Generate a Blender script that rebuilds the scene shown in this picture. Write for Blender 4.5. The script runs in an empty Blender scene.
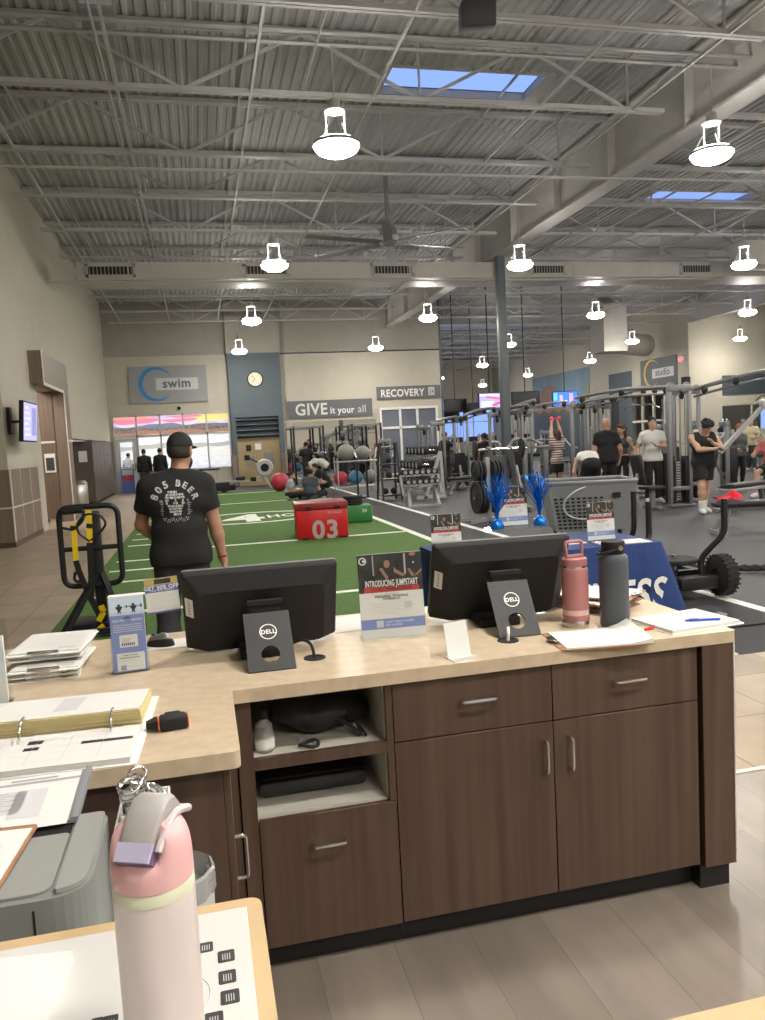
import bpy, bmesh, math, random
import numpy as np
from mathutils import Vector, Matrix
from mathutils.bvhtree import BVHTree
R=math.radians; PI=math.pi; rnd=random.Random(7)
COL=bpy.context.scene.collection
V=Vector
# ------------------------------------------------------------------ materials
_M={}
def mat(name,c=(.5,.5,.5),rough=.5,metal=0.,emit=0.,var=0.,scale=6.,stretch=(1,1,1),trans=0.,bump=0.,c2=None,alpha=1.,coat=0.,detail=4.,ior=1.45):
    if name in _M: return _M[name]
    m=bpy.data.materials.new(name); m.use_nodes=True; nt=m.node_tree; b=nt.nodes['Principled BSDF']
    c=tuple(c)+(1,)
    b.inputs['Base Color'].default_value=c; b.inputs['Roughness'].default_value=rough; b.inputs['Metallic'].default_value=metal
    b.inputs['IOR'].default_value=ior
    if trans: b.inputs['Transmission Weight'].default_value=trans
    if coat: b.inputs['Coat Weight'].default_value=coat
    if alpha<1: b.inputs['Alpha'].default_value=alpha
    if emit: b.inputs['Emission Color'].default_value=c; b.inputs['Emission Strength'].default_value=emit
    if var or c2 or bump:
        tc=nt.nodes.new('ShaderNodeTexCoord'); mp=nt.nodes.new('ShaderNodeMapping'); mp.inputs['Scale'].default_value=stretch
        n=nt.nodes.new('ShaderNodeTexNoise'); n.inputs['Scale'].default_value=scale; n.inputs['Detail'].default_value=detail
        nt.links.new(tc.outputs['Object'],mp.inputs[0]); nt.links.new(mp.outputs[0],n.inputs['Vector'])
        if var or c2:
            r=nt.nodes.new('ShaderNodeValToRGB'); r.color_ramp.elements[0].position=.32; r.color_ramp.elements[1].position=.68
            r.color_ramp.elements[0].color=tuple(max(0,x*(1-var)) for x in c[:3])+(1,)
            r.color_ramp.elements[1].color=(tuple(c2)+(1,)) if c2 else tuple(min(1,x*(1+var)) for x in c[:3])+(1,)
            nt.links.new(n.outputs['Fac'],r.inputs[0]); nt.links.new(r.outputs[0],b.inputs['Base Color'])
        if bump:
            bp=nt.nodes.new('ShaderNodeBump'); bp.inputs['Strength'].default_value=bump; bp.inputs['Distance'].default_value=.01
            nt.links.new(n.outputs['Fac'],bp.inputs['Height']); nt.links.new(bp.outputs[0],b.inputs['Normal'])
    _M[name]=m; return m
def tilemat(name,c1,c2,mortar,w,h,off=0.,rough=.45,msize=.004,rotz=0.,spec=.5,nscale=3.,streak=None):
    m=bpy.data.materials.new(name); m.use_nodes=True; nt=m.node_tree; b=nt.nodes['Principled BSDF']; L=nt.links.new
    tc=nt.nodes.new('ShaderNodeTexCoord'); mp=nt.nodes.new('ShaderNodeMapping'); mp.inputs['Rotation'].default_value=(0,0,rotz)
    br=nt.nodes.new('ShaderNodeTexBrick'); br.offset=off; br.squash=1; br.inputs['Scale'].default_value=1
    br.inputs['Brick Width'].default_value=w; br.inputs['Row Height'].default_value=h; br.inputs['Mortar Size'].default_value=msize; br.inputs['Mortar Smooth'].default_value=.1
    br.inputs['Color1'].default_value=tuple(c1)+(1,); br.inputs['Color2'].default_value=tuple(c2)+(1,); br.inputs['Mortar'].default_value=tuple(mortar)+(1,)
    n=nt.nodes.new('ShaderNodeTexNoise'); n.inputs['Scale'].default_value=nscale; n.inputs['Detail'].default_value=6
    mx=nt.nodes.new('ShaderNodeMixRGB'); mx.blend_type='OVERLAY'; mx.inputs[0].default_value=.35
    L(tc.outputs['Object'],mp.inputs[0]); L(mp.outputs[0],br.inputs['Vector'])
    if streak:
        q=nt.nodes.new('ShaderNodeMapping'); q.inputs['Scale'].default_value=streak; L(tc.outputs['Object'],q.inputs[0]); L(q.outputs[0],n.inputs['Vector'])
    else: L(tc.outputs['Object'],n.inputs['Vector'])
    L(br.outputs['Color'],mx.inputs[1]); L(n.outputs['Fac'],mx.inputs[2]); L(mx.outputs[0],b.inputs['Base Color'])
    b.inputs['Roughness'].default_value=rough
    _M[name]=m; return m
def woodmat(name,c1,c2,axis=2,rough=.45,scale=1.):
    """streaky laminate with the grain along one axis"""
    s=[28*scale]*3; s[axis]=.9*scale
    return mat(name,c1,rough,0,c2=c2,scale=1.,stretch=tuple(s),detail=6)
# ------------------------------------------------------------------ mesh builder
class MB:
    def __init__(s): s.v=[]; s.f=[]; s.mi=[]; s.sm=[]
    def add(s,vs,fs,mi=0,sm=False):
        o=len(s.v); s.v.extend([tuple(v) for v in vs]); s.f.extend([tuple(i+o for i in f) for f in fs]); s.mi+= [mi]*len(fs); s.sm+=[sm]*len(fs); return s
    def box(s,x0,x1,y0,y1,z0,z1,mi=0):
        vs=[(x,y,z) for z in (z0,z1) for y in (y0,y1) for x in (x0,x1)]
        return s.add(vs,[(0,2,3,1),(4,5,7,6),(0,1,5,4),(2,6,7,3),(0,4,6,2),(1,3,7,5)],mi)
    def cbox(s,c,d,mi=0): return s.box(c[0]-d[0]/2,c[0]+d[0]/2,c[1]-d[1]/2,c[1]+d[1]/2,c[2]-d[2]/2,c[2]+d[2]/2,mi)
    def rbox(s,x0,x1,y0,y1,z0,z1,b=.01,mi=0,seg=2):
        bm=bmesh.new(); bmesh.ops.create_cube(bm,size=1)
        for v in bm.verts: v.co=V(((x0+x1)/2+v.co.x*(x1-x0),(y0+y1)/2+v.co.y*(y1-y0),(z0+z1)/2+v.co.z*(z1-z0)))
        bmesh.ops.bevel(bm,geom=bm.edges[:],offset=b,segments=seg,profile=.5,affect='EDGES')
        return s.bm(bm,mi,True)
    def bm(s,bm,mi=0,sm=False):
        bm.verts.index_update(); s.add([v.co[:] for v in bm.verts],[[v.index for v in f.verts] for f in bm.faces],mi,sm); bm.free(); return s
    def bar(s,a,b,w,h,mi=0,up=(0,0,1)):
        a=V(a);b=V(b);d=(b-a).normalized(); u=V(up)
        if abs(d.dot(u))>.98: u=V((0,1,0))
        x=d.cross(u).normalized()*w/2; y=x.cross(d).normalized()*h/2
        vs=[p+i*x+j*y for p in (a,b) for i,j in ((-1,-1),(1,-1),(1,1),(-1,1))]
        return s.add(vs,[(3,2,1,0),(4,5,6,7),(0,1,5,4),(1,2,6,5),(2,3,7,6),(3,0,4,7)],mi)
    def tube(s,path,r,n=8,mi=0,closed=False,caps=True):
        P=[V(p) for p in path]; N=len(P); rs=r if isinstance(r,(list,tuple)) else [r]*N
        T=[]
        for i in range(N):
            a=P[(i-1)%N] if (closed or i>0) else P[i]; b=P[(i+1)%N] if (closed or i<N-1) else P[i]
            T.append((b-a).normalized() if (b-a).length>1e-9 else V((0,0,1)))
        u=T[0].orthogonal().normalized(); vs=[]
        for i in range(N):
            u=(u-T[i]*u.dot(T[i])); u=u.normalized() if u.length>1e-6 else T[i].orthogonal().normalized()
            w=T[i].cross(u)
            for k in range(n):
                a=2*PI*k/n; vs.append(P[i]+(u*math.cos(a)+w*math.sin(a))*rs[i])
        fs=[(i*n+k,i*n+(k+1)%n,((i+1)%N)*n+(k+1)%n,((i+1)%N)*n+k) for i in range(N if closed else N-1) for k in range(n)]
        s.add(vs,fs,mi,True)
        if caps and not closed:
            o=len(s.v)-N*n
            s.f+= [tuple(o+k for k in range(n-1,-1,-1)),tuple(o+(N-1)*n+k for k in range(n))]; s.mi+=[mi]*2; s.sm+=[False]*2
        return s
    def cyl(s,a,b,r,n=16,mi=0,r2=None): return s.tube([a,b],[r,r if r2 is None else r2],n,mi)
    def lathe(s,prof,c=(0,0,0),n=24,mi=0,axis=(0,0,1),sm=True):
        ax=V(axis).normalized(); u=ax.orthogonal().normalized() if abs(ax.z)<.99 else V((1,0,0)); w=ax.cross(u); c=V(c); vs=[]
        for r,z in prof:
            for k in range(n):
                a=2*PI*k/n; vs.append(c+ax*z+(u*math.cos(a)+w*math.sin(a))*max(r,1e-5))
        m=len(prof)
        return s.add(vs,[(i*n+k,i*n+(k+1)%n,(i+1)*n+(k+1)%n,(i+1)*n+k) for i in range(m-1) for k in range(n)],mi,sm)
    def sph(s,c,r,mi=0,n=16,m=10,sc=(1,1,1)):
        bm=bmesh.new(); bmesh.ops.create_uvsphere(bm,u_segments=n,v_segments=m,radius=1)
        for v in bm.verts: v.co=V((c[0]+v.co.x*r*sc[0],c[1]+v.co.y*r*sc[1],c[2]+v.co.z*r*sc[2]))
        return s.bm(bm,mi,True)
    def prism(s,poly,o,x,y,depth,mi=0):
        """polygon in the plane (o; x,y) pushed back by depth along x cross y"""
        o=V(o);x=V(x);y=V(y);n=x.cross(y).normalized(); k=len(poly)
        vs=[o+x*p[0]+y*p[1] for p in poly]+[o+x*p[0]+y*p[1]-n*depth for p in poly]
        return s.add(vs,[tuple(range(k)),tuple(range(2*k-1,k-1,-1))]+[(i,k+i,k+(i+1)%k,(i+1)%k) for i in range(k)],mi)
    def text(s,t,o,x,y,size,mi=0,bold=0.,align='LEFT',depth=.0,shear=0.,sx=1.):
        vs,fs=glyphs(t,align,bold,shear); o=V(o);x=V(x).normalized();y=V(y).normalized();n=x.cross(y)
        return s.add([o+x*(v[0]*size*sx)+y*(v[1]*size)+n*depth for v in vs],fs,mi)
    def xf(s,M):
        s.v=[tuple(M@V(v)) for v in s.v]; return s
    def build(s,name,mats,parent=None,world=False):
        me=bpy.data.meshes.new(name); vs=s.v
        if parent is not None and world:
            Mi=MX[parent.name].inverted(); vs=[tuple(Mi@V(v)) for v in vs]
        me.from_pydata(vs,[],s.f)
        mats=mats if isinstance(mats,(list,tuple)) else [mats]
        for m in mats: me.materials.append(m)
        me.polygons.foreach_set('material_index',s.mi); me.polygons.foreach_set('use_smooth',s.sm); me.update()
        bm=bmesh.new(); bm.from_mesh(me)
        try: bmesh.ops.recalc_face_normals(bm,faces=bm.faces[:])
        except Exception: pass
        bm.to_mesh(me); bm.free()
        if any(s.sm):
            try: me.set_sharp_from_angle(angle=R(38))
            except Exception: pass
        o=bpy.data.objects.new(name,me); COL.objects.link(o)
        if parent is not None:
            o.parent=parent
        MX[o.name]=(MX[parent.name] if parent is not None else Matrix())
        return o
MX={}
_G={}
def glyphs(t,align,bold,shear):
    k=(t,align,bold,shear)
    if k in _G: return _G[k]
    cu=bpy.data.curves.new('t','FONT'); cu.body=t; cu.align_x=align; cu.offset=bold; cu.shear=shear; cu.resolution_u=3; cu.space_character=1+bold*3.5; cu.fill_mode='FRONT'
    o=bpy.data.objects.new('t',cu); COL.objects.link(o)
    dg=bpy.context.evaluated_depsgraph_get(); me=bpy.data.meshes.new_from_object(o.evaluated_get(dg))
    out=([v.co[:] for v in me.vertices],[tuple(p.vertices) for p in me.polygons])
    bpy.data.objects.remove(o); bpy.data.curves.remove(cu); bpy.data.meshes.remove(me)
    _G[k]=out; return out
def tag(o,label=None,cat=None,group=None,kind=None):
    if label: o['label']=label
    if cat: o['category']=cat
    if group: o['group']=group
    if kind: o['kind']=kind
    return o
def thing(name,label,cat,loc=(0,0,0),rz=0.,group=None):
    o=bpy.data.objects.new(name,None); COL.objects.link(o); o.empty_display_size=.1
    o.location=loc; o.rotation_euler=(0,0,rz); MX[o.name]=Matrix.Translation(V(loc))@Matrix.Rotation(rz,4,'Z')
    return tag(o,label,cat,group)
def struct(name,mb,m): return tag(mb.build(name,m),kind='structure')
def solo(name,mb,m,label,cat,group=None): return tag(mb.build(name,m),label,cat,group)
KIDS={}
def dup(root,loc,rz=0.,label=None,group=None):
    r=root.copy(); COL.objects.link(r); r.location=loc; r.rotation_euler=(0,0,rz)
    MX[r.name]=Matrix.Translation(V(loc))@Matrix.Rotation(rz,4,'Z')
    if label: r['label']=label
    if group: r['group']=group
    if root.name not in KIDS:
        d={}
        for o in bpy.data.objects:
            if o.parent: d.setdefault(o.parent.name,[]).append(o)
        KIDS[root.name]=[(c,list(d.get(c.name,[]))) for c in d.get(root.name,[])]
    for c,gs in KIDS[root.name]:
        k=c.copy(); COL.objects.link(k); k.parent=r
        for g in gs:
            q=g.copy(); COL.objects.link(q); q.parent=k
    return r
def fillet(path,r=.05,n=5):
    P=[V(p) for p in path]; out=[P[0]]
    for i in range(1,len(P)-1):
        a=(P[i-1]-P[i]); b=(P[i+1]-P[i]); d=min(r,a.length*.49,b.length*.49); a=P[i]+a.normalized()*d; b=P[i]+b.normalized()*d
        for k in range(n+1):
            t=k/n; out.append(a*(1-t)**2+P[i]*2*t*(1-t)+b*t*t)
    return out+[P[-1]]
def arcpts(c,r,a0,a1,n,u=(1,0,0),w=(0,0,1)):
    c=V(c);u=V(u);w=V(w); return [c+u*(r*math.cos(a0+(a1-a0)*i/n))+w*(r*math.sin(a0+(a1-a0)*i/n)) for i in range(n+1)]
# ------------------------------------------------------------------ camera
F_PX=783.23; H=1.62
pit,yaw,rol=0.0887168,0.2256241,-0.0525983
cam=bpy.data.cameras.new('camera'); camo=bpy.data.objects.new('camera',cam); COL.objects.link(camo)
_fw=V((math.sin(yaw)*math.cos(pit),math.cos(yaw)*math.cos(pit),-math.sin(pit))); _r=V((math.cos(yaw),-math.sin(yaw),0)); _u=_r.cross(_fw)
_r2=_r*math.cos(rol)+_u*math.sin(rol); _u2=_u*math.cos(rol)-_r*math.sin(rol)
camo.matrix_world=Matrix(((_r2.x,_u2.x,-_fw.x,0),(_r2.y,_u2.y,-_fw.y,0),(_r2.z,_u2.z,-_fw.z,H),(0,0,0,1)))
cam.sensor_fit='VERTICAL'; cam.sensor_height=24; cam.sensor_width=18; cam.lens=24*F_PX/1020; cam.clip_start=.02; cam.clip_end=300
sc=bpy.context.scene; sc.camera=camo
sc.view_settings.view_transform='Standard'; sc.view_settings.look='None'; sc.view_settings.gamma=1; sc.view_settings.use_curve_mapping=False
sc.view_settings.exposure=0.15
# ================================================================== materials
M=dict(
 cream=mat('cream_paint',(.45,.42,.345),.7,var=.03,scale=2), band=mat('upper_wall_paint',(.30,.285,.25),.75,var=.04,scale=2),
 matwhite=mat('desk_mat_white',(.56,.55,.53),.6), blue=mat('slate_blue_paint',(.085,.108,.125),.65,var=.04,scale=2), bluedk=mat('dark_slate_paint',(.055,.07,.085),.6),
 deck=mat('deck_paint',(.35,.35,.345),.6,var=.08,scale=.8), steel=mat('joist_paint',(.385,.38,.37),.5,var=.05,scale=3), girder=mat('girder_paint',(.42,.41,.39),.5,var=.05,scale=2),
 duct=mat('duct_paint',(.38,.365,.33),.5,var=.04,scale=2), rubber=mat('rubber_floor',(.062,.063,.066),.65,var=.35,scale=60,bump=.1),
 blackrub=mat('black_rubber_mat',(.03,.03,.032),.75,var=.6,scale=120,bump=.3), turf=mat('turf_green',(.068,.138,.028),.95,var=.5,scale=70,bump=.9),
 white=mat('white_paint',(.75,.75,.72),.6), turfwhite=mat('turf_line_white',(.72,.76,.66),.85,var=.1,scale=60),
 chrome=mat('chrome',(.75,.75,.75),.18,1), silver=mat('machine_silver',(.235,.24,.245),.4,.5), silverlt=mat('light_silver',(.42,.42,.42),.38,.45),
 blackm=mat('black_metal',(.018,.018,.02),.42,.2), blackp=mat('black_plastic',(.009,.009,.0095),.7), blackr=mat('black_rubber',(.016,.016,.017),.75), darkgrey=mat('dark_grey_plastic',(.030,.031,.032),.55),
 vinylblk=mat('black_upholstery',(.022,.022,.024),.5,bump=.1,scale=80), grey=mat('mid_grey_plastic',(.23,.24,.25),.5), greylt=mat('light_grey_plastic',(.50,.51,.51),.5),
 brown=woodmat('brown_laminate',(.070,.041,.029),(.108,.068,.049),2,.42), brownx=woodmat('brown_laminate_cross',(.17,.125,.095),(.25,.19,.145),1,.5),
 locker=woodmat('locker_laminate',(.085,.062,.05),(.12,.09,.072),2,.45), wains=woodmat('wainscot_laminate',(.155,.115,.09),(.21,.16,.125),2,.45),
 trimlt=mat('pale_trim',(.60,.56,.50),.5), kick=mat('black_toe_kick',(.012,.012,.013),.4), edgeb=mat('brown_edge_band',(.075,.05,.038),.5),
 quartz=mat('quartz_top',(.53,.425,.30),.28,var=.10,scale=22,detail=8,bump=0), melamine=mat('pale_grey_melamine',(.52,.50,.44),.5), 
 paper=mat('white_paper',(.68,.67,.645),.7), papery=mat('cream_paper',(.62,.52,.26),.8,var=.4,scale=1,stretch=(3,3,700)), ink=mat('print_grey',(.34,.34,.36),.8), inkdk=mat('print_black',(.03,.03,.035),.7), inklt=mat('print_pale',(.55,.55,.56),.8),
 blueprint=mat('print_blue',(.09,.13,.36),.6), blueprint2=mat('print_blue_pale',(.20,.26,.52),.6), redprint=mat('print_red',(.52,.06,.045),.6), skyprint=mat('print_sky',(.50,.60,.72),.6), photo=mat('print_dark_photo',(.022,.022,.024),.7,c2=(.06,.055,.05),scale=25),
 skinprint=mat('print_skin',(.32,.17,.11),.6), acryl=None, glass=mat('window_glass',(.92,.95,.96),.02,trans=1.,ior=1.08),
 redv=mat('red_vinyl',(.50,.012,.014),.38,bump=.05,scale=14), redv2=mat('red_vinyl_lid',(.23,.02,.022),.42), greenv=mat('green_vinyl',(.03,.19,.045),.45), greytext=mat('silver_print',(.38,.33,.32),.5),
 tblue=mat('royal_blue_cloth',(.016,.042,.16),.75,bump=.1,scale=60), yellow=mat('yellow_webbing',(.75,.50,.01),.6), bluefoil=mat('blue_foil',(.01,.16,.62),.25,.6),
 screenblk=mat('screen_black',(.006,.006,.008),.2), pink=mat('pink_bottle_coat',(.40,.165,.16),.45), steelb=mat('brushed_steel',(.62,.60,.58),.28,1), greyb=mat('slate_bottle_coat',(.075,.085,.10),.5),
 owala=mat('shimmer_white_coat',(.66,.59,.585),.35,.15), owpink=mat('pink_lid_plastic',(.68,.40,.41),.4), owgreen=mat('pale_green_band',(.60,.63,.47),.45), owgrey=mat('warm_grey_plastic',(.36,.34,.33),.45), owlav=mat('lavender_plastic',(.44,.42,.56),.4), owpurp=mat('purple_plastic',(.16,.11,.22),.45),
 desk=mat('maple_edge',(.50,.36,.20),.4,var=.08,scale=12), cork=mat('clipboard_brown',(.33,.17,.09),.6,var=.15,scale=40), printer=mat('printer_grey',(.20,.21,.20),.45), printerlt=mat('printer_top_grey',(.27,.275,.26),.45),
 lampup=mat('lamp_uplight_glow',(1,.96,.9),.4,emit=26.), lampcyl=mat('lamp_cylinder_glow',(1,.97,.93),.3,emit=.8), lampglow=mat('lamp_glow',(1,.945,.86),.4,emit=200.), signgrey=mat('sign_grey',(.115,.12,.13),.6), signsilver=mat('sign_silver',(.27,.275,.28),.5), signwhite=mat('sign_white',(.70,.70,.68),.5), ringblue=mat('ring_blue',(.03,.20,.50),.5), ringgold=mat('ring_gold',(.62,.42,.03),.5),
 mirror=mat('mirror_glass',(.75,.77,.77),.03,1.), tan=mat('tan_panel',(.32,.24,.125),.55,var=.06,scale=3), tvlit=mat('tv_picture_blue',(.03,.16,.75),.3,emit=1.3), tvwhite=mat('tv_picture_white',(.62,.66,.85),.3,emit=.9), tvred=mat('tv_picture_red',(.7,.10,.10),.3,emit=.9), tvskin=mat('tv_picture_pink',(.75,.35,.45),.3,emit=.8), tvlav=mat('tv_picture_lavender',(.34,.32,.80),.3,emit=1.1),
 trash=mat('trash_steel',(.55,.54,.52),.3,.9), bag=mat('clear_bag',(.8,.8,.8),.25,trans=.7), exitred=mat('exit_red',(1,.03,.06),.4,emit=2.5), redball=mat('red_ball',(.42,.035,.06),.4), blueball=mat('blue_ball',(.045,.19,.29),.35), greyball=mat('grey_ball',(.20,.20,.185),.35),
 redtowel=mat('red_towel',(.55,.01,.03),.9), stone=tilemat('ledger_stone',(.20,.17,.14),(.30,.26,.21),(.06,.05,.04),.4,.06,.5,.7,.006),
 cowhite=mat('cow_white',(.7,.7,.68),.5), redpen=mat('red_pen',(.65,.02,.03),.35), bluepen=mat('blue_pen',(.02,.07,.45),.3),
)
tilemat('floor_tan_tile',(.23,.165,.10),(.31,.23,.145),(.13,.095,.062),.61,.61,0,.42,.006,0)
tilemat('floor_brown_tile',(.30,.235,.165),(.37,.295,.21),(.17,.13,.10),1.22,.61,.5,.42,.006,PI/2)
tilemat('floor_grey_plank',(.185,.155,.128),(.24,.20,.168),(.13,.108,.088),1.3,.25,.37,.36,.0015,PI/2,nscale=1.,streak=(9,1.6,1))
# ================================================================== floor
XL=-3.45; YB=33.5; XR=23.4; YF=60.; ZD=7.65
_a=bpy.data.materials.new('clear_acrylic'); _a.use_nodes=True; _n=_a.node_tree; _n.nodes.clear()
_o=_n.nodes.new('ShaderNodeOutputMaterial'); _x=_n.nodes.new('ShaderNodeMixShader'); _t=_n.nodes.new('ShaderNodeBsdfTransparent'); _g=_n.nodes.new('ShaderNodeBsdfGlossy'); _l=_n.nodes.new('ShaderNodeLayerWeight'); _l.inputs['Blend'].default_value=.3; _f=_n.nodes.new('ShaderNodeMath'); _f.operation='MULTIPLY'; _f.inputs[1].default_value=.16; _n.links.new(_l.outputs['Facing'],_f.inputs[0]); _g.inputs['Roughness'].default_value=.07; _t.inputs[0].default_value=(.96,.97,.97,1)
for a_,b_ in ((_f.outputs[0],_x.inputs[0]),(_t.outputs[0],_x.inputs[1]),(_g.outputs[0],_x.inputs[2]),(_x.outputs[0],_o.inputs[0])): _n.links.new(a_,b_)
M['acryl']=_a
def slab(name,x0,x1,y0,y1,z1,m): return struct(name,MB().box(x0,x1,y0,y1,-.12,z1),m)
slab('floor',-9.5,36,-8,62,-.012,M['rubber'])
slab('floor_vinyl',-9.5,14,-8,3.06,0,_M['floor_grey_plank'])
slab('floor_tile_front',-9.5,14,3.06,4.66,0,_M['floor_tan_tile'])
slab('floor_tile_side',-9.5,-1.46,4.66,33.6,0,_M['floor_brown_tile'])
ft=slab('floor_turf',-1.46,3.5,4.66,29.4,.004,M['turf'])
tl=MB()
for y in (8.29,13.25,23.2,28.2): tl.box(-.75,3.5,y-.055,y+.055,0,.009)
tl.box(3.44,3.56,4.66,29.4,0,.009); 
for k in range(25):
    y=5.4+.985*k
    if min(abs(y-q) for q in (8.29,13.25,18.2,23.2,28.2))>.3: tl.box(-1.32,-.62 if k%5 else -.5,y-.045,y+.045,0,.009)
# oval badge painted on the turf, with its 24 lying inside
ring=[]; n=48
for q in (1.,.86):
    for k in range(n):
        a=2*PI*k/n; ring.append((1.05+1.75*q*math.cos(a),18.2+1.42*(q if q==1 else .88)*math.sin(a),.009))
tl.add(ring,[(k,(k+1)%n,n+(k+1)%n,n+k) for k in range(n)])
tl.text('24',(-.55,17.3,.0095),(1,0,0),(0,1,0),2.45,bold=.04,sx=.72)
tl.text('HOUR',(1.42,17.85,.0095),(1,0,0),(0,1,0),.95,bold=.03,sx=.45)
o=tl.build('turf_markings',M['turfwhite'],ft); 
slab('floor_edge_strip',3.56,4.56,4.66,29.4,0,M['blackrub'])
slab('floor_line',4.56,4.68,4.66,33.0,.004,M['white'])
struct('trim_1',MB().box(1.78,14,3.045,3.075,0,.006),M['trimlt'])
# ================================================================== walls
def wallmb(*boxes):
    m=MB()
    for b in boxes: m.box(*b)
    return m
# left wall: lower near corner, portal opening Y 19..21, locker niche Y 22.6..33.5
struct('wall_left',wallmb((XL-.3,XL,15.68,19.05,0,8),(XL-.3,XL,19.05,20.95,3.25,8),(XL-.3,XL,20.95,22.6,0,8),(XL-.3,XL,22.6,YB,2.13,8),(-4.35,-4.2,22.6,YB,0,2.13),(-9.5,XL-.3,15.68,15.9,0,8)),M['cream'])
struct('wall_far_left',wallmb((-9.7,-9.5,-8,15.9,0,8)),M['cream'])
struct('wall_behind',wallmb((-9.7,36,-8.2,-8,0,8)),M['cream'])
struct('wall_restroom',wallmb((-6.2,-6.0,18.0,22.4,0,4),(-6.2,XL-.3,22.3,22.4,0,4),(-6.2,XL-.3,18.0,18.1,0,4)),M['stone'])
# back wall with the glazed front of the pool room and a mirrored bay
wb=wallmb((XL-.3,-3.31,YB,YB+.25,0,3.15),(-3.31,1.32,YB,YB+.25,3.12,5.5),(XL-.3,-3.31,YB,YB+.25,3.15,5.5),(-2.4,1.32,YB,YB+.25,0,.84),(1.32,7.75,YB,YB+.25,0,5.45),(7.75,10.4,YB,YB+.25,3.0,5.45),(10.4,10.62,YB,YB+.25,0,5.45),(7.75,10.4,YB,YB+.25,0,.06))
struct('wall_back',wb,M['cream'])
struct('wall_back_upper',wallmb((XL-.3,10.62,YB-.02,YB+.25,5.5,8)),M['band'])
struct('wall_pilaster',wallmb((1.39,1.58,YB-.3,YB,0,5.5),(3.36,3.56,YB-.3,YB,0,5.5),(1.58,3.36,YB-.3,YB,2.87,5.5),(1.58,3.36,YB-.05,YB,1.99,2.87)),M['blue'])
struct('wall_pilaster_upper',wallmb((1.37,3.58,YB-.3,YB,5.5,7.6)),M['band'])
struct('wall_niche',wallmb((1.58,3.36,YB-.06,YB-.02,0,1.99)),M['tan'])
lv=MB()
for z in (2.08,2.30,2.52,2.74): lv.bar((1.6,YB-.16,z),(3.34,YB-.16,z),.16,.05,up=(0,.5,1))
struct('trim_louvers',lv,M['bluedk'])
tp=MB()
for x in (1.42,3.46): 
    tp.box(x-.1,x+.1,YB-.34,YB-.30,.05,1.32)
struct('trim_pilaster_panels',tp,M['wains'])
struct('wall_recovery_room',wallmb((7.6,10.6,YB+2.4,YB+2.5,0,3.4),(7.5,7.6,YB+.25,YB+2.5,0,3.4),(10.62,10.72,YB,62,0,8),(7.6,10.6,YB+.25,YB+2.5,3.4,3.5)),M['blue'])
# right side
wr=wallmb((XR,XR+.3,34.2,36.1,0,8),(XR,XR+.3,36.1,39.3,3.3,8),(XR,XR+.3,36.1,39.3,0,.5),(XR,XR+.3,39.3,YF,0,8))
struct('wall_right',wr,M['cream'])
struct('wall_studio_front',wallmb((XR,36,34,34.25,2.45,8),(XR,25.2,34,34.25,0,2.45),(25.2,36,34,34.25,0,1.2)),M['cream'])
struct('wall_far',wallmb((10.6,XR,YF,YF+.3,4.2,8),(10.6,XR,YF,YF+.3,0,1.2),(10.6,11.2,YF,YF+.3,1.2,4.2)),M['cream'])
struct('wall_far_right',wallmb((36,36.2,-8,34.2,0,8)),M['cream'])
struct('wall_studio_room',wallmb((XR+4,XR+4.2,34.25,60,0,8),(XR+.3,XR+4,44,44.2,0,8)),M['band'])
struct('trim_blue_band',wallmb((XR-.03,XR,39.15,41.6,0,4.7),(XR-.03,XR,43.9,52.2,0,2.7)),M['blue'])
struct('trim_wall_panel',wallmb((25.23,34,33.96,34,2.95,3.9)),M['bluedk'])
# windows looking to the dusk outside
def window(name,x0,x1,z0,z1,y,nx,nz,depth=.12,frame=None,glass=True,fw=.06):
    f=MB()
    for i in range(nx+1):
        x=x0+(x1-x0)*i/nx; f.box(x-fw/2,x+fw/2,y,y+depth,z0,z1)
    for j in range(nz+1):
        z=z0+(z1-z0)*j/nz; f.box(x0,x1,y,y+depth,z-fw/2,z+fw/2)
    w=tag(f.build(name,frame or M['trimlt']),kind='structure')
    if glass: MB().box(x0,x1,y+depth*.45,y+depth*.55,z0,z1).build('pane',M['glass'],w)
    return w
al=mat('aluminium_frame',(.42,.42,.42),.4,.4)
window('window_far',11.2,XR,1.2,4.2,YF,7,2)
window('window_studio_front',25.2,35.5,1.2,2.45,34.02,6,1)
f=MB()
for y in (36.1,37.15,38.2,39.3): f.box(XR-.02,XR+.12,y-.05,y+.05,.5,3.3)
for z in (.5,1.9,3.3): f.box(XR-.02,XR+.12,36.1,39.3,z-.05,z+.05)
w=tag(f.build('window_studio',M['trimlt']),kind='structure'); MB().box(XR+.05,XR+.06,36.1,39.3,.5,3.3).build('pane',M['glass'],w)
# pool room windows: five bays, three rails
f=MB(); xs=[-3.31,-2.40,-1.47,-.54,.40,1.32]
for i,x in enumerate(xs): f.box(x-.035,x+.035,YB-.03,YB+.12,0 if i<2 else .84,3.15)
for z in (3.13,2.30): f.box(-3.31,1.32,YB-.03,YB+.12,z-.035,z+.035)
f.box(-2.4,1.32,YB-.03,YB+.12,.80,.88)
w=tag(f.build('window_1',al),kind='structure'); MB().box(-2.4,1.32,YB+.04,YB+.05,.86,2.3).box(-3.28,1.3,YB+.04,YB+.05,2.3,3.12).build('pane',M['glass'],w)
f=MB().box(-3.27,-3.10,YB-.02,YB+.06,.02,2.25).box(-2.62,-2.44,YB-.02,YB+.06,.02,2.25).box(-3.10,-2.62,YB-.02,YB+.06,.02,.25).box(-3.10,-2.62,YB-.02,YB+.06,2.08,2.25).box(-3.1,-2.62,YB-.02,YB+.06,1.0,1.08)
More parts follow.
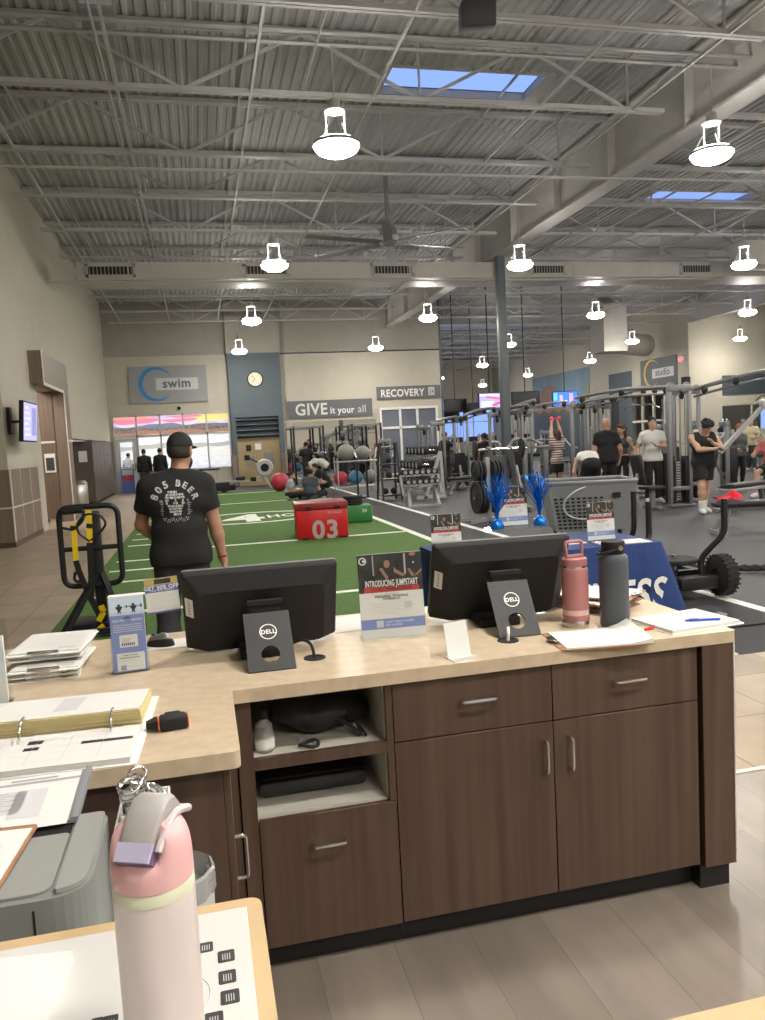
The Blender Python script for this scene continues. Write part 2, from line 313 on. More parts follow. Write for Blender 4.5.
w=tag(f.build('door_1',M['greylt']),kind='structure'); MB().box(-3.10,-2.62,YB+.015,YB+.025,.25,2.08).build('door_glass',M['glass'],w); MB().cyl((-2.55,YB-.07,.9),(-2.55,YB-.07,1.25),.015).build('door_handle',M['chrome'],w)
# pool room beyond, with the printed landscape mural on its far wall
struct('wall_pool_room',wallmb((-7,4,YB+6,YB+6.2,0,4.2),(-7.2,-7,YB+.25,YB+6,0,4.2),(4,4.2,YB+.25,YB+6,0,4.2),(-7,4,YB+.25,YB+6,4.0,4.2)),M['white'])
struct('floor_pool_deck',wallmb((-7,4,YB+.25,YB+6,0,.02)),M['greylt'])
def edge(y0,amp,seed,n=60):
    r=random.Random(seed); ph=[r.uniform(0,6.28) for _ in range(5)]; return [y0+amp*sum(math.sin((k+1.3)*1.7*i/n*6.28+ph[k])/(k+1.2) for k in range(5)) for i in range(n+1)]
def strip(mb,x0,x1,zl,zh,y,mi):
    n=len(zl)-1; vs=[(x0+(x1-x0)*i/n,y,z[i]) for z in (zl,zh) for i in range(n+1)]
    mb.add(vs,[(i,i+1,n+2+i,n+1+i) for i in range(n)],mi)
mu=MB(); Y0=YB+5.9; n=60; flat=lambda z:[z]*(n+1); xa,xb=-5.6,3.2
lay=[(flat(1.0),.7,0),]
E1=edge(2.78,.03,2); E2=edge(2.92,.06,3); E3=edge(2.66,.03,9)
mu.box(xa,xb,Y0,Y0+.04,.2,3.75,0)
strip(mu,xa,xb,E2,flat(3.75),Y0-.004,1)
for bi,(cx,cz,w_,h_,mi) in enumerate(((-4.3,3.45,1.5,.30,11),(-2.9,3.12,1.1,.16,2),(-2.2,3.45,1.0,.20,3),(.9,3.2,1.2,.25,4),(2.3,3.45,1.2,.28,4),(-.8,3.1,.8,.10,2),(-4.6,3.45,1.2,.10,2),(-3.2,3.30,1.0,.10,3),(-1.9,3.42,1.1,.08,3),(-.4,3.28,.9,.07,2),(1.0,3.35,1.0,.12,4),(2.4,3.25,.9,.12,4),(-4.7,3.15,.9,.06,5),(.2,3.5,.8,.06,4))):
    mu.add([(cx+w_*math.cos(a)*(1+.2*math.sin(3*a)),Y0-.0045-.0005*bi,cz+h_*math.sin(a)*(1+.3*math.sin(2*a+1))) for a in [2*PI*k/20 for k in range(20)]],[tuple(range(20))],mi)
strip(mu,xa,xb,edge(2.72,.03,5),E2,Y0-.012,5); strip(mu,xa,xb,flat(2.5),edge(2.80,.07,6),Y0-.016,6); strip(mu,xa,xb,flat(2.36),edge(2.64,.05,8),Y0-.020,7)
strip(mu,xa,xb,flat(2.36),edge(2.46,.02,11),Y0-.024,8)
strip(mu,xa,xb,edge(1.75,.05,12),edge(1.98,.05,13),Y0-.006,9); strip(mu,xa,xb,edge(1.35,.05,14),edge(1.62,.06,15),Y0-.006,10)
PM=[mat('mural_water',(.74,.73,.74),.6,c2=(.5,.52,.6),scale=3,stretch=(1,1,9)),mat('mural_sky',(.66,.58,.62),.6,c2=(.42,.36,.62),scale=2),mat('mural_pink',(.70,.18,.28),.6),mat('mural_orange',(.75,.30,.22),.6),mat('mural_yellow',(.82,.60,.20),.6),mat('mural_hills',(.10,.12,.18),.6,c2=(.17,.17,.2),scale=6),mat('mural_trees',(.06,.045,.045),.6,c2=(.2,.16,.13),scale=14),mat('mural_reeds',(.20,.08,.055),.6,c2=(.34,.19,.12),scale=16),mat('mural_shore',(.50,.40,.22),.6),mat('mural_ripple',(.36,.36,.32),.6),mat('mural_sand',(.66,.64,.60),.6),mat('mural_violet',(.25,.20,.55),.6)]
tag(mu.build('landscape_mural',PM),'printed sunset lake landscape filling the far wall of the glazed pool room','mural')
# GIVE-wall mirror and the panes of the recovery room
tag(MB().box(3.66,7.6,YB-.02,YB-.005,.12,2.58).build('wall_mirror',M['mirror']),'wide wall mirror under the sign with the word GIVE','mirror')
f=MB(); xs=[7.82,8.70,9.48,10.38]
for x in xs: f.box(x-.05,x+.05,YB-.06,YB+.1,.06,3.0)
for z in (2.98,2.14,.1): f.box(7.8,10.4,YB-.06,YB+.1,z-.05,z+.05)
w=tag(f.build('window_2',M['white']),kind='structure')
MB().box(7.85,10.35,YB+.0,YB+.012,.1,2.95).build('pane',mat('tinted_pane',(.22,.25,.31),.05,.0,trans=.35,coat=1.),w)
# ================================================================== roof
HOLES=[(3.5,6.2,12.85,13.8),(21.8,25.2,29.3,30.4),(12.2,18.5,41,43),(2.5,5.2,2.5,3.5),(12.0,15.0,18.6,19.6)]
dk=MB(); P=.17
def deckstrip(x,y0,y1):
    a=[(x,ZD),(x+.055,ZD),(x+.080,ZD+.035),(x+.145,ZD+.035),(x+P,ZD)]
    vs=[(u,y,z) for y in (y0,y1) for u,z in a]
    dk.add(vs,[(i,i+1,6+i,5+i) for i in range(4)])
x=-9.6
while x<36:
    segs=[(-8.,62.)]
    for h in HOLES:
        if h[0]-P<x<h[1]: segs=[q for s in segs for q in ((s[0],min(s[1],h[2])),(max(s[0],h[3]),s[1])) if q[1]-q[0]>.01] if True else segs
    for s in segs: deckstrip(x,*s)
    x+=P
struct('ceiling',dk,M['deck'])
cb=MB()
for h in HOLES:
    x0,x1,y0,y1=h
    for q in ((x0-.15,x0,y0-.02,y1+.02),(x1,x1+.18,y0-.02,y1+.02),(x0-.15,x1+.15,y0-.05,y0),(x0-.15,x1+.15,y1,y1+.05)): cb.box(*q,ZD-.02,ZD+.13)
struct('ceiling_skylight_curbs',cb,M['duct'])
for h,p in zip(HOLES,('over the near bay','far right','over the far machines','overhead','right of the girder')):
    pass
for i,h in enumerate(HOLES): tag(MB().box(h[0],h[1],h[2],h[3],ZD+.10,ZD+.12).build('window_skylight_%d'%(i+1),M['glass']),kind='structure')
ZB=6.7
JY=[-3,-.5,2.0,4.5,7.0,9.5,11.9,14.4,16.8,19.3,21.95,24.5,27.3,30.1,32.7]
def joist(y,x0,x1,ph,end=.35):
    o=bpy.data.objects.new('ceiling_joist',None); COL.objects.link(o); MX[o.name]=Matrix(); tag(o,kind='structure')
    t=MB(); t.box(x0,x1,y-.075,y-.012,ZD-.075,ZD-.005).box(x0,x1,y+.012,y+.075,ZD-.075,ZD-.005).build('top_chord',M['steel'],o)
    b=MB(); b.box(x0+end,x1-end-.1,y-.065,y-.01,ZB,ZB+.06).box(x0+end,x1-end-.1,y+.01,y+.065,ZB,ZB+.06).build('bottom_chord',M['steel'],o)
    w=MB(); p=3.5; k0=math.ceil((x0+end-ph)/p); k=k0; zt=ZD-.04; zb=ZB+.03
    while ph+k*p<x1-end+.2:
        x=ph+k*p
        for s in (-1,1):
            xt=x+s*p/2
            if x0-.05<xt<x1+.05: w.bar((x,y,zb),(xt,y,zt),.045,.045)
            else:
                xt=x0+.02 if s<0 else x1-.02
                if abs(xt-x)>.3: w.bar((x,y,zb),(xt,y,zt),.045,.045)
        w.bar((x,y,zb),(x,y,zt),.03,.03)
        k+=1
    w.build('web',M['steel'],o)
XG=8.38
for y in JY:
    joist(y,(-9.4 if y<15.6 else XL),XG-.15,3.65)
    joist(y,XG+.15,XR+(.0 if y<33 else 0),3.65)
    if y<33: joist(y,XR+.1,36,3.65)
for k in range(9): joist(35.5+2.7*k,10.75,XR,3.65)
g=MB().box(XG-.02,XG+.02,-8,YB,6.5,7.58).box(XG-.2,XG+.2,-8,YB,6.46,6.5).box(XG-.2,XG+.2,-8,YB,7.56,7.6)
for y in JY:
    g.box(XG-.19,XG+.19,y-.01,y+.01,6.5,7.56)
struct('beam_girder',g,M['girder'])
struct('beam_girder_right',MB().box(XR+.02,XR+.06,-8,34,6.5,7.58).box(XR-.15,XR+.2,-8,34,6.46,6.5),M['girder'])
colb=MB().rbox(XG-.11,XG+.11,20.49,20.71,.02,6.46,.02).box(XG-.2,XG+.2,20.4,20.8,0,.02)
struct('column_steel',colb,mat('column_blue_grey',(.085,.10,.11),.5))
br=MB()
for x in (-8,-6,-2.6,-.75,1.1,2.9,5.6,7.2,9.8,11.6,13.5,15.6,17.6,19.6,21.6): 
    br.bar((x,-7,ZB+.02),(x,33,ZB+.02),.035,.035); br.bar((x,-7,ZD-.1),(x,33,ZD-.1),.035,.035)
for x in (12.6,15,17.5,20,22): br.bar((x,35,ZB+.02),(x,59,ZB+.02),.035,.035)
struct('ceiling_bridging',br,M['steel'])
# ================================================================== reception counter
ZT=.914
def slabtop(mb,poly,z0,z1,mi=0): mb.prism(poly,(0,0,z1),(1,0,0),(0,1,0),z1-z0,mi)
def rpoly(pts,r,n=5): return [(p.x,p.y) for p in [q for i in range(len(pts)) for q in _corner(pts,i,r[i] if isinstance(r,(list,tuple)) else r,n)]]
def _corner(pts,i,r,n):
    P=V((*pts[i],0)); 
    if r<=0: return [P]
    A=V((*pts[i-1],0));B=V((*pts[(i+1)%len(pts)],0)); a=P+(A-P).normalized()*r; b=P+(B-P).normalized()*r
    return [a*(1-t)**2+P*2*t*(1-t)+b*t*t for t in [k/n for k in range(n+1)]]
t=MB(); slabtop(t,rpoly([(-1.5,1.815),(.045,1.815),(.045,2.285),(1.735,2.285),(1.735,3.13),(-1.5,3.13)],[.01,.02,.004,.012,.012,.01]),.873,ZT)
bm=bmesh.new()
wt=solo('worktop',t,M['quartz'],'beige speckled quartz worktop with a stepped left end','worktop')
def handle(parent,a,b,out,name='handle'):
    a=V(a);b=V(b);o=V(out); MB().tube(fillet([a,a+o,b+o,b],.012,4),.0052,8).build(name,M['chrome'],parent,True)
def front(name,parent,x0,x1,z0,z1,y=2.30,th=.02):
    return MB().rbox(x0,x1,y,y+th,z0,z1,.0015,0,1).build(name,M['brown'],parent,True)
# two-door, two-drawer unit
c=thing('base_cabinet','brown laminate base cabinet with two drawers over two tall doors','cabinet',(1.06,2.7,0))
MB().box(.527,.545,2.322,3.08,.09,.87).box(1.575,1.597,2.322,3.08,.09,.87).box(.545,1.575,2.322,3.08,.09,.108).box(.545,1.575,3.06,3.08,.108,.87).box(.545,1.575,2.322,3.06,.85,.87).box(1.05,1.068,2.325,3.06,.108,.85).build('body',M['edgeb'],c,True)
MB().box(.527,1.597,2.36,2.38,0,.09).build('toe_kick',M['kick'],c,True)
for x0,x1,hx in ((.528,1.0585,(.748,.862)),(1.0615,1.594,(1.278,1.392))):
    d=front('drawer',c,x0,x1,.684,.868); handle(d,(hx[0],2.30,.79),(hx[1],2.30,.79),(0,-.028,0))
for x0,x1,hx in ((.528,1.0585,1.026),(1.0615,1.594,1.115)):
    d=front('door',c,x0,x1,.095,.680); handle(d,(hx,2.30,.625),(hx,2.30,.515),(0,-.028,0))
# open shelf unit with a deep drawer
c=thing('shelf_cabinet','brown cabinet with two open shelf bays above a deep drawer','cabinet',(.29,2.7,0))
MB().box(.05,.095,2.30,2.32,.09,.872).box(.505,.5255,2.30,2.32,.50,.872).box(.095,.505,2.302,2.322,.655,.69).box(.05,.062,2.32,3.08,.09,.87).box(.515,.5255,2.32,3.08,.09,.87).box(.06,.515,3.07,3.08,.09,.87).box(.06,.515,2.32,3.08,.09,.1).build('body',M['brown'],c,True)
MB().box(.0625,.075,2.322,3.07,.49,.87).box(.5,.5145,2.322,3.07,.49,.87).box(.075,.5,3.055,3.07,.49,.87).box(.075,.5,2.325,3.055,.485,.502).box(.075,.5,2.323,3.055,.655,.682).build('shelf_lining',M['melamine'],c,True)
MB().box(.05,.5255,2.36,2.38,0,.09).build('toe_kick',M['kick'],c,True)
d=front('drawer',c,.098,.5245,.092,.497); handle(d,(.252,2.30,.402),(.354,2.30,.402),(0,-.028,0))
# end post
c=thing('end_panel','narrow brown end panel closing the right end of the counter','cabinet panel',(1.67,2.7,0))
MB().rbox(1.606,1.725,2.288,3.10,.085,.872,.002,0,1).build('panel',M['brown'],c,True)
MB().box(1.7255,1.731,2.286,3.10,.085,.872).build('edge_strip',M['trimlt'],c,True); MB().box(1.60,1.715,2.31,3.08,0,.085).build('toe_kick',M['kick'],c,True)
# corner cabinet under the stepped part
c=thing('corner_cabinet','brown cabinet under the stepped worktop corner, handle turned sideways','cabinet',(-.4,2.2,0))
MB().box(-1.45,.0,1.85,2.31,.09,.872).box(-1.45,.045,2.31,3.08,.09,.872).build('body',M['brown'],c,True)
d=MB().rbox(.0005,.019,1.86,2.27,.095,.868,.0015,0,1).build('door',M['brown'],c,True); handle(d,(.019,2.03,.60),(.019,2.03,.485),(.03,0,0)); MB().box(-1.44,-.06,1.9,3.0,0,.09).build('toe_kick',M['kick'],c,True)
struct('wall_counter_front',MB().box(-1.5,1.72,3.082,3.10,0,.872),M['brown'])
# ------------------------------------------------------------------ computers
def platehole(mb,w,h,cx,cz,r,th,mi=0,n=40):
    """plate in local xz from (0,0) to (w,h) with a round hole, thickness th along y"""
    ang=sorted([2*PI*k/n for k in range(n)]+[math.atan2(z-cz,x-cx)%(2*PI) for x in (0,w) for z in (0,h)])
    def outp(a):
        dx,dz=math.cos(a),math.sin(a); t=min([(w-cx)/dx if dx>1e-9 else 9,(0-cx)/dx if dx<-1e-9 else 9,(h-cz)/dz if dz>1e-9 else 9,(0-cz)/dz if dz<-1e-9 else 9]); return (cx+dx*t,cz+dz*t)
    N=len(ang); O=[outp(a) for a in ang]; I=[(cx+r*math.cos(a),cz+r*math.sin(a)) for a in ang]
    vs=[(p[0],y,p[1]) for y in (0,th) for q in (O,I) for p in q]; fs=[]
    for i in range(N):
        j=(i+1)%N; fs+=[(i,j,N+j,N+i),(2*N+j,2*N+i,3*N+i,3*N+j),(j,i,2*N+i,2*N+j),(N+i,N+j,3*N+j,3*N+i)]
    return mb.add(vs,fs,mi)
def computer(x,yb,rz,label,fx,ftop,sticker,hgt=.31):
    t=thing('desktop_computer',label,'computer',(x,yb,ZT),rz,'desktop computers on the counter')
    # display slab: local x right, y away; leans so that its top comes back towards the staff side
    W=.53;Hh=hgt; tl=-.43
    def P(u,v,d): return (u,  v*math.sin(tl)+d*math.cos(tl), .016+v*math.cos(tl)-d*math.sin(tl)*1)
    def shell(rings,mi=0):
        m=MB(); N=len(rings[0][0]); vs=[]; 
        for poly,d in rings: vs+=[P(u,v,d) for u,v in poly]
        fs=[(k*N+i,k*N+(i+1)%N,(k+1)*N+(i+1)%N,(k+1)*N+i) for k in range(len(rings)-1) for i in range(N)]
        fs+=[tuple(range(N)),tuple((len(rings)-1)*N+i for i in range(N))]
        return m.add(vs,fs,mi)
    rp=lambda a,b,c,d,r: rpoly([(a,b),(c,b),(c,d),(a,d)],r,4)
    w=W/2
    shell([(rp(-w,0,w,Hh,.012),.012),(rp(-w,0,w,Hh,.012),-.004),(rp(-w+.006,.004,w-.006,Hh-.004,.012),-.012),(rp(-w+.05,.012,w-.05,Hh-.055,.03),-.05)]).build('rear_housing',M['blackp'],t)
    shell([(rp(-w,0,w,Hh,.012),.022),(rp(-w,0,w,Hh,.012),.0125)]).build('front_bezel',mat('bezel_grey',(.16,.16,.165),.4),t)
    shell([(rp(-w+.015,.03,w-.015,Hh-.015,.004),.0235),(rp(-w+.015,.03,w-.015,Hh-.015,.004),.0222)]).build('screen',M['screenblk'],t)
    m=MB(); m.add([P(-.19,Hh-.046,-.041),P(.19,Hh-.046,-.041),P(.19,Hh-.036,-.034),P(-.19,Hh-.036,-.034)],[(0,1,2,3)]); m.build('vent_slot',M['kick'],t)
    if sticker:
        s=MB(); a,b,c_,d=-w+.008,.15,-w+.034,.225
        s.add([P(u,v,-.0165-(u+w-.008)*.85) for u,v in ((a,b),(c_,b),(c_,d),(a,d))],[(0,1,2,3)]); 
        for k in range(5): 
            v=.16+.012*k; s.add([P(u,vv,-.0173-(u+w-.008)*.85) for u,vv in ((a+.009,v),(a+.016,v),(a+.016,v+.007),(a+.009,v+.007))],[(0,1,2,3)],1)
        s.build('asset_label',[M['paper'],M['ink']],t)
    # easel foot plate with round cable hole
    w2,h2=.15,.215
    st=MB(); platehole(st,w2,h2,w2/2,.058,.030,.006)
    fy=ftop[0]-yb; a=math.atan2(ftop[1]-.012,ftop[0]-fx[1])   # lean
    Mx=Matrix.Translation((fx[0]-x-w2/2,fx[1]-yb,.004))@Matrix.Rotation(-(PI/2-a),4,'X')
    st.xf(Mx).build('stand_plate',M['darkgrey'],t)
    lg=MB(); n=36
    lg.add([(w2/2+r*math.cos(2*PI*k/n),-.0012,.140+r*math.sin(2*PI*k/n)) for r in (.0285,.0250) for k in range(n)],[(k,(k+1)%n,n+(k+1)%n,n+k) for k in range(n)])
    lg.text('DELL',(w2/2,-.0012,.1325),(1,0,0),(0,0,1),.0215,bold=.035,align='CENTER',sx=.92)
    lg.xf(Mx).build('logo',M['signwhite'],t)
    hx=fx[0]-x; MB().cbox((hx,ftop[0]-yb+.01,ftop[1]+.004),(.115,.03,.014)).cbox((hx,ftop[0]-yb+.035,ftop[1]-.012),(.10,.06,.03)).build('hinge',M['blackp'],t)
    MB().rbox(hx-.09,hx+.06,fx[1]-yb+.17,-.012,.0,.03,.004).build('base',M['blackp'],t)
    return t
computer(.175,2.80,0,'black all-in-one computer seen from behind, nearer the scanner, easel plate with round hole',(.178,2.435),(2.60,.185),True)
computer(1.085,2.86,R(-3.5),'black all-in-one computer seen from behind, beside the pink bottle',(1.065,2.50),(2.64,.20),True,.325)
def grommet(x,y,label,cablep,mm):
    t=thing('cable_grommet',label,'cable grommet',(x,y,ZT),0,'cable grommets in the worktop')
    MB().lathe([(.0,.001),(.024,.001),(.026,.0035),(.036,.003),(.037,0)],n=28).build('cover',M['blackp'],t)
    MB().tube(fillet(cablep,.03,5),.0055,8).build('cable',mm,t)
grommet(.325,2.535,'round black cable grommet beside the left computer stand, black cable entering',[(-.07,.10,.03),(-.03,.07,.052),(-.005,.015,.045),(0,.0,.0)],M['blackp'])
grommet(.985,2.475,'round black cable grommet by the right computer stand, white plug standing in it',[(.0,.0,.0),(.002,.0,.03),(.01,.02,.04)],M['white'])
# ------------------------------------------------------------------ poster stands
def poster(w,h,parent,name='poster',tilt=0,full=True):
    """promotional poster, local x right, z up, facing -y; drawn as flat inks"""
    ms=[M['paper'],M['photo'],M['blueprint2'],M['redprint'],M['signwhite'],M['inkdk'],M['ink'],M['skinprint'],M['steelb'],M['inklt'],M['darkgrey']]
    m=MB(); s=h/.30; y=0
    def q(a,b,c,d,mi,l=1): m.add([(a*w,-.0004*l,b*h),(c*w,-.0004*l,b*h),(c*w,-.0004*l,d*h),(a*w,-.0004*l,d*h)],[(0,1,2,3)],mi)
    m.box(-w/2,w/2,0,.0015,0,h,0)
    q(-.5,.54,.5,.995,1); q(-.5,.0+.105,.5,.225,2)
    for a,b in ((-.33,.045),(-.27,.02),(.0,.05),(.14,.07),(.22,.03)): q(a,.74,a+b,.98,10 if b>.03 else 8,2)
    def blob(pts,mi,l): m.add([(p[0]*w,-.0004*l,p[1]*h) for p in pts],[tuple(range(len(pts)))],mi)
    el=lambda cx,cz,rx,rz,mi,l: blob([(cx+rx*math.cos(2*PI*k/14),cz+rz*math.sin(2*PI*k/14)) for k in range(14)],mi,l)
    blob([(-.19,.73),(-.16,.85),(-.06,.88),(.06,.86),(.08,.76),(.0,.70),(-.1,.69)],5,3)      # bent athlete
    el(-.045,.87,.048,.048,7,4); blob([(-.17,.82),(-.12,.83),(-.03,.71),(-.06,.68)],7,4); blob([(.06,.83),(.09,.80),(.24,.73),(.19,.71),(.06,.77)],7,4)
    blob([(.27,.80),(.27,.93),(.33,.97),(.44,.97),(.5,.93),(.5,.74),(.3,.74)],5,3); el(.36,.97,.05,.024,7,4); blob([(.27,.80),(.31,.80),(.38,.72),(.34,.70)],7,4); blob([(.38,.70),(.40,.73),(.5,.80),(.5,.76)],7,4); el(.37,.87,.012,.01,4,5)
    n=20; m.add([( (-.42+.06*f*math.cos(2*PI*k/n))*w,-.0016,.92*h+.06*f*math.sin(2*PI*k/n)*w) for f in (1,.7) for k in range(n)],[(k,(k+1)%n,n+(k+1)%n,n+k) for k in range(n)],4); el(-.40,.92,.025,.015,4,4)
    q(-.42,.545,.44,.60,3,4)
    m.text('INTRODUCING JUMPSTART',(.01*w,-.0026,.610*h),(1,0,0),(0,0,1),.135*w,4,.022,'CENTER',sx=.46); m.v=[(v[0],v[1],v[2]) for v in m.v]
    m.text('A 1-ON-1 TRAINING SESSION',(.01*w,-.0026,.560*h),(1,0,0),(0,0,1),.056*w,5,.02,'CENTER',sx=.82)
    if full:
        m.text('ONE-ON-ONE',(0,-.001,.505*h),(1,0,0),(0,0,1),.034*w,6,0,'CENTER')
    m.text('PERSONAL TRAINING',(0,-.001,.475*h),(1,0,0),(0,0,1),.052*w,5,.01,'CENTER'); m.text('EXPERIENCE',(0,-.001,.445*h),(1,0,0),(0,0,1),.048*w,5,.01,'CENTER')
    for k,(a,b) in enumerate(((-.36,.30),(-.36,.12),(-.33,.34),(-.22,.08),(-.34,.26),(-.20,.05),(-.2,.12))): q(a,.405-k*.022,b,.411-k*.022,9,2)
    q(.19,.33,.31,.41,9,2)
    q(-.26,.125,-.15,.205,9,2)
    m.text('DON\'T TAKE CHANCES',(-.12*w,-.001,.172*h),(1,0,0),(0,0,1),.04*w,4,.01); m.text('GET STARTED',(-.12*w,-.001,.135*h),(1,0,0),(0,0,1),.04*w,4,.01)
    if tilt: m.xf(Matrix.Rotation(tilt,4,'X'))
    return m.build(name,ms,parent)
def sign_holder(label,loc,rz,w=.232,h=.30,tilt=R(-6)):
    t=thing('sign_holder',label,'sign stand',loc,rz,'training poster stands')
    a=MB().box(-w/2-.003,w/2+.003,-.004,-.002,.0,h+.004).box(-w/2-.003,w/2+.003,.0035,.0055,0,h+.004).xf(Matrix.Translation((0,0,.004))@Matrix.Rotation(tilt,4,'X'))
    a.box(-w/2-.003,w/2+.003,-.03,.075,0,.003).build('acrylic_stand',M['acryl'],t)
    p=poster(w,h,t,'poster',tilt); p.location=(0,0,.006)
    return t
sh=sign_holder('upright training poster in a clear stand between the two computers',(.632,2.67,ZT),R(-4))
# brochure holder
t=thing('brochure_holder','clear holder full of violet strength training brochures, left of the mouse','brochure holder',(-.264,2.63,ZT),R(3))
MB().box(-.058,.058,-.024,-.022,0,.20).box(-.058,.058,.024,.026,0,.20).box(-.058,-.056,-.024,.026,0,.20).box(.056,.058,-.024,.026,0,.20).box(-.058,.058,-.024,.026,0,.003).build('acrylic_case',M['acryl'],t)
b=MB().box(-.053,.053,-.020,.020,.004,.252,0); ms=[M['paper'],M['skyprint'],M['blueprint2'],M['inkdk'],M['signwhite'],M['blueprint'],M['inklt'],M['ink']]
def q(a,bb,c,d,mi,l=1): b.add([(a,-.02-.0004*l,bb),(c,-.02-.0004*l,bb),(c,-.02-.0004*l,d),(a,-.02-.0004*l,d)],[(0,1,2,3)],mi)
q(-.053,.19,.053,.25,1); q(-.053,.004,.053,.19,2); q(-.028,.085,.028,.125,4,2); q(-.04,.008,.046,.066,4,2); q(-.03,.01,-.013,.026,7,3)
for k in range(7): q(-.022+.006*k,.090,-.0185+.006*k,.099,3,3)
for k in range(3): q(-.022,.112-.005*k,.010-.004*k,.1135-.005*k,7,3)
for z in (.157,.150,.143,.136): q(-.044,z,.044,z+.0022,6,2)
for z in (.049,.040): q(-.034,z,.02,z+.0012,6,3)
q(-.006,.020,.042,.0215,6,3)
b.text('FREE FIRST PT SESSION',(0,-.0212,.170),(1,0,0),(0,0,1),.0085,4,.02,'CENTER'); b.text('START YOUR',(0,-.0218,.056),(1,0,0),(0,0,1),.0075,3,.01,'CENTER'); b.text('TRAINING JOURNEY',(0,-.0218,.048),(1,0,0),(0,0,1),.0068,3,.01,'CENTER')
for cx in (-.022,.022):   # two lifters in silhouette, each with a barbell
    b.add([(cx+dx,-.0212,.205+dz) for dx,dz in ((-.006,-.012),(-.004,.0),(-.011,.012),(-.008,.015),(0,.012),(.008,.015),(.011,.012),(.004,0),(.006,-.012),(0,-.004))],[tuple(range(10))],3)
    b.add([(cx+.0045*math.cos(2*PI*k/10),-.0212,.222+.005*math.sin(2*PI*k/10)) for k in range(10)],[tuple(range(10))],3)
q(-.006,.2165,.05,.2182,3,3); q(.0,.2125,.003,.222,3,3); q(.044,.2115,.048,.223,3,3)
b.add([(.012*math.cos(2*PI*k/16),-.0212,.178+.008*math.sin(2*PI*k/16)) for k in range(16)],[tuple(range(16))],5)
b.build('brochure_stack',ms,t)
# flyer taped to the left computer
f=MB(); W,Hh=.112,.122; f.box(-W/2,W/2,0,.001,0,Hh,0); ms=[M['paper'],M['photo'],M['blueprint'],M['signwhite'],M['inklt'],M['skinprint'],mat('print_gold',(.45,.34,.12),.7)]
def q(a,bb,c,d,mi,l=1): f.add([(a*W,-.0004*l,bb*Hh),(c*W,-.0004*l,bb*Hh),(c*W,-.0004*l,d*Hh),(a*W,-.0004*l,d*Hh)],[(0,1,2,3)],mi)
q(-.5,.80,.5,1,6); q(-.2,.83,.3,.97,1,2); q(-.5,.60,.5,.80,2); q(-.5,0,.5,.05,2)
f.text('GET 30% OFF',(0,-.0012,.68*Hh),(1,0,0),(0,0,1),.0185,3,.03,'CENTER'); f.text('YOUR NEXT SESSION',(0,-.0012,.625*Hh),(1,0,0),(0,0,1),.0085,3,.01,'CENTER')
for k in range(7): q(-.42+.05*(k%2),.50-.06*k,.36-.09*(k%3),.515-.06*k,4)
f.xf(Matrix.Translation((-.156,2.795,1.063))@Matrix.Rotation(R(-3),4,'Y')@Matrix.Rotation(R(-5),4,'X'))
solo('discount_flyer',f,ms,'small discount flyer reading GET 30% OFF at the left edge of a computer','flyer')
# mouse on its paper pad
def paperpile(name,label,cat,loc,rz,w,d,h,lines=6,group=None,mm=None,seed=1):
    m=MB().box(-w/2,w/2,-d/2,d/2,0,h,0); r=random.Random(seed)
    for k in range(lines):
        y=d/2-.03-(d-.05)*k/max(1,lines); x1=-w/2+.02+(w-.04)*r.uniform(.4,1)
        m.add([(-w/2+.02,y,h+.0004),(x1,y,h+.0004),(x1,y+.0025,h+.0004),(-w/2+.02,y+.0025,h+.0004)],[(0,1,2,3)],1)
    o=m.build(name,[mm or M['paper'],M['inklt']]); o.location=loc; o.rotation_euler=(0,0,rz); MX[o.name]=Matrix.Translation(V(loc))@Matrix.Rotation(rz,4,'Z'); return tag(o,label,cat,group)
paperpile('paper_sheets','white sheets under the computer mouse','paper',(-.165,2.93,ZT),R(4),.17,.13,.004,5)
paperpile('paper_sheets','white sheet lying behind the poster between the computers','paper',(.53,2.97,ZT),R(8),.20,.25,.002,7)
t=thing('computer_mouse','black and silver wireless mouse on white sheets','mouse',(-.185,2.925,ZT+.004),R(62))
def mouseshell(z0,z1,w,l,sx=1):
    m=MB(); n=24; vs=[]; 
    for j in range(7):
        f=j/6; rr=math.cos(f*PI/2*.98); vs+=[(w*rr**.6*math.cos(2*PI*k/n)*sx,l*rr**.6*math.sin(2*PI*k/n),z0+(z1-z0)*math.sin(f*PI/2)*(1-.18*math.sin(2*PI*k/n))) for k in range(n)]
    return m.add(vs,[(j*n+k,j*n+(k+1)%n,(j+1)*n+(k+1)%n,(j+1)*n+k) for j in range(6) for k in range(n)]+[tuple(range(n))],0,True)
mouseshell(0,.033,.031,.055).build('shell',M['blackp'],t); mouseshell(.016,.043,.024,.048).build('top_cover',M['silver'],t); MB().cyl((-.004,.026,.034),(.004,.026,.034),.008,14).build('scroll_wheel',M['blackr'],t)
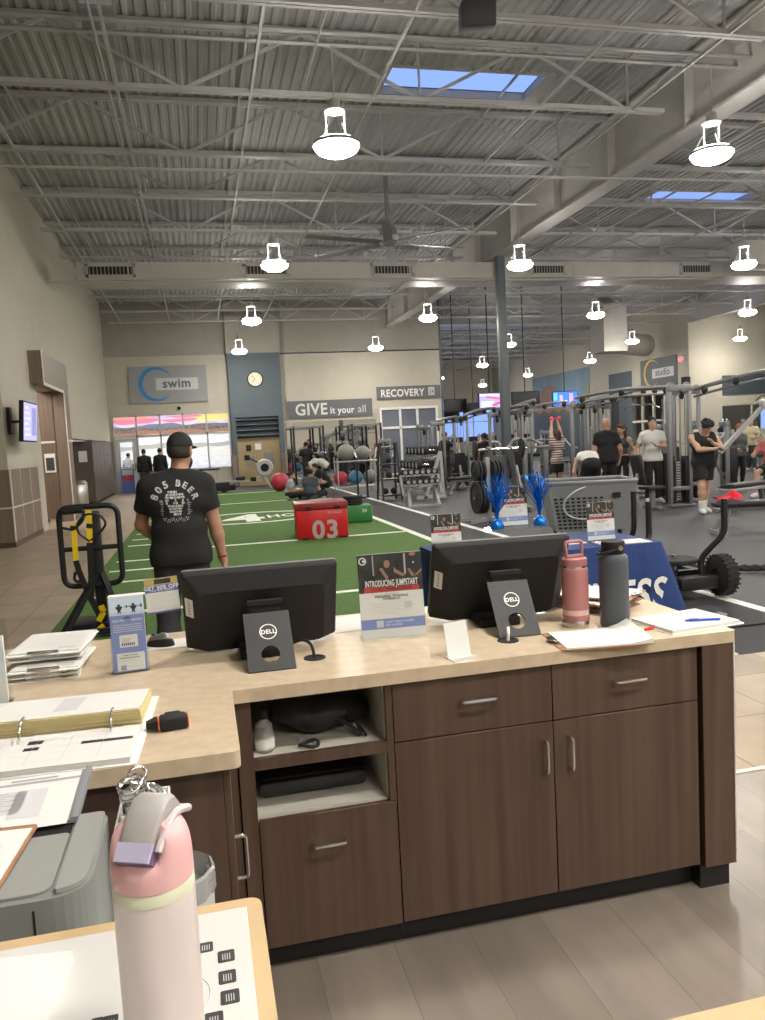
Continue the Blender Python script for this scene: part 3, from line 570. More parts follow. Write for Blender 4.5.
# ------------------------------------------------------------------ clipboards
def clipboard(label,loc,rz,nsheet=1,board='cork',group='clipboards on the counter',w=.228,l=.315,th=.004,curl=0,tint=None,seed=2):
    t=thing('clipboard',label,'clipboard',loc,rz,group)
    m=MB(); slabtop(m,rpoly([(-w/2,-l/2),(w/2,-l/2),(w/2,l/2),(-w/2,l/2)],.012),0,.003); m.build('board',M[board],t)
    p=MB(); x0,x1,y0,y1=-w/2+.006,w/2-.006,-l/2+.006,l/2-.02; n=8; h=.003+th
    vs=[]
    for i in range(n+1):
        u=i/n; y=y0+(y1-y0)*u; zc=curl*(max(0,.35-u)/.35)**2
        vs+=[(x0,y,h+zc*.4),(x1,y,h+zc),(x0,y,.0032),(x1,y,.0032)]
    fs=[]
    for i in range(n):
        a=i*4;b=a+4; fs+=[(a,a+1,b+1,b),(a,b,b+2,a+2),(a+1,a+3,b+3,b+1),(a+2,b+2,b+3,a+3)]
    fs+=[(0,2,3,1),(n*4,n*4+1,n*4+3,n*4+2)]; p.add(vs,fs)
    r=random.Random(seed)
    def ln(xa,xb,ya,yb,mi): p.add([(xa,ya,h+.0005),(xb,ya,h+.0005),(xb,yb,h+.0005),(xa,yb,h+.0005)],[(0,1,2,3)],mi)
    for k in range(14):
        y=y1-.05-.0135*k
        if y<y0+.02+ (.1 if curl else 0): break
        ln(x0+.014,x0+.014+(x1-x0-.03)*r.uniform(.5,1),y,y+.0022,1)
    ln(x0+.02,x0+.075,y1-.05,y1-.02,1)
    p.build('paper',[M['paper'],M['inklt']],t)
    c=MB().box(-.05,.05,l/2-.022,l/2-.006,.003,.007).cyl((-.048,l/2-.014,.009),(.048,l/2-.014,.009),.0042,10); c.add([(-.035,l/2-.01,.0115),(.035,l/2-.01,.0115),(.02,l/2+.012,.0155),(-.02,l/2+.012,.0155),(-.035,l/2-.01,.0095),(.035,l/2-.01,.0095),(.02,l/2+.012,.0135),(-.02,l/2+.012,.0135)],[(0,1,2,3),(7,6,5,4),(0,4,5,1),(1,5,6,2),(2,6,7,3),(3,7,4,0)])
    c.build('clip',M['chrome'],t)
    return t
# right end of the counter
clipboard('brown clipboard with curled sheets lying before the two bottles',(1.262,2.372,ZT),R(82),th=.004,curl=.03,seed=3)
clipboard('thick white clipboard pad with a blue pen, at the right counter corner',(1.65,2.44,ZT),R(-83),th=.012,board='white',seed=4)
for k,(dx,dy,rz) in enumerate(((0,0,-150),(.012,-.01,-143),(-.01,-.02,-158),(.02,-.03,-138))):
    clipboard(['lowest clipboard of the fanned stack behind the slate bottle','second clipboard up in the fanned stack behind the slate bottle','third clipboard up in the fanned stack behind the slate bottle','top clipboard of the fanned stack behind the slate bottle'][k],(1.50+dx,2.86+dy,ZT+.0165*k),R(rz),th=.003,seed=5+k)
clipboard('loose clipboard beside the pink bottle, behind it',(1.22,3.00,ZT),R(88),th=.002,w=.2,l=.24,board='white',seed=12)
# left end: two stacks with clips towards the staff
for k in range(3): clipboard(['bottom clipboard of the near stack by the clear display, left end','middle clipboard of the near stack by the clear display, left end','top clipboard of the near stack by the clear display, left end'][k],(-.54+.010*k,2.765-.008*k,ZT+.0160*k),R(182-3*k),th=.003,board='white',seed=20+k,w=.22,l=.28)
for k in range(2): clipboard(['lower clipboard of the far left pair, under the wide white pad','wide white clipboard pad topping the left stacks'][k],(-.535+.006*k,2.845-.01*k,ZT+.0505+.0175*k),R(178-3*k),th=.006,board='white',seed=24+k,w=.235,l=.30)
def pen(name,label,loc,rz,col,ln=.14):
    t=thing(name,label,'pen',loc,rz); MB().cyl((0,0,.0045),(ln*.72,0,.0045),.0045,10).build('barrel',M[col],t); MB().cyl((ln*.72,0,.0045),(ln,0,.0045),.0043,10,0,.001).build('tip',M['signwhite'] if col=='bluepen' else M[col],t); MB().cyl((-.012,0,.0045),(0,0,.0045),.004,8).box(.0,.035,-.0015,.0015,.009,.0105).build('clip',M[col],t); return t
pen('pen','red pen cap lying by the white clipboard pad',(1.475,2.405,ZT),R(8),'redpen',.075)
pen('pen','blue and white ballpoint pen lying across the white pad',(1.63,2.395,ZT+.0165),R(-14),'bluepen',.15)
# phone stand
t=MB(); prof=[(0,.0),(.065,.0),(.065,.003),(.016,.0035),(-.0,.112),(-.004,.112)]
t.prism([(-.042,0),(.042,0),(.042,.003),(-.042,.003)],(0,0,0),(1,0,0),(0,0,1),.07)
t=MB().box(-.042,.042,-.035,.03,0,.003).bar((0,.004,.0),(.0,.028,.112),.084,.003,up=(0,1,0)).box(-.042,.042,-.036,-.033,.0,.012)
t.xf(Matrix.Translation((.768,2.345,ZT))@Matrix.Rotation(R(12),4,'Z')); solo('phone_stand',t,M['signwhite'],'small white bent plastic stand in front of the right computer','stand')
# ------------------------------------------------------------------ bottles on the counter
t=thing('water_bottle','rose pink bottle with square loop lid and steel base','bottle',(1.288,2.57,ZT),R(8))
r=.0475
MB().lathe([(0,0),(r*.96,0),(r,.004),(r,.022),(r*.985,.023),(0,.023)],n=32).build('steel_base',M['steelb'],t)
MB().lathe([(r*.985,.023),(r*1.0,.025),(r,.205),(r*.97,.212),(r*.90,.216)],n=32).build('body',M['pink'],t)
MB().lathe([(r*1.012,.045),(r*1.012,.064)],n=32).build('label_band',M['owpink'] if False else mat('pale_pink_band',(.62,.40,.37),.5),t)
MB().lathe([(r*.90,.212),(r*.86,.216),(r*.86,.222),(r*.90,.224)],n=32).build('neck_ring',M['chrome'],t)
MB().lathe([(0,.222),(r*.93,.222),(r*.95,.226),(r*.93,.247),(r*.85,.25),(0,.25)],n=32).build('lid',M['pink'],t)
MB().tube(fillet([(-.030,0,.248),(-.038,0,.308),(.034,0,.308),(.032,0,.248)],.014,5),.0062,10).cyl((-.034,0,.254),(.034,0,.254),.008,12).build('loop_handle',M['pink'],t)
t=thing('water_bottle','tall slate grey bottle with black screw lid and strap','bottle',(1.412,2.515,ZT),R(-20))
r=.0515
MB().lathe([(0,0),(r*.95,0),(r,.006),(r,.235),(r*.97,.25),(r*.85,.258),(r*.70,.262)],n=36).build('body',M['greyb'],t)
MB().lathe([(0,.260),(r*.72,.260),(r*.74,.266),(r*.78,.270),(r*.80,.300),(r*.76,.306),(0,.306)],n=32).build('lid',M['blackp'],t)
MB().cyl((.02,-.034,.285),(.02,-.047,.285),.008,14).build('pivot',M['steelb'],t)
MB().tube(fillet([(.02,-.040,.285),(-.03,-.042,.27),(-.052,-.02,.262),(-.052,.02,.262),(-.02,.044,.275),(.02,.040,.285)],.02,4),.0055,8).build('strap',M['blackp'],t)
# barcode scanner
t=thing('handheld_scanner','small black device with orange edges lying by the ring binder','scanner',(-.112,2.035,ZT),R(5))
MB().rbox(-.035,.033,-.028,.020,0,.034,.006).rbox(-.022,.022,.015,.048,0,.030,.007).build('body',M['blackp'],t)
MB().rbox(.0335,.037,-.026,.018,.003,.031,.002).rbox(-.0395,-.0355,-.026,.018,.003,.031,.002).build('trim',mat('orange_trim',(.65,.11,.04),.4),t)
m=MB(); vs=[(x,y*s,z) for x,s,a,b in ((-.04,1,.003,.031),(-.068,.45,.009,.024)) for y,z in ((-.025,a),(.018,a),(.018,b),(-.025,b))]; m.add(vs,[(0,1,5,4),(1,2,6,5),(2,3,7,6),(3,0,4,7),(4,5,6,7),(3,2,1,0)]).build('nose',M['blackp'],t)
# ring binder, open
t=thing('ring_binder','open white ring binder with thick yellow-edged pages','binder',(-.42,2.06,ZT),R(-3))
MB().rbox(-.36,.245,-.232,.262,0,.005,.002,0,1).build('cover',M['signwhite'],t)
p=MB().box(-.35,.225,.035,.245,.006,.052,0); p.box(-.345,.222,.04,.243,.052,.055,1)
p.v=[(x,y-(.03*(z-.006)/.049 if y<.1 else 0),z-(0.02*(z/.055) if y>.2 else 0)) for x,y,z in p.v]
for k in range(5): 
    x=-.33+.11*k; zz=lambda y: .0562-.02*((y-.01)/.233)+.0
    p.add([(x,.06,zz(.06)),(x+.09-.03*(k%2),.06,zz(.06)),(x+.09-.03*(k%2),.21,zz(.21)),(x,.21,zz(.21))],[(0,1,2,3)],3 if k%2==0 else 2)
p.build('page_block',[M['papery'],M['paper'],M['inklt'],mat('form_pale',(.68,.67,.65),.8)],t)
p=MB().box(-.35,.23,-.225,-.01,.006,.018,0)
def q(a,b,c,d,mi): p.add([(a,b,.0186),(c,b,.0186),(c,d,.0186),(a,d,.0186)],[(0,1,2,3)],mi)
q(-.03,-.075,.005,-.05,1); q(-.03,-.115,.005,-.095,1); q(.10,-.105,.22,-.088,1); q(-.30,-.175,-.16,-.155,1)
for k in range(7): q(-.33+.08*k,-.2,-.328+.08*k,-.03,2)
for k in range(4): q(-.33,-.19+.045*k,.22,-.1885+.045*k,2)
p.build('front_page',[M['paper'],M['inkdk'],M['inklt']],t)
for x in (-.27,-.055,.16): rg=MB(); rg.tube(arcpts((x,.0,.02),.042,-.3,PI+.3,14,(0,1,0),(0,0,1)),.0032,8); rg.box(x-.02,x+.02,-.012,.012,.006,.012); rg.build('ring',M['chrome'],t)
# shelf contents
t=thing('pouch','black padded pouch with hanging straps on the upper shelf','bag',(.34,2.52,.682),R(-6))
m=MB().sph((0,0,.065),1,0,20,12,(.155,.10,.065)).sph((-.07,-.02,.075),1,0,16,10,(.10,.08,.055)); m.v=[(x+.012*math.sin(23*y),y,max(.001,z+.010*math.sin(31*x+9*y))) for x,y,z in m.v]; m.build('body',M['vinylblk'],t)
MB().tube(fillet([(.02,-.08,.07),(.09,-.11,.03),(.115,-.13,.006),(.10,-.1,.05)],.03),.006,6).tube(fillet([(.06,-.07,.09),(.10,-.10,.045),(.13,-.125,.004)],.03),.005,6).build('strap',M['blackm'],t)
solo('rubber_band',MB().tube([(.27+.030*math.cos(a),2.37+.022*math.sin(a),.690+.004*math.sin(2*a)) for a in [2*PI*k/24 for k in range(24)]],.0055,8,closed=True),M['blackr'],'black elastic loop at the edge of the upper shelf','band')
t=thing('spray_bottle','clear plastic bottle with dark cap at the upper shelf corner','bottle',(.135,2.385,.682))
MB().lathe([(0,.001),(.026,.001),(.03,.006),(.03,.05),(.028,.062),(.026,.07),(.026,.082),(.012,.098),(.012,.104)],n=20).build('body',mat('cloudy_plastic',(.55,.55,.53),.3,trans=.6),t); MB().cyl((0,0,.103),(0,0,.130),.014,16).build('cap',M['blackp'],t); MB().lathe([(.0305,.012),(.0305,.046)],n=20).build('label',M['paper'],t)
t=thing('cash_tray','flat black plastic tray lying on the lower shelf','tray',(.285,2.55,.502),R(0))
MB().rbox(-.175,.175,-.12,.14,.001,.055,.018).build('body',M['darkgrey'],t); MB().rbox(-.165,.165,-.108,.13,.056,.063,.004).build('lid',M['blackp'],t); MB().rbox(.15,.185,-.06,-.03,.036,.068,.004).build('latch',M['blackp'],t)
# clear display at the far left edge
t=thing('acrylic_display','clear acrylic display holding leaflets at the extreme left counter end','display',(-.64,2.42,ZT),R(4))
MB().box(-.06,.06,-.01,-.007,0,.25).box(-.06,.06,.02,.023,0,.25).box(-.06,.06,-.06,.05,0,.004).build('acrylic_stand',M['acryl'],t)
b=MB().box(-.05,.05,-.005,.012,.005,.2,0); b.box(-.045,.045,-.006,-.005,.13,.19,1); b.build('leaflet',[M['paper'],M['skyprint']],t)
# ================================================================== nearest desk, printer, big bottle
t=thing('desk','maple-edged standing desk nearest the viewer, lower left','desk',(-.6,.65,0))
m=MB(); slabtop(m,rpoly([(-1.5,.1),(.043,.1),(.043,1.14),(-1.5,1.14)],[.01,.01,.022,.01]),.922,.95); m.build('desk_top',M['desk'],t,True)
MB().box(-1.3,-.05,.3,1.1,0,.03).box(-.75,-.6,.6,.75,.03,.922).build('pedestal',M['darkgrey'],t,True)
m=MB().rbox(-.62,.021,.3,1.115,.9505,.9525,.001,0,1); o=solo('desk_mat',m,M['matwhite'],'white desk mat printed with a ring and dark square tags','desk mat')
k=MB(); ms=[M['darkgrey'],M['inklt'],M['greylt']]
for (x,y,w_,h_) in ((-.038,1.035,.019,.021),(-.012,1.008,.022,.024),(-.012,.966,.022,.025),(-.010,.928,.023,.025),(-.030,.894,.022,.026),(-.03,.85,.022,.026),(-.165,.93,.014,.018),(-.15,.925,.018,.027),(-.165,.875,.014,.018)):
    slabtop(k,rpoly([(x-w_/2,y-h_/2),(x+w_/2,y-h_/2),(x+w_/2,y+h_/2),(x-w_/2,y+h_/2)],.003,3),.9526,.9532,0)
    for j in range(4): k.box(x-.005+.003*j,x-.004+.003*j,y-h_*.32,y+h_*.2,.9533,.9534,1)
k.tube([(-.075+.042*math.cos(2*PI*i/40),.945+.042*math.sin(2*PI*i/40),.9526) for i in range(40)],.0012,6,2,True)
kk=k.build('printed_pattern',ms,o)
paperpile('booklet','thick white booklet on the desk at the lower left corner','booklet',(-.335,.90,.9528),R(-8),.2,.36,.012,0)
t=thing('water_bottle','shimmering white tumbler with pink flip lid standing nearest the viewer','bottle',(-.079,.835,.9528),R(0))
r=.0425
MB().lathe([(0,0),(r*.93,0),(r*.97,.006),(r*.985,.08),(r*1.0,.20),(r*.985,.207)],n=48).build('body',M['owala'],t)
MB().lathe([(r*1.0,.207),(r*1.0,.219),(r*.97,.221)],n=48).build('band',M['owgreen'],t)
m=MB(); n=48; rows=[(1.0,.221),(1.0,.232),(.995,.242),(.98,.252),(.95,.261),(.90,.269),(.82,.276),(.68,.281),(.45,.284),(.0,.285)]; vs=[]
for q,z in rows:
    for kx in range(n):
        a=2*PI*kx/n; dip=min(1,max(0,math.cos(a-math.atan2(-.9,-.42))-.55)*5)*max(0,(z-.232)/.05)*.030*(1 if q>.1 else 0)
        vs.append((r*q*math.cos(a),r*q*math.sin(a),z-dip))
m.add(vs,[(j*n+i,j*n+(i+1)%n,(j+1)*n+(i+1)%n,(j+1)*n+i) for j in range(len(rows)-1) for i in range(n)],0,True).build('lid',M['owpink'],t)
ax=V((-.42,-.9,0)).normalized(); sd=V((-ax.y,ax.x,0))
sp=MB(); vs=[]; prof=((.036,.258,.017,.006),(.026,.272,.0185,.008),(.010,.290,.020,.011),(-.008,.300,.0205,.013),(-.022,.298,.020,.015),(-.033,.286,.019,.018),(-.037,.268,.018,.018))
for (q_,z,w_,th) in prof:
    for a,b in ((-1,0),(-.8,.003),(.8,.003),(1,0),(1,-1),(-1,-1)): vs.append(ax*q_+sd*(a*w_)+V((0,0,z+(b*th if b<0 else b))))
N6=6; sp.add([tuple(v) for v in vs],[(N6*i+a,N6*i+(a+1)%N6,N6*i+N6+(a+1)%N6,N6*i+N6+a) for i in range(len(prof)-1) for a in range(N6)]+[tuple(range(N6)),tuple(N6*(len(prof)-1)+a for a in range(N6))],0,True); sp.build('flip_cover',M['owgrey'],t)
MB().bar(tuple(ax*.0405+V((0,0,.2565))),tuple(ax*.028+V((0,0,.2705))),.0385,.004,up=(0,0,1)).build('cover_lip',M['owlav'],t)
MB().bar(tuple(ax*.034+V((0,0,.250))),tuple(ax*.020+V((0,0,.262))),.040,.012).build('spout',M['owpurp'],t)
pth=[ax*.028+sd*.024+V((0,0,.262)),ax*.010+sd*.0245+V((0,0,.279)),-ax*.012+sd*.0245+V((0,0,.286)),-ax*.034+sd*.026+V((0,0,.280)),-ax*.050+sd*.022+V((0,0,.272)),-ax*.054-sd*.010+V((0,0,.268)),-ax*.046-sd*.024+V((0,0,.268)),-ax*.030-sd*.028+V((0,0,.262))]
MB().tube(fillet(pth,.010,4),.0042,8).build('carry_loop',mat('loop_mauve',(.55,.47,.49),.4),t)
# printer and its stand
t=thing('printer_stand','pale grey low stand carrying the printer','stand',(-.6,1.5,0)); MB().rbox(-1.1,-.09,1.22,1.60,.70,.725,.004).build('top',M['greylt'],t,True); MB().box(-1.08,-.16,1.24,1.58,0,.70).build('body',mat('stand_beige',(.45,.42,.34),.6),t,True)
t=thing('printer','grey office printer with a curved right end beside the desk','printer',(-.5,1.5,.725))
m=MB(); slabtop(m,rpoly([(-.32,-.25),(.285,-.25),(.285,.03),(-.32,.03)],[.02,.07,.03,.02],8),.0,.215); m.build('body',M['printer'],t)
m=MB(); slabtop(m,rpoly([(-.31,-.235),(.225,-.235),(.225,-.04),(-.31,-.04)],[.01,.03,.01,.01],5),.216,.220); m.build('top_panel',M['printerlt'],t)
m=MB(); slabtop(m,rpoly([(.232,-.24),(.278,-.235),(.280,.02),(.232,.02)],[.004,.04,.012,.004],5),.216,.224); m.build('end_rail',M['printerlt'],t)
MB().box(-.3,.225,-.036,.005,.2155,.2165).build('paper_slot',M['blackp'],t)
MB().box(-.30,.20,-.2512,-.2500,.088,.093).box(.20,.203,-.2514,-.2500,.0,.20).build('tray_seam',M['blackp'],t)
m=MB().bar((-.05,.0,.222),(-.05,.205,.236),.56,.006).bar((.228,.0,.224),(.228,.205,.238),.012,.012); m.build('feed_tray',M['grey'],t)
m=MB(); z=lambda y: .004+.222+y*.0683
def sq(a,b,c,d,mi,l=0): m.add([(a,b,z(b)+l*.0006),(c,b,z(b)+l*.0006),(c,d,z(d)+l*.0006),(a,d,z(d)+l*.0006)],[(0,1,2,3)],mi)
sq(-.33,-.012,.215,.20,0); sq(-.33,.165,.215,.175,2,1); sq(-.33,.05,.12,.14,1,1); sq(.10,.03,.16,.14,1,1)
for k in range(9): 
    for j in range(6): sq(-.3+.07*j,.055+.0095*k,-.3+.07*j+.035+.02*((k*j)%2),.0575+.0095*k,2,2)
sq(.08,.180,.17,.188,2,1)
m.xf(Matrix.Translation((-.5,1.5,.725))); solo('printed_sheet',m,[M['paper'],mat('form_grey',(.55,.55,.56),.8),M['ink']],'printed schedule sheets lying on the printer feed tray','paper')
cb_=clipboard('brown clipboard lying on the printer top with ruled form',(-.46,1.345,.725+.2275),R(-5),th=.003,seed=40,group='clipboards near the printer')
m=MB().box(-.115,-.10,1.32,1.78,.5,.93).box(-.155,-.10,1.32,1.335,.726,.90); 
t=thing('paper_tray','white plastic file box standing right of the printer','file box',(-.15,1.56,.7255)); MB().rbox(-.202,-.198,1.47,1.59,.7255,.93,.001,0,1).rbox(-.108,-.104,1.47,1.59,.7255,.95,.001,0,1).rbox(-.202,-.104,1.586,1.59,.7255,.95,.001,0,1).rbox(-.202,-.104,1.47,1.474,.7255,.90,.001,0,1).box(-.2,-.106,1.472,1.588,.7255,.73).build('box_body',M['signwhite'],t,True); MB().box(-.19,-.115,1.50,1.54,.731,.94).build('folders',M['paper'],t,True)
m=MB(); r_=random.Random(8)
for k in range(7):
    c=V((-.155+r_.uniform(-.03,.03),1.525+r_.uniform(-.02,.02),.965+.006*k)); a=r_.uniform(0,3); u=V((math.cos(a),math.sin(a),.2)); v=V((-math.sin(a),math.cos(a),.5)).normalized()
    m.tube([c+u*(.024*math.cos(q))+v*(.016*math.sin(q)) for q in [2*PI*i/14 for i in range(14)]],.0028,6,0,True)
m.lathe([(0,0),(.035,0),(.035,.012),(0,.012)],(-.155,1.522,.9405),16); solo('clip_tangle',m,M['chrome'],'tangle of chrome rings on the white file box beside the printer','clips')
t=thing('waste_bin','small round bin lined with a clear bag behind the big tumbler','bin',(-.115,1.722,0)); MB().lathe([(0,.0),(.07,.0),(.08,.68),(.076,.68),(.066,.01),(0,.01)],n=28).build('bin_body',M['greylt'],t); m=MB().lathe([(.076,.64),(.085,.66),(.084,.70),(.078,.705),(.073,.65)],n=28); m.v=[(x*(1+.03*math.sin(19*math.atan2(y,x))),y*(1+.03*math.sin(17*math.atan2(y,x))),z) for x,y,z in m.v]; m.build('liner_bag',M['bag'],t)
# second desk corner at the lower right
t=thing('side_desk','maple-edged desk corner at the lower right','desk',(.9,.4,0)); m=MB(); slabtop(m,rpoly([(.44,.0),(1.5,.0),(1.5,.745),(.44,.745)],.02),.922,.95); m.build('desk_top',M['desk'],t,True); MB().box(.95,1.05,.3,.4,0,.922).build('pedestal',M['darkgrey'],t,True)
paperpile('paper_sheets','white sheet on the desk corner at the lower right','paper',(.69,.57,.95),R(4),.22,.30,.003,4)
# ================================================================== things fixed to walls and roof
def sign(name,label,x0,x1,z0,z1,y,cat='sign'):
    t=thing(name,label,cat,((x0+x1)/2,y,z0)); MB().box(x0,x1,y-.05,y,z0,z1).build('board',M['signsilver'] if 'swim' in label or 'studio' in label else M['signgrey'],t,True); return t
def crescent(mb,o,x,y,r,mi=0,th0=.30,n=50,a0=.55,a1=2*PI-.75):
    """C-shaped ring, thick on its left, thinning to both ends; in the plane (o;x,y)"""
    o=V(o);x=V(x);y=V(y); vs=[]
    for k in range(n+1):
        t=k/n; a=a0+(a1-a0)*t; w=max(.008,th0*math.sin(PI*t)**.9)
        for q in (1,1-w): vs.append(o+x*(r*q*math.cos(a))+y*(r*q*math.sin(a)))
    mb.add(vs,[(2*k,2*k+1,2*k+3,2*k+2) for k in range(n)],mi)
t=sign('wall_sign','grey sign with a blue crescent and the word swim over the pool windows',-2.56,.53,3.60,5.10,YB-.02); ys=YB-.08
crescent(m:=MB(),(-1.5,ys,4.37),(1,0,0),(0,0,1),.69,0,.24,50,.35,2*PI-.5); m.build('crescent',M['ringblue'],t,True)
MB().box(-1.50,.17,ys-.01,YB-.06,4.12,4.60).build('word_panel',M['greylt'],t,True)
MB().text('swim',(-.68,ys-.02,4.22),(1,0,0),(0,0,1),.50,bold=.03,align='CENTER').build('lettering',M['signgrey'],t,True)
t=sign('wall_sign','dark sign reading GIVE it your all over the mirror',3.79,7.46,2.72,3.46,YB-.02); ys=YB-.08
MB().text('GIVE',(4.10,ys,2.86),(1,0,0),(0,0,1),.68,bold=.024,sx=.92).build('lettering',mat('letter_pale',(.62,.61,.58),.6),t,True); MB().text('all',(6.80,ys,2.88),(1,0,0),(0,0,1),.46).build('lettering',M['greylt'],t,True)
MB().text('it your',(5.60,ys,2.88),(1,0,0),(0,0,1),.40,bold=.02,sx=.90).build('lettering',M['signwhite'],t,True)
t=sign('wall_sign','dark sign reading RECOVERY with a small boxed number 24',7.69,10.58,3.38,3.93,YB-.02)
MB().text('RECOVERY',(7.86,ys,3.49),(1,0,0),(0,0,1),.44,bold=.026,sx=.85).build('lettering',M['signwhite'],t,True)
m=MB().box(10.02,10.30,ys,ys+.02,3.49,3.84,0); m.text('24',(10.16,ys-.004,3.56),(1,0,0),(0,0,1),.26,1,.02,'CENTER',sx=.75).build('number_badge',[M['greylt'],M['signgrey']],t,True)
t=thing('wall_sign','grey sign with a yellow crescent and the word studio','sign',(XR-.05,36.6,3.55))
MB().box(XR-.05,XR,34.93,38.2,3.55,5.1).build('board',M['signgrey'],t,True); xs=XR-.06
crescent(m:=MB(),(xs,37.15,4.36),(0,-1,0),(0,0,1),.72,0,.22); m.build('crescent',M['ringgold'],t,True)
MB().box(xs-.02,xs,35.15,37.05,4.08,4.56).build('word_panel',M['greylt'],t,True)
MB().text('studio',(xs-.03,36.1,4.19),(0,-1,0),(0,0,1),.48,bold=.02,align='CENTER').build('lettering',M['signgrey'],t,True)
t=thing('exit_sign','small red lit exit sign beside the studio sign','exit sign',(XR-.05,34.5,4.7)); MB().rbox(XR-.09,XR-.001,34.33,34.67,4.68,4.92,.01).build('housing',M['signwhite'],t,True); MB().text('EXIT',(XR-.095,34.5,4.73),(0,-1,0),(0,0,1),.17,align='CENTER',bold=.02).build('lettering',M['exitred'],t,True)
MB().box(XR-.094,XR-.09,34.35,34.65,4.70,4.90).build('face',M['exitred'],t,True)
t=thing('wall_clock','round cream faced clock on the slate blue pilaster','clock',(2.49,YB-.3,4.42)); yc=YB-.3
MB().lathe([(.31,0),(.33,.03),(.33,.05),(.29,.055),(.285,.03)],(2.49,yc-.001,4.42),36,axis=(0,-1,0)).build('case',M['blackp'],t,True); MB().lathe([(0,.03),(.286,.03)],(2.49,yc,4.42),36,axis=(0,-1,0),sm=False).build('face',mat('clock_face',(.72,.66,.50),.5),t,True)
h=MB()
for k in range(12): a=2*PI*k/12; h.bar((2.49+.22*math.cos(a),yc-.034,4.42+.22*math.sin(a)),(2.49+.25*math.cos(a),yc-.034,4.42+.25*math.sin(a)),.018,.004,up=(0,1,0))
h.build('hour_marks',M['blackp'],t,True)
MB().bar((2.49,yc-.038,4.42),(2.36,yc-.038,4.31),.02,.004,up=(0,1,0)).build('hour_hand',M['blackp'],t,True); MB().bar((2.49,yc-.042,4.42),(2.34,yc-.042,4.57),.014,.004,up=(0,1,0)).build('minute_hand',M['blackp'],t,True)
def dome(label,loc,ax): 
    t=thing('security_camera',label,'security camera',loc); MB().lathe([(.09,0),(.09,.03),(.07,.035)],n=18,axis=ax).build('mount',M['signwhite'],t); MB().lathe([(.075,.03),(.06,.08),(.03,.105),(0,.11)],n=18,axis=ax).build('dome',M['screenblk'],t)
dome('dark dome camera on the cream left wall, right of the timber portal',(XL,22.9,3.56),(1,0,0)); dome('dark dome camera under the swim sign',(-.65,YB-.0,3.37),(0,-1,0))
# pilaster niche fittings
t=thing('wall_phone','dark wall phone box in the tan niche','wall box',(2.05,YB-.1,1.5)); MB().rbox(1.95,2.15,YB-.12,YB-.061,1.46,1.72,.015).build('case',M['blackp'],t,True); MB().rbox(1.99,2.04,YB-.15,YB-.12,1.48,1.70,.01).build('handset',M['darkgrey'],t,True)
solo('notice_sheet',MB().box(2.32,2.58,YB-.066,YB-.061,1.5,1.76),M['paper'],'white notice sheet on the tan niche, right of the phone box','notice')
for x0,x1,z0,z1,l in ((1.88,2.32,.78,1.28,'left framed panel low in the tan niche, behind the rower'),(2.62,3.12,.78,1.42,'right framed mesh panel in the tan niche')):
    t=thing('wall_panel',l,'panel',((x0+x1)/2,YB-.06,z0)); MB().box(x0,x1,YB-.09,YB-.061,z0,z1).build('frame',M['tan'],t,True); MB().box(x0+.04,x1-.04,YB-.095,YB-.088,z0+.05,z1-.05).build('insert',mat('mesh_grey',(.20,.19,.17),.6,var=.4,scale=60),t,True)
# left wall: wainscot, portal, television, lockers
w=MB().box(XL,XL+.03,15.68,18.25,.10,1.44).box(XL-6,XL+.03,15.6,15.68,.10,1.44).box(XL,XL+.03,22.62,22.7,.0,1.44)
struct('trim_wainscot',w,M['wains']); struct('baseboard_left',MB().box(XL,XL+.04,15.68,18.25,0,.10).box(XL-6,XL+.04,15.59,15.68,0,.10),M['edgeb'])
ts=MB().box(XL+.025,XL+.045,15.60,15.66,.1,1.44).box(XL-6,XL+.035,15.585,15.60,.72,.75).box(XL+.03,XL+.04,15.68,18.25,.72,.75).box(XL+.03,XL+.036,16.5,16.52,.1,1.44).box(XL+.03,XL+.036,17.4,17.42,.1,1.44)
struct('trim_wainscot_joints',ts,M['trimlt'])
p=MB().box(XL-.02,XL+.28,18.4,19.05,3.25,3.95).box(XL-.02,XL+.28,19.05,20.95,3.25,3.95).box(XL-.02,XL+.28,20.95,21.7,0,3.95)
struct('trim_portal',p,M['wains'])
p=MB().box(XL+.275,XL+.29,18.39,18.46,3.22,3.97).box(XL+.275,XL+.29,18.4,20.98,3.20,3.27).box(XL+.275,XL+.295,20.93,20.99,0,3.25).box(XL+.275,XL+.29,20.95,21.7,2.0,2.05).box(XL-1.6,XL-.01,20.915,20.925,1.98,2.03)
struct('trim_portal_edges',p,M['trimlt'])
struct('wall_portal_return',MB().box(XL-1.6,XL-.004,20.925,21.05,.1,3.24),woodmat('portal_wood',(.12,.08,.06),(.17,.12,.09),2,.45)); struct('wall_portal_stone',MB().box(XL-2.6,XL-1.6,20.95,21.05,0,3.4),M['stone'])
t=thing('poster','small dark notice poster inside the portal','poster',(XL-.3,20.94,1.3)); MB().box(XL-.29,XL-.04,20.910,20.923,1.25,1.72).build('backing',M['paper'],t,True); MB().box(XL-.26,XL-.07,20.905,20.909,1.30,1.62).build('print',M['photo'],t,True)
t=thing('wall_television','small lit television angled out from the cream left wall','television',(XL+.02,15.9,2.3))
MB().box(XL+.001,XL+.06,15.95,16.15,2.1,2.6).bar((XL+.05,16.05,2.33),(XL+.29,16.05,2.33),.05,.05).build('bracket',M['blackm'],t,True)
m=MB().rbox(-.62,.62,-.03,.05,-.38,.38,.012); X=Matrix.Translation((XL+.33,16.2,2.32))@Matrix.Rotation(R(90),4,'Z')@Matrix.Rotation(R(5),4,'X'); m.xf(X).build('case',M['blackp'],t,True)
m=MB().box(-.59,.59,-.034,-.031,-.35,.35,0)
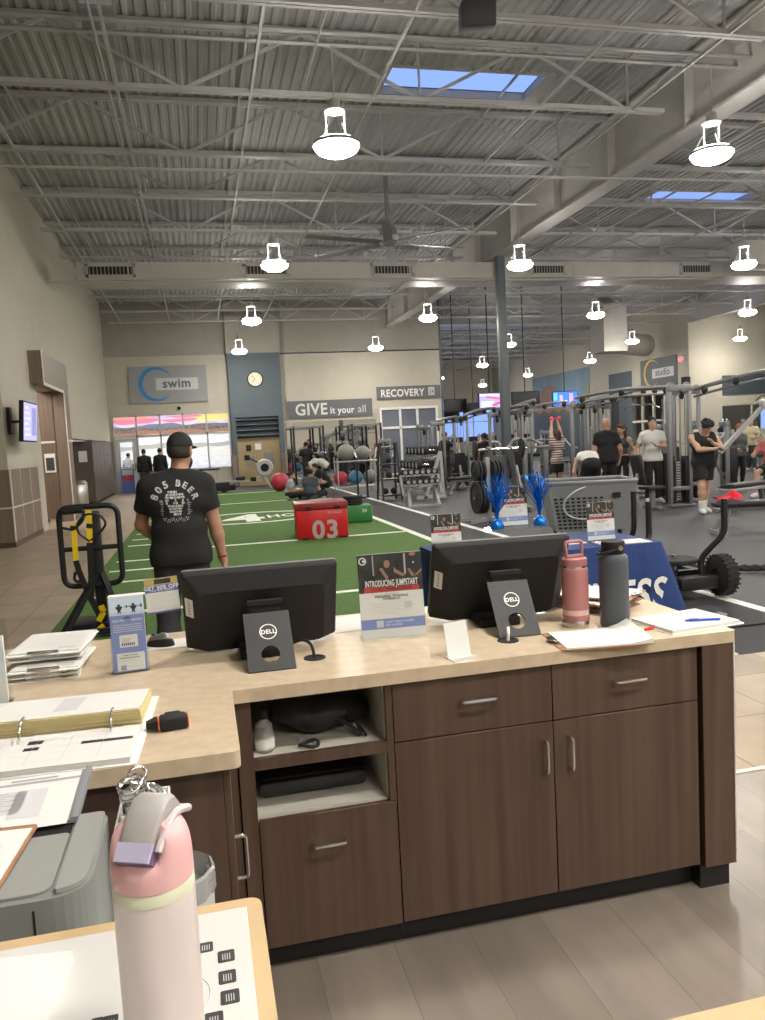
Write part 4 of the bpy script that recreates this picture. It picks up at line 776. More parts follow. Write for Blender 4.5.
for k in range(6): m.box(-.5,-.5+.3+.1*(k%3),-.0355,-.035,.24-.1*k,.28-.1*k,1)
m.box(.1,.52,-.0355,-.035,-.25,.28,2); m.xf(X).build('screen',[M['tvlav'],M['tvwhite'],mat('tv_dim',(.2,.2,.45),.3,emit=.8)],t,True)
lk0=None
for i in range(6):
    y0=27.2+i*1.03
    t=thing('locker','x','locker',(XL+.05,y0,0),0,'lockers along the left wall')
    MB().box(-.72,.0,.0,1.02,.10,2.1).build('carcass',M['locker'],t); MB().box(-.70,-.04,.02,1.0,0,.10).build('plinth',M['blackp'],t)
    for k,(a,z0,z1) in enumerate([(a,z0,z1) for a in (0,1,2) for z0,z1 in ((.12,1.10),(1.11,2.09))]):
        d=MB().rbox(.002,.02,.015+.335*a,.34+.335*a,z0,z1,.003,0,1).build('door',M['locker'],t); MB().cyl((.02,.30+.335*a,(z0+z1)/2),(.04,.30+.335*a,(z0+z1)/2),.016,8).build('knob',M['chrome'],d)
    t['label']=['nearest locker column, its end facing the entrance','second locker column from the near end','third locker column from the near end','fourth locker column from the near end','fifth locker column from the near end','last locker column by the glass door'][i]
solo('notice_sheet',MB().box(-3.82,-3.56,27.19,27.199,1.42,1.78),M['paper'],'white notice sheet on the near end of the lockers','notice')
t=thing('towel_dispenser','dark paper towel dispenser before the lockers','dispenser',(-3.85,25.5,1.4)); MB().box(-4.19,-3.9,25.5,25.6,0,1.5).build('post_panel',M['wains'],t,True); MB().rbox(-3.98,-3.66,25.3,25.5,1.45,1.95,.04).build('case',M['blackp'],t,True); MB().box(-3.9,-3.74,25.36,25.46,1.34,1.45).build('towel',M['paper'],t,True)
t=thing('waste_bin','round stainless waste bin in front of the lockers','bin',(-3.72,25.9,0)); MB().lathe([(0,0.001),(.26,.001),(.27,.02),(.27,.72),(.25,.76),(.0,.76)],n=28).build('bin_body',M['trash'],t); MB().lathe([(.26,.74),(.27,.78),(.20,.86),(.09,.86),(.085,.80),(.0,.80)],n=28).build('dome_lid',M['trash'],t)
t=thing('stand_sign','blue and red leaflet board standing inside the glass door','sign board',(-2.85,YB-.3,0)); MB().box(-3.1,-2.6,YB-.36,YB-.32,.02,1.0).bar((-3.05,YB-.33,0),(-3.05,YB-.1,.02),.03,.03).bar((-2.65,YB-.33,0),(-2.65,YB-.1,.02),.03,.03).build('board',M['blueprint'],t,True); MB().box(-3.02,-2.68,YB-.365,YB-.36,.52,.72).build('print_band',M['redprint'],t,True); MB().box(-3.06,-2.64,YB-.365,YB-.36,.76,.97).build('print_photo',M['inklt'],t,True)
# duct across the hall, with its grilles
t=thing('air_duct','long pale rectangular air duct crossing the hall below the joists','duct',(9,21.6,6))
d=MB().box(-2.6,21.5,21.0,22.3,5.98,6.40)
x=-1.4
while x<21: d.box(x-.02,x+.02,20.985,22.315,5.965,6.415); x+=2.44
d.box(-2.62,-2.58,20.98,22.32,5.96,6.42); d.build('duct_body',M['duct'],t,True)
for x0,x1 in ((-2.42,-1.22),(1.45,2.65),(4.85,6.05),(9.45,10.55),(14.2,15.3)):
    g=MB().box(x0,x1,20.965,20.985,6.03,6.09).box(x0,x1,20.965,20.985,6.29,6.35).box(x0,x0+.07,20.965,20.985,6.03,6.35).box(x1-.07,x1,20.965,20.985,6.03,6.35)
    n=12
    for k in range(n): xx=x0+.1+(x1-x0-.2)*k/(n-1); g.bar((xx,20.975,6.08),(xx,20.975,6.30),.025,.012,up=(1,0,0))
    g.build('grille',M['duct'],t,True); MB().box(x0+.06,x1-.06,20.986,20.996,6.08,6.30).build('grille_recess',M['kick'],t,True)
hg=MB()
for x in (-1,3,7,12,16,20): hg.cyl((x,21.0,6.4),(x,21.0,7.6),.012,6).cyl((x,22.3,6.4),(x,22.3,7.6),.012,6)
hg.build('hanger_rods',M['steel'],t,True)
t=thing('elbow_duct','huge pale duct elbow at the right edge under the roof','duct',(17,22,6))
m=MB(); sec=rpoly([(-.9,-.6),(.9,-.6),(.9,.6),(-.9,.6)],.05,2); pts=[V((15.6,23.2,6.5))]; 
d=MB().rbox(15.9,19.5,19.45,20.2,5.95,6.65,.05); d.build('duct_body',M['duct'],t,True)
e=MB(); ring=[]; n=10
for k in range(n+1):
    a=PI/2*k/n; c=V((15.9,19.2+0,5.85)); 
    for y in (19.2,20.6):
        for rr in (.15,1.0): pass
for k in range(n+1):
    a=-PI/2-PI/2*k/n; cx,cz=15.92,6.65
    for y,r_ in ((19.45,.70),(20.2,.70),(20.2,.03),(19.45,.03)): ring.append((cx+r_*math.cos(a),y,cz+r_*math.sin(a)))
e.add(ring,[(4*k+i,4*k+(i+1)%4,4*k+4+(i+1)%4,4*k+4+i) for k in range(n) for i in range(4)]+[(0,1,2,3),(4*n,4*n+1,4*n+2,4*n+3)],0,True).build('elbow',M['duct'],t,True)
t=thing('roof_duct','large pale duct drum over the studio corner','duct',(20,31,5.8)); MB().cyl((19.6,34.6,5.75),(22.6,36.5,5.75),.55,24).build('drum',M['duct'],t,True); MB().box(18.7,19.9,33.6,34.9,5.2,7.4).build('riser_box',M['duct'],t,True)
def pipe(name,label,pts,r,mm,cat='pipe'): return solo(name,MB().tube(pts,r,8),mm,label,cat)
pipe('sprinkler_pipe','upper of two shiny pipes crossing the roof in front of the first joists',[(-9,10.72,6.97),(8,10.5,6.97),(14,10.5,6.97)],.03,M['silverlt']); pipe('sprinkler_pipe','lower of two shiny pipes crossing the roof in front of the first joists',[(-9,11.05,6.97),(8,10.82,6.97),(14,10.8,6.97)],.03,M['silverlt'])
pipe('sprinkler_pipe','thin pale pipe crossing below the girder near the first lamp',[(-9,13.75,6.2),(22,13.3,6.2)],.026,M['steel']); pipe('sprinkler_pipe','thin pale pipe running just below the long air duct',[(-3.2,20.85,5.88),(8.1,20.85,5.88),(15,20.85,5.88)],.025,M['steel'])
pipe('conduit','thin shiny conduit running lengthwise toward the first lamp',[(1.85,7,7.1),(1.85,9.5,6.75),(1.85,24,6.75)],.015,M['silverlt'],'conduit'); pipe('conduit','thin shiny conduit along the left half of the roof',[(-.9,6,6.9),(-.9,28,6.9)],.02,M['silverlt'],'conduit')
t=thing('speaker','dark grey loudspeaker hanging from the roof at the top of the view','loudspeaker',(3.5,8.8,6.3)); m=MB().rbox(-.20,.20,-.16,.14,-.14,.14,.03); m.xf(Matrix.Translation((3.46,8.9,6.40))@Matrix.Rotation(R(-12),4,'Z')@Matrix.Rotation(R(12),4,'X')).build('cabinet',M['darkgrey'],t,True); MB().bar((3.46,8.95,6.53),(3.46,8.95,7.6),.03,.03).bar((3.3,8.95,6.54),(3.62,8.95,6.54),.04,.02).build('bracket',M['steel'],t,True)
t=thing('unit_heater','grey metal box hung from the pipes at the upper left','heater',(-.83,11,7.0)); MB().rbox(-1.05,-.63,10.55,11.1,7.06,7.5,.015).build('cabinet',M['grey'],t,True); MB().box(-1.03,-.65,10.54,10.55,7.1,7.2).build('label_strip',M['greylt'],t,True); MB().cyl((-.84,10.8,7.5),(-.84,10.8,7.64),.02,8).build('hanger',M['steel'],t,True)
t=thing('ceiling_fan','big grey ceiling fan with long blades beneath the roof centre','ceiling fan',(4.15,16.2,5.62))
MB().lathe([(0,-.02),(.14,0),(.19,.06),(.19,.34),(.13,.42),(.05,.46),(.05,1.5)],n=24).build('motor_housing',M['silver'],t); MB().lathe([(.195,.10),(.2,.11),(.2,.2),(.195,.21)],n=24).build('motor_band',M['silverlt'],t)
for k in range(6):
    a=2*PI*k/6+.25; u=V((math.cos(a),math.sin(a),0)); s=V((-u.y,u.x,0)); m=MB()
    m.add([tuple(u*q+s*w_+V((0,0,.06+dz))) for q in (.2,1.85) for w_,dz in ((-.09,.0),(.09,.03),(.09,.045),(-.09,.015))],[(0,1,2,3),(7,6,5,4)]+[(i,(i+1)%4,4+(i+1)%4,4+i) for i in range(4)]); m.build('blade',M['silver'],t)
# televisions hanging from the roof
def hangtv(x,y,z,w_,h_,label,lit,rz=0.):
    t=thing('hanging_television',label,'television',(x,y,z),rz,'televisions hung over the machines')
    MB().cyl((0,.06,h_*.9),(0,.06,ZD-z),.022,8).cbox((0,.06,h_*.6),(.3,.06,.3)).build('ceiling_pole',M['blackm'],t)
    MB().rbox(-w_/2,w_/2,-.03,.05,0,h_,.015).build('case',M['blackp'],t)
    m=MB().box(-w_/2+.03,w_/2-.03,-.034,-.031,.04,h_-.03,0)
    if lit==1: 
        m.box(-w_*.22,-w_*.10,-.036,-.035,.1,h_*.75,1).box(w_*.16,w_*.3,-.036,-.035,.08,h_*.85,1).box(-w_*.46,-w_*.3,-.036,-.035,h_*.4,h_*.9,2)
    if lit==2: m.box(-w_*.4,w_*.1,-.036,-.035,h_*.1,h_*.45,1).bar((-w_*.2,-.0355,h_*.75),(w_*.4,-.0355,h_*.6),.002,.07,2).bar((w_*.05,-.0355,h_*.2),(w_*.42,-.0355,h_*.4),.002,.10,2).box(-w_*.45,w_*.45,-.036,-.035,h_*.8,h_*.9,1)
    m.build('screen',[[M['screenblk']],[M['tvlit'],M['tvskin'],mat('tv_cyan',(.1,.5,.9),.3,emit=.9)],[M['tvlav'],M['tvwhite'],M['tvred']]][lit],t)
hangtv(10.1,30,2.57,.95,.54,'dark hanging television left of the lit one by the column',0); hangtv(11.2,29,2.62,1.1,.62,'lit hanging television with red and white picture left of the column',2,R(12)); hangtv(13.1,30,2.62,1.2,.68,'large dark hanging television right of the steel column',0,R(-4)); hangtv(14.85,30,2.62,1.1,.62,'lit hanging television with a blue picture of two figures',1,R(-6)); hangtv(12.3,34,2.55,1.0,.56,'dark hanging television half hidden just behind the column',0); hangtv(11.5,36,2.4,1.6,.5,'dark hanging television behind the lit one, lower',0)
# mountain mural on the far side wall
mu=MB().box(XR-.04,XR-.02,43.9,52.2,2.7,5.4,0); n=40
def mstrip(E0,E1,xx,mi):
    ya,yb=52.2,43.9; mu.add([(xx,ya+(yb-ya)*i/n,z[i]) for z in (E0,E1) for i in range(n+1)],[(i,i+1,n+2+i,n+1+i) for i in range(n)],mi)
mstrip([2.7]*(n+1),[3.2+1.5*max(0,math.sin(PI*min(1,i/26)))*(1+.06*math.sin(i*1.9)) for i in range(n+1)],XR-.045,1); mstrip([2.7]*(n+1),[2.9+1.5*max(0,(i-24)/16)**2+.08*math.sin(i*1.3) for i in range(n+1)],XR-.05,2); mstrip([2.7]*(n+1),[2.95+.1*math.sin(i*.9) for i in range(n+1)],XR-.055,3)
tag(mu.build('mountain_mural',[mat('mural_dusk',(.16,.24,.30),.6,var=.15,scale=1),mat('mural_red_rock',(.30,.19,.155),.7,var=.15,scale=2),mat('mural_ochre_rock',(.30,.22,.12),.7),mat('mural_scrub',(.12,.13,.10),.7)]),'printed desert mountain mural on the far side wall','mural')
# ================================================================== gym equipment
SV,SL,BK,VB,CH=M['silver'],M['silverlt'],M['blackm'],M['vinylblk'],M['chrome']
def tower(t,x,y,w=.42,d=.5,h=2.25,rz=0.,shroud=True,sh=1.0):
    """one weight tower: two uprights, top head, guide rods, plate stack, pulley"""
    X=Matrix.Translation((x,y,0))@Matrix.Rotation(rz,4,'Z')
    f=MB()
    for s in (-1,1): f.rbox(s*w/2-.035,s*w/2+.035,-.05,.05,.0,h-.1,.012)
    f.rbox(-w/2-.05,w/2+.05,-.10,.10,0,.05,.012).rbox(-w/2,w/2,-.04,.04,.32,.40,.01).rbox(-w/2-.04,w/2+.04,-.06,.06,h-.14,h,.02).bar((0,.05,.03),(0,d+.25,.03),.08,.05)
    for s in (-1,1): f.lathe([(0,-.02),(.085,-.02),(.085,.02),(0,.02)],(s*w/2*.8,-.0,h-.03),20,axis=(0,1,0))
    f.xf(X).build('tower_frame',SV,t)
    g=MB()
    for s in (-.09,.09): g.cyl((s,.12,.08),(s,.12,h-.1),.012,8)
    g.xf(X).build('guide_rods',CH,t)
    st=MB()
    for k in range(15): st.box(-.14,.14,.06,.18,.12+.052*k,.165+.052*k,0); st.box(-.05,.05,.055,.0598,.127+.052*k,.158+.052*k,1)
    st.xf(X).build('weight_stack',[M['blackp'],SL],t)
    if shroud: MB().rbox(-w/2+.035,-w/2+.10,-.01,.24,.06,sh,.01).rbox(w/2-.10,w/2-.035,-.01,.24,.06,sh,.01).xf(X).build('shroud',BK,t)
    p=MB().lathe([(0,-.018),(.06,-.018),(.07,-.012),(.06,0),(.07,.012),(.06,.018),(0,.018)],(0,-.09,h-.22),20,axis=(1,0,0)); p.bar((0,-.09,h-.22),(0,-.05,h-.1),.05,.02); p.xf(X).build('pulley',BK,t)
    MB().cyl((0,.12,.9),(0,.12,h-.2),.006,6).xf(X).build('cable',BK,t)
def boom(t,a,b,rise=.12,r=.045,pulleys=5,double=True):
    a=V(a);b=V(b); n=14; path=[a.lerp(b,k/n)+V((0,0,rise*math.sin(PI*k/n))) for k in range(n+1)]
    m=MB().tube(path,r,8)
    if double: m.tube([p+V((0,.0,-.14)) for p in path],r*.6,8)
    m.build('boom',SV,t)
    for k in range(pulleys):
        p=path[1+int((n-2)*k/max(1,pulleys-1))]; MB().sph(tuple(p+V((0,-.03,-.07))),.075,0,12,8,(1,.5,1)).build('pulley',BK,t)
def latbar(t,c,w=1.1,drop=.35,rz=0.):
    c=V(c); u=V((math.cos(rz),math.sin(rz),0)); z=V((0,0,1)); b=c-z*drop
    MB().tube(fillet([b-u*w/2-z*.10,b-u*w*.34,b,b+u*w*.34,b+u*w/2-z*.10],.06),.018,8).build('lat_bar',CH,t); MB().cyl(tuple(c),tuple(b),.008,6).build('cable',BK,t)
def seat(t,x,y,rz=0.,h=.5,back=True):
    X=Matrix.Translation((x,y,0))@Matrix.Rotation(rz,4,'Z')
    MB().rbox(-.18,.18,-.20,.20,h-.07,h,.03).xf(X).build('seat',VB,t); MB().rbox(-.04,.04,-.05,.05,.0,h-.07,.01).rbox(-.25,.25,-.05,.05,0,.06,.015).xf(X).build('seat_post',SV,t)
    if back:
        m=MB().rbox(-.16,.16,-.04,.04,0,.62,.03); m.xf(X@Matrix.Translation((0,.25,h+.03))@Matrix.Rotation(R(-12),4,'X')).build('back_pad',VB,t); MB().bar((0,.3,h+.3),(0,.55,.1),.07,.05).xf(X).build('back_brace',SV,t)
# right multi station with towers and a boom reaching out of frame
t=thing('cable_station','tall silver cable station behind the man in black tank top','cable machine',(9.58,13.9,0))
tower(t,-.32,-.1,.44,.4,2.40,0); tower(t,.42,.75,.5,.4,2.38,R(-20),True,1.15); tower(t,.62,1.7,.4,.4,2.3,R(60))
boom(t,(.15,.1,2.30),(2.0,-1.9,2.62),.10); boom(t,(-.3,.1,2.38),(-1.0,2.9,2.36),.06,.04,3)
latbar(t,(1.15,-.9,2.50),1.25,.42,R(25)); MB().cyl((-.02,.1,2.36),(-.02,.1,2.56),.09,18).build('top_cap',BK,t)
seat(t,-.95,-.1,R(95),.45); MB().rbox(.0,.10,-.12,-.06,1.05,1.5,.01).build('placard',M['signwhite'],t)
MB().bar((.8,.2,1.0),(1.75,.1,1.9),.10,.07).rbox(1.70,1.84,.02,.16,1.85,2.05,.03).build('swing_arm',SL,t)
# middle multi station
t=thing('cable_station','silver cable station behind the bald man and the bent man','cable machine',(9.55,17.6,0))
tower(t,-.42,.1,.40,.4,2.28); tower(t,.12,.45,.42,.4,2.30,R(10)); tower(t,.65,.9,.4,.4,2.26,R(-25))
boom(t,(.1,.2,2.28),(2.4,.3,2.52),.14,.045,6); boom(t,(-.5,-.1,2.24),(.3,-.3,2.38),.04,.04,2); latbar(t,(1.1,-.2,2.38),1.15,.22,R(14))
seat(t,1.0,-.5,R(170),.5); MB().rbox(.55,.75,.25,.31,.1,2.35,.01).build('shroud_panel',BK,t)
# station by the steel column
t=thing('cable_station','silver cable station just right of the steel column','cable machine',(8.75,20.9,0))
tower(t,-.35,.5,.4,.4,2.24,R(8)); tower(t,.15,.3,.42,.4,2.28); tower(t,.62,.7,.36,.4,2.22,R(-20))
boom(t,(-.2,.2,2.25),(.55,-.3,2.52),.03,.05,2); boom(t,(-.3,.4,2.3),(.2,-.6,2.38),.02,.045,2); boom(t,(.4,.4,2.26),(1.9,.5,2.46),.06,.04,3)
seat(t,-.4,-.55,R(190),.5); MB().rbox(-.06,.06,-.75,-.65,.0,1.30,.02).rbox(.55,.69,-.72,-.62,.0,1.24,.02).build('press_posts',SV,t)
pa=MB().tube(fillet([(-.5,-.7,1.25),(-.35,-.85,1.48),(.1,-.85,1.42),(.5,-.8,1.30)],.08),.035,8).tube(fillet([(-.2,-.8,1.25),(.0,-.95,1.5),(.42,-.85,1.28)],.08),.03,8).cyl((-.5,-.75,1.22),(.72,-.75,1.22),.035,10); pa.build('press_arms',SL,t)
# left station behind the racks
t=thing('cable_station','silver cable station left of the column, behind the dumbbells','cable machine',(7.75,23.2,0))
tower(t,-.55,.0,.38,.4,2.1); tower(t,.25,.15,.4,.4,2.22,R(-10)); tower(t,-.9,.5,.34,.4,2.0,R(20))
boom(t,(-.6,.0,2.1),(.3,.1,2.2),.05,.045,4); boom(t,(.3,.1,2.22),(1.3,-.2,2.42),.08,.045,4); seat(t,-.2,-.6,R(180),.5)
# far machines: one seated press copied about the floor
t=thing('weight_machine','x','weight machine',(10.4,26.5,0),R(10),'seated weight machines in the back rows')
tower(t,0,.55,.42,.2,1.65); seat(t,0,0,0,.48); MB().tube(fillet([(-.36,-.25,.95),(-.36,.1,1.0),(-.36,.45,1.35),(.36,.45,1.35),(.36,.1,1.0),(.36,-.25,.95)],.1),.032,8).build('press_arms',SL,t)
t['label']='silver seated weight machine straight behind the striped shirt woman'
W0=t; spots=[(11.6,25.0,-30,'silver seated weight machine right of the column station, in its rear'),(12.6,22.5,60,'silver seated weight machine behind the chatting group'),(14.4,21,-70,'silver seated weight machine behind the man in white tee'),(13.6,27.5,20,'silver seated weight machine far back under the blue television'),(16.5,25,100,'silver seated weight machine far back right of the chatting group'),(12.0,17.0,-110,'silver seated weight machine with pale frame behind the swing arm'),(15.6,18.0,70,'silver seated weight machine at the right edge beyond the bench'),(16.6,19.5,-60,'silver seated weight machine far right behind the woman in grey'),(5.6,29.6,15,'silver seated weight machine before the mirror, left of the ball rack'),(7.2,30.6,-20,'silver seated weight machine before the mirror, right side'),(18.5,23,10,'silver seated weight machine in the distance at the right edge'),(9.3,28.5,-15,'silver seated weight machine before the recovery windows'),(12.2,31.5,40,'silver seated weight machine beneath the dark televisions')]
for x,y,a,l in spots: dup(W0,(x,y,0),R(a),l)
# far cardio row
t=thing('treadmill','black treadmill at the far windows, first from the left','treadmill',(12.2,50,0),0,'treadmills along the far windows')
MB().rbox(-.42,.42,-.9,.9,.0,.2,.03).build('deck',BK,t); MB().bar((-.38,.8,.15),(-.38,.95,1.35),.07,.07).bar((.38,.8,.15),(.38,.95,1.35),.07,.07).bar((-.38,.9,1.1),(-.38,.3,1.05),.05,.05).bar((.38,.9,1.1),(.38,.3,1.05),.05,.05).build('uprights',SV,t); MB().rbox(-.4,.4,.85,1.0,1.2,1.55,.04).build('console',M['blackp'],t)
for k in range(8): dup(t,(13.4+1.25*k,50,0),0,'black treadmill at the far windows, '+['second','third','fourth','fifth','sixth','seventh','eighth','ninth'][k]+' from the left')
# squat racks in front of the mirror
def rack(x,y,label,rz=0.):
    t=thing('squat_rack',label,'squat rack',(x,y,0),rz,'squat racks before the mirror')
    for s in (-1,1):
        for d in (-.45,.45): MB().rbox(s*.6-.04,s*.6+.04,d-.04,d+.04,0,2.35,.008).build('upright',BK,t)
    f=MB(); 
    for z in (2.31,.06):
        for s in (-1,1): f.bar((s*.6,-.45,z),(s*.6,.45,z),.07,.07)
        f.bar((-.6,.45,z),(.6,.45,z),.07,.07)
    f.cyl((-.6,-.45,2.30),(.6,-.45,2.30),.02,8).build('crossmembers',SV,t)
    MB().cyl((-1.1,-.52,1.25),(1.1,-.52,1.25),.016,10).build('barbell',CH,t)
    for s in (-1,1):
        for k in range(2): MB().lathe([(.02,-.02),(.2,-.02),(.225,-.01),(.225,.01),(.2,.02),(.02,.02)],(s*(.80+.05*k),-.52,1.25),24,axis=(1,0,0)).build('barbell_plate',M['blackr'],t)
    MB().rbox(-.6,-.45,-.5,-.40,1.15,1.30,.01).rbox(.45,.6,-.5,-.40,1.15,1.30,.01).build('safety_hooks',SV,t)
rack(4.35,32.0,'black squat rack below the word GIVE'); rack(6.75,32.0,'black squat rack below the word all')
# ball rack with five stability balls
t=thing('ball_rack','two-tier silver rack holding stability balls','rack',(5.0,25.6,0))
f=MB()
for x in (-.62,.62):
    for y in (-.3,.3): f.cyl((x,y,0),(x,y,1.12),.025,8)
for z in (.14,.98):
    for y in (-.25,.25): f.cyl((-.66,y,z),(.72,y,z),.022,8)
    for x in (-.62,.62): f.cyl((x,-.3,z),(x,.3,z),.02,8)
f.build('frame',SL,t)
for x,z,rr,mm,l in ((4.62,.43,.235,'redball','red ball at the left of the lower tier of the ball rack'),(5.02,.44,.235,'blueball','blue ball in the middle of the lower tier of the ball rack'),(5.42,.43,.235,'greyball','grey ball at the right of the lower tier of the ball rack'),(4.74,1.28,.28,'greyball','larger grey ball on the top tier of the ball rack'),(5.30,1.24,.24,'greyball','smaller grey ball on the top tier, right, of the ball rack')):
    x0=x if z>1 else x+(-.10 if mm=='redball' else (.10 if mm=='greyball' else 0)); sc_=(1,1,1)
    m=MB().sph((0,0,0),rr,0,24,16); 
    for k in range(7): 
        pass
    o=m.build('stability_ball',M[mm]); o.location=(x0*1.0,25.6,z+ (0.0 if z>1 else .0)); tag(o,l,'exercise ball','balls on the ball rack'); MX[o.name]=Matrix.Translation(o.location)
o=MB().sph((0,0,0),.33,0,28,18).build('stability_ball',M['redball']); o.location=(2.72,27.9,.335); tag(o,'red exercise ball on the turf edge behind the seated girl','exercise ball'); MX[o.name]=Matrix.Translation(o.location)
# black rack of shelves
t=thing('accessory_rack','tall black rack with sloping posts and four shelves','rack',(4.95,20.6,0))
for s in (-.26,.26):
    for d0,d1 in ((-.34,-.10),(.34,.10)): MB().bar((s,d0,0),(s*.85,d1,1.55),.05,.05).build('post',BK,t)
for z,d in ((.12,.30),(.55,.25),(.95,.18),(1.35,.12)): MB().box(-.25,.25,-d,d,z,z+.03).build('shelf',BK,t)
for x,z,r_ in ((-.12,.21,.09),(.12,.21,.09),(.0,.64,.085),(.02,1.04,.08)):
    o=MB().sph((4.95+x,20.58,z+.035),r_,0,14,10).build('medicine_ball',M['blackr']); tag(o,{.21:'black medicine ball on the bottom shelf of the black sloping rack',.64:'black medicine ball on the second shelf of the black sloping rack',1.04:'black medicine ball on the third shelf of the black sloping rack'}[z],'medicine ball','medicine balls on the black rack')
solo('partition_post',MB().box(4.46,4.51,22.6,22.65,0,1.05).box(4.60,4.65,21.9,21.95,0,1.02).box(4.44,4.67,21.9,22.65,.0,.04).bar((4.48,22.62,1.0),(4.62,21.92,1.0),.04,.04),BK,'pair of black bars standing just left of the black sloping rack','post stand')
# dumbbells
def dumbbell(label,loc,rz,s=1.,group='dumbbells on the low bench rack'):
    t=thing('dumbbell',label,'dumbbell',loc,rz,group); MB().cyl((0,-.07*s,0),(0,.07*s,0),.016,8).build('handle',CH,t)
    for q in (-1,1):
        h=MB().lathe([(0,0),(.055*s,0),(.065*s,.012*s),(.065*s,.07*s),(.055*s,.085*s),(0,.085*s)],(0,q*.065*s,0),16,axis=(0,q,0)); h.build('head',M['blackr'],t); MB().lathe([(0,.087*s),(.045*s,.087*s)],(0,q*.065*s,0),16,axis=(0,q,0),sm=False).build('end_cap',SL,t)
    return t
t=thing('dumbbell_rack','low silver rack with two shelves of small dumbbells','rack',(5.12,18.0,0))
f=MB()
for x in (-.36,.36): f.bar((x,-.24,0),(x*.9,.05,.5),.06,.06).bar((x,.26,0),(x*.9,.05,.52),.06,.06).bar((x*1.31,-.05,.3),(x*1.31,.15,.72),.05,.05).bar((x,-.1,.3),(x*1.31,-.05,.3),.05,.05)
f.bar((-.4,-.24,.03),(.4,-.24,.03),.05,.05); f.build('frame',SL,t)
MB().xf(Matrix()).box(-.44,.44,-.16,.08,.50,.53).build('lower_shelf',SL,t); MB().box(-.44,.44,.09,.33,.72,.75).build('upper_shelf',SL,t)
d0=None
for r_,(y,z) in enumerate(((-.04,.597),(.21,.817))):
    for k in range(6):
        l='small dumbbell on the %s shelf of the low silver rack, '%('lower' if r_==0 else 'upper')+['first','second','third','fourth','fifth','sixth'][k]+' from the left'
        if d0 is None: d0=dumbbell(l,(4.75+.145*k,18.0+y,z),0)
        else: dup(d0,(4.75+.145*k,18.0+y,z),0,l)
t=thing('dumbbell_rack','large silver three-tier rack with heavy black dumbbells','rack',(5.9,21.2,0))
f=MB()
for y in (-1.1,1.1): f.bar((-.1,y,0),(.38,y,1.25),.08,.08).bar((.38,y,1.25),(.42,y,0),.08,.06).bar((-.35,y,.04),(.5,y,.04),.08,.08)
f.build('frame',SL,t)
for k,(x,z) in enumerate(((-.18,.32),(.02,.72),(.22,1.10))): m=MB().bar((x-.12,-1.15,z-.02),(x-.12,1.15,z-.02),.03,.05).bar((x+.12,-1.15,z+.03),(x+.12,1.15,z+.03),.03,.05).bar((x-.12,-1.12,z-.02),(x+.12,-1.12,z+.03),.05,.03).bar((x-.12,1.12,z-.02),(x+.12,1.12,z+.03),.05,.03); m.build('tier_rails',SL,t)
b0=None
for r_,(x,z) in enumerate(((-.18,.50),(.02,.90),(.22,1.28))):
    for k in range(6):
        l='heavy black dumbbell on the %s tier of the large rack, '%['lowest','middle','top'][r_]+['nearest','second','third','fourth','fifth','farthest'][k]+(' in its row')
        if b0 is None: b0=dumbbell(l,(5.9+x,20.3+.36*k,z),R(90),1.75,'heavy dumbbells on the large rack')
        else: dup(b0,(5.9+x,20.3+.36*k,z),R(90),l)
# benches
def bench(x,y,rz,label,l=1.25,incl=0):
    t=thing('flat_bench',label,'bench',(x,y,0),rz); MB().rbox(-l/2,l/2,-.14,.14,.40,.48,.035).build('pad',VB,t)
    MB().rbox(-l/2+.1,l/2-.1,-.04,.04,.33,.40,.01).build('spine',SV,t)
    for s in (-1,1):
        MB().bar((s*(l/2-.22),0,.36),(s*(l/2-.05),-.2,.02),.06,.05).bar((s*(l/2-.22),0,.36),(s*(l/2-.05),.2,.02),.06,.05).bar((s*(l/2-.05),-.26,.03),(s*(l/2-.05),.26,.03),.06,.06).build('leg',SL,t)
bench(7.35,21.0,R(-4),'black flat bench on splayed pale legs, left of the steel column'); bench(7.85,9.75,R(-16),'black flat bench at the right edge carrying a red towel',1.35)
m=MB(); n=10; vs=[]
for i in range(n+1):
    for j in range(7):
        u=i/n;v=j/6; x=7.27+.34*u; y=9.83+.24*v-.06*u; vs.append((x,y,.488+.05*abs(math.sin(5*u+2*v))+.10*math.exp(-((u-.7)**2+(v-.5)**2)*9)*(1)))
k0=len(vs); vs+=[(a,b,.483) for a,b,c in vs]
fs=[(i*7+j,i*7+j+1,(i+1)*7+j+1,(i+1)*7+j) for i in range(n) for j in range(6)]; fs+=[tuple(k0+q for q in reversed(f)) for f in fs]
solo('towel',MB().add(vs,fs,0,True),M['redtowel'],'crumpled red towel lying on the bench at the right edge','towel')
t=thing('incline_bench','pale-sided adjustable bench beyond the red towel','bench',(9.9,12.6,0),R(20)); MB().rbox(-.7,.5,-.15,.15,.42,.50,.03).build('pad',VB,t); MB().rbox(-.72,.55,-.17,.17,.36,.42,.02).build('tray',SL,t); MB().bar((-.5,0,.36),(-.75,0,.03),.08,.06).bar((.35,0,.36),(.45,0,.03),.08,.06).bar((-.75,-.25,.03),(-.75,.25,.03),.06,.05).bar((.45,-.25,.03),(.45,.25,.03),.06,.05).build('legs',SV,t)
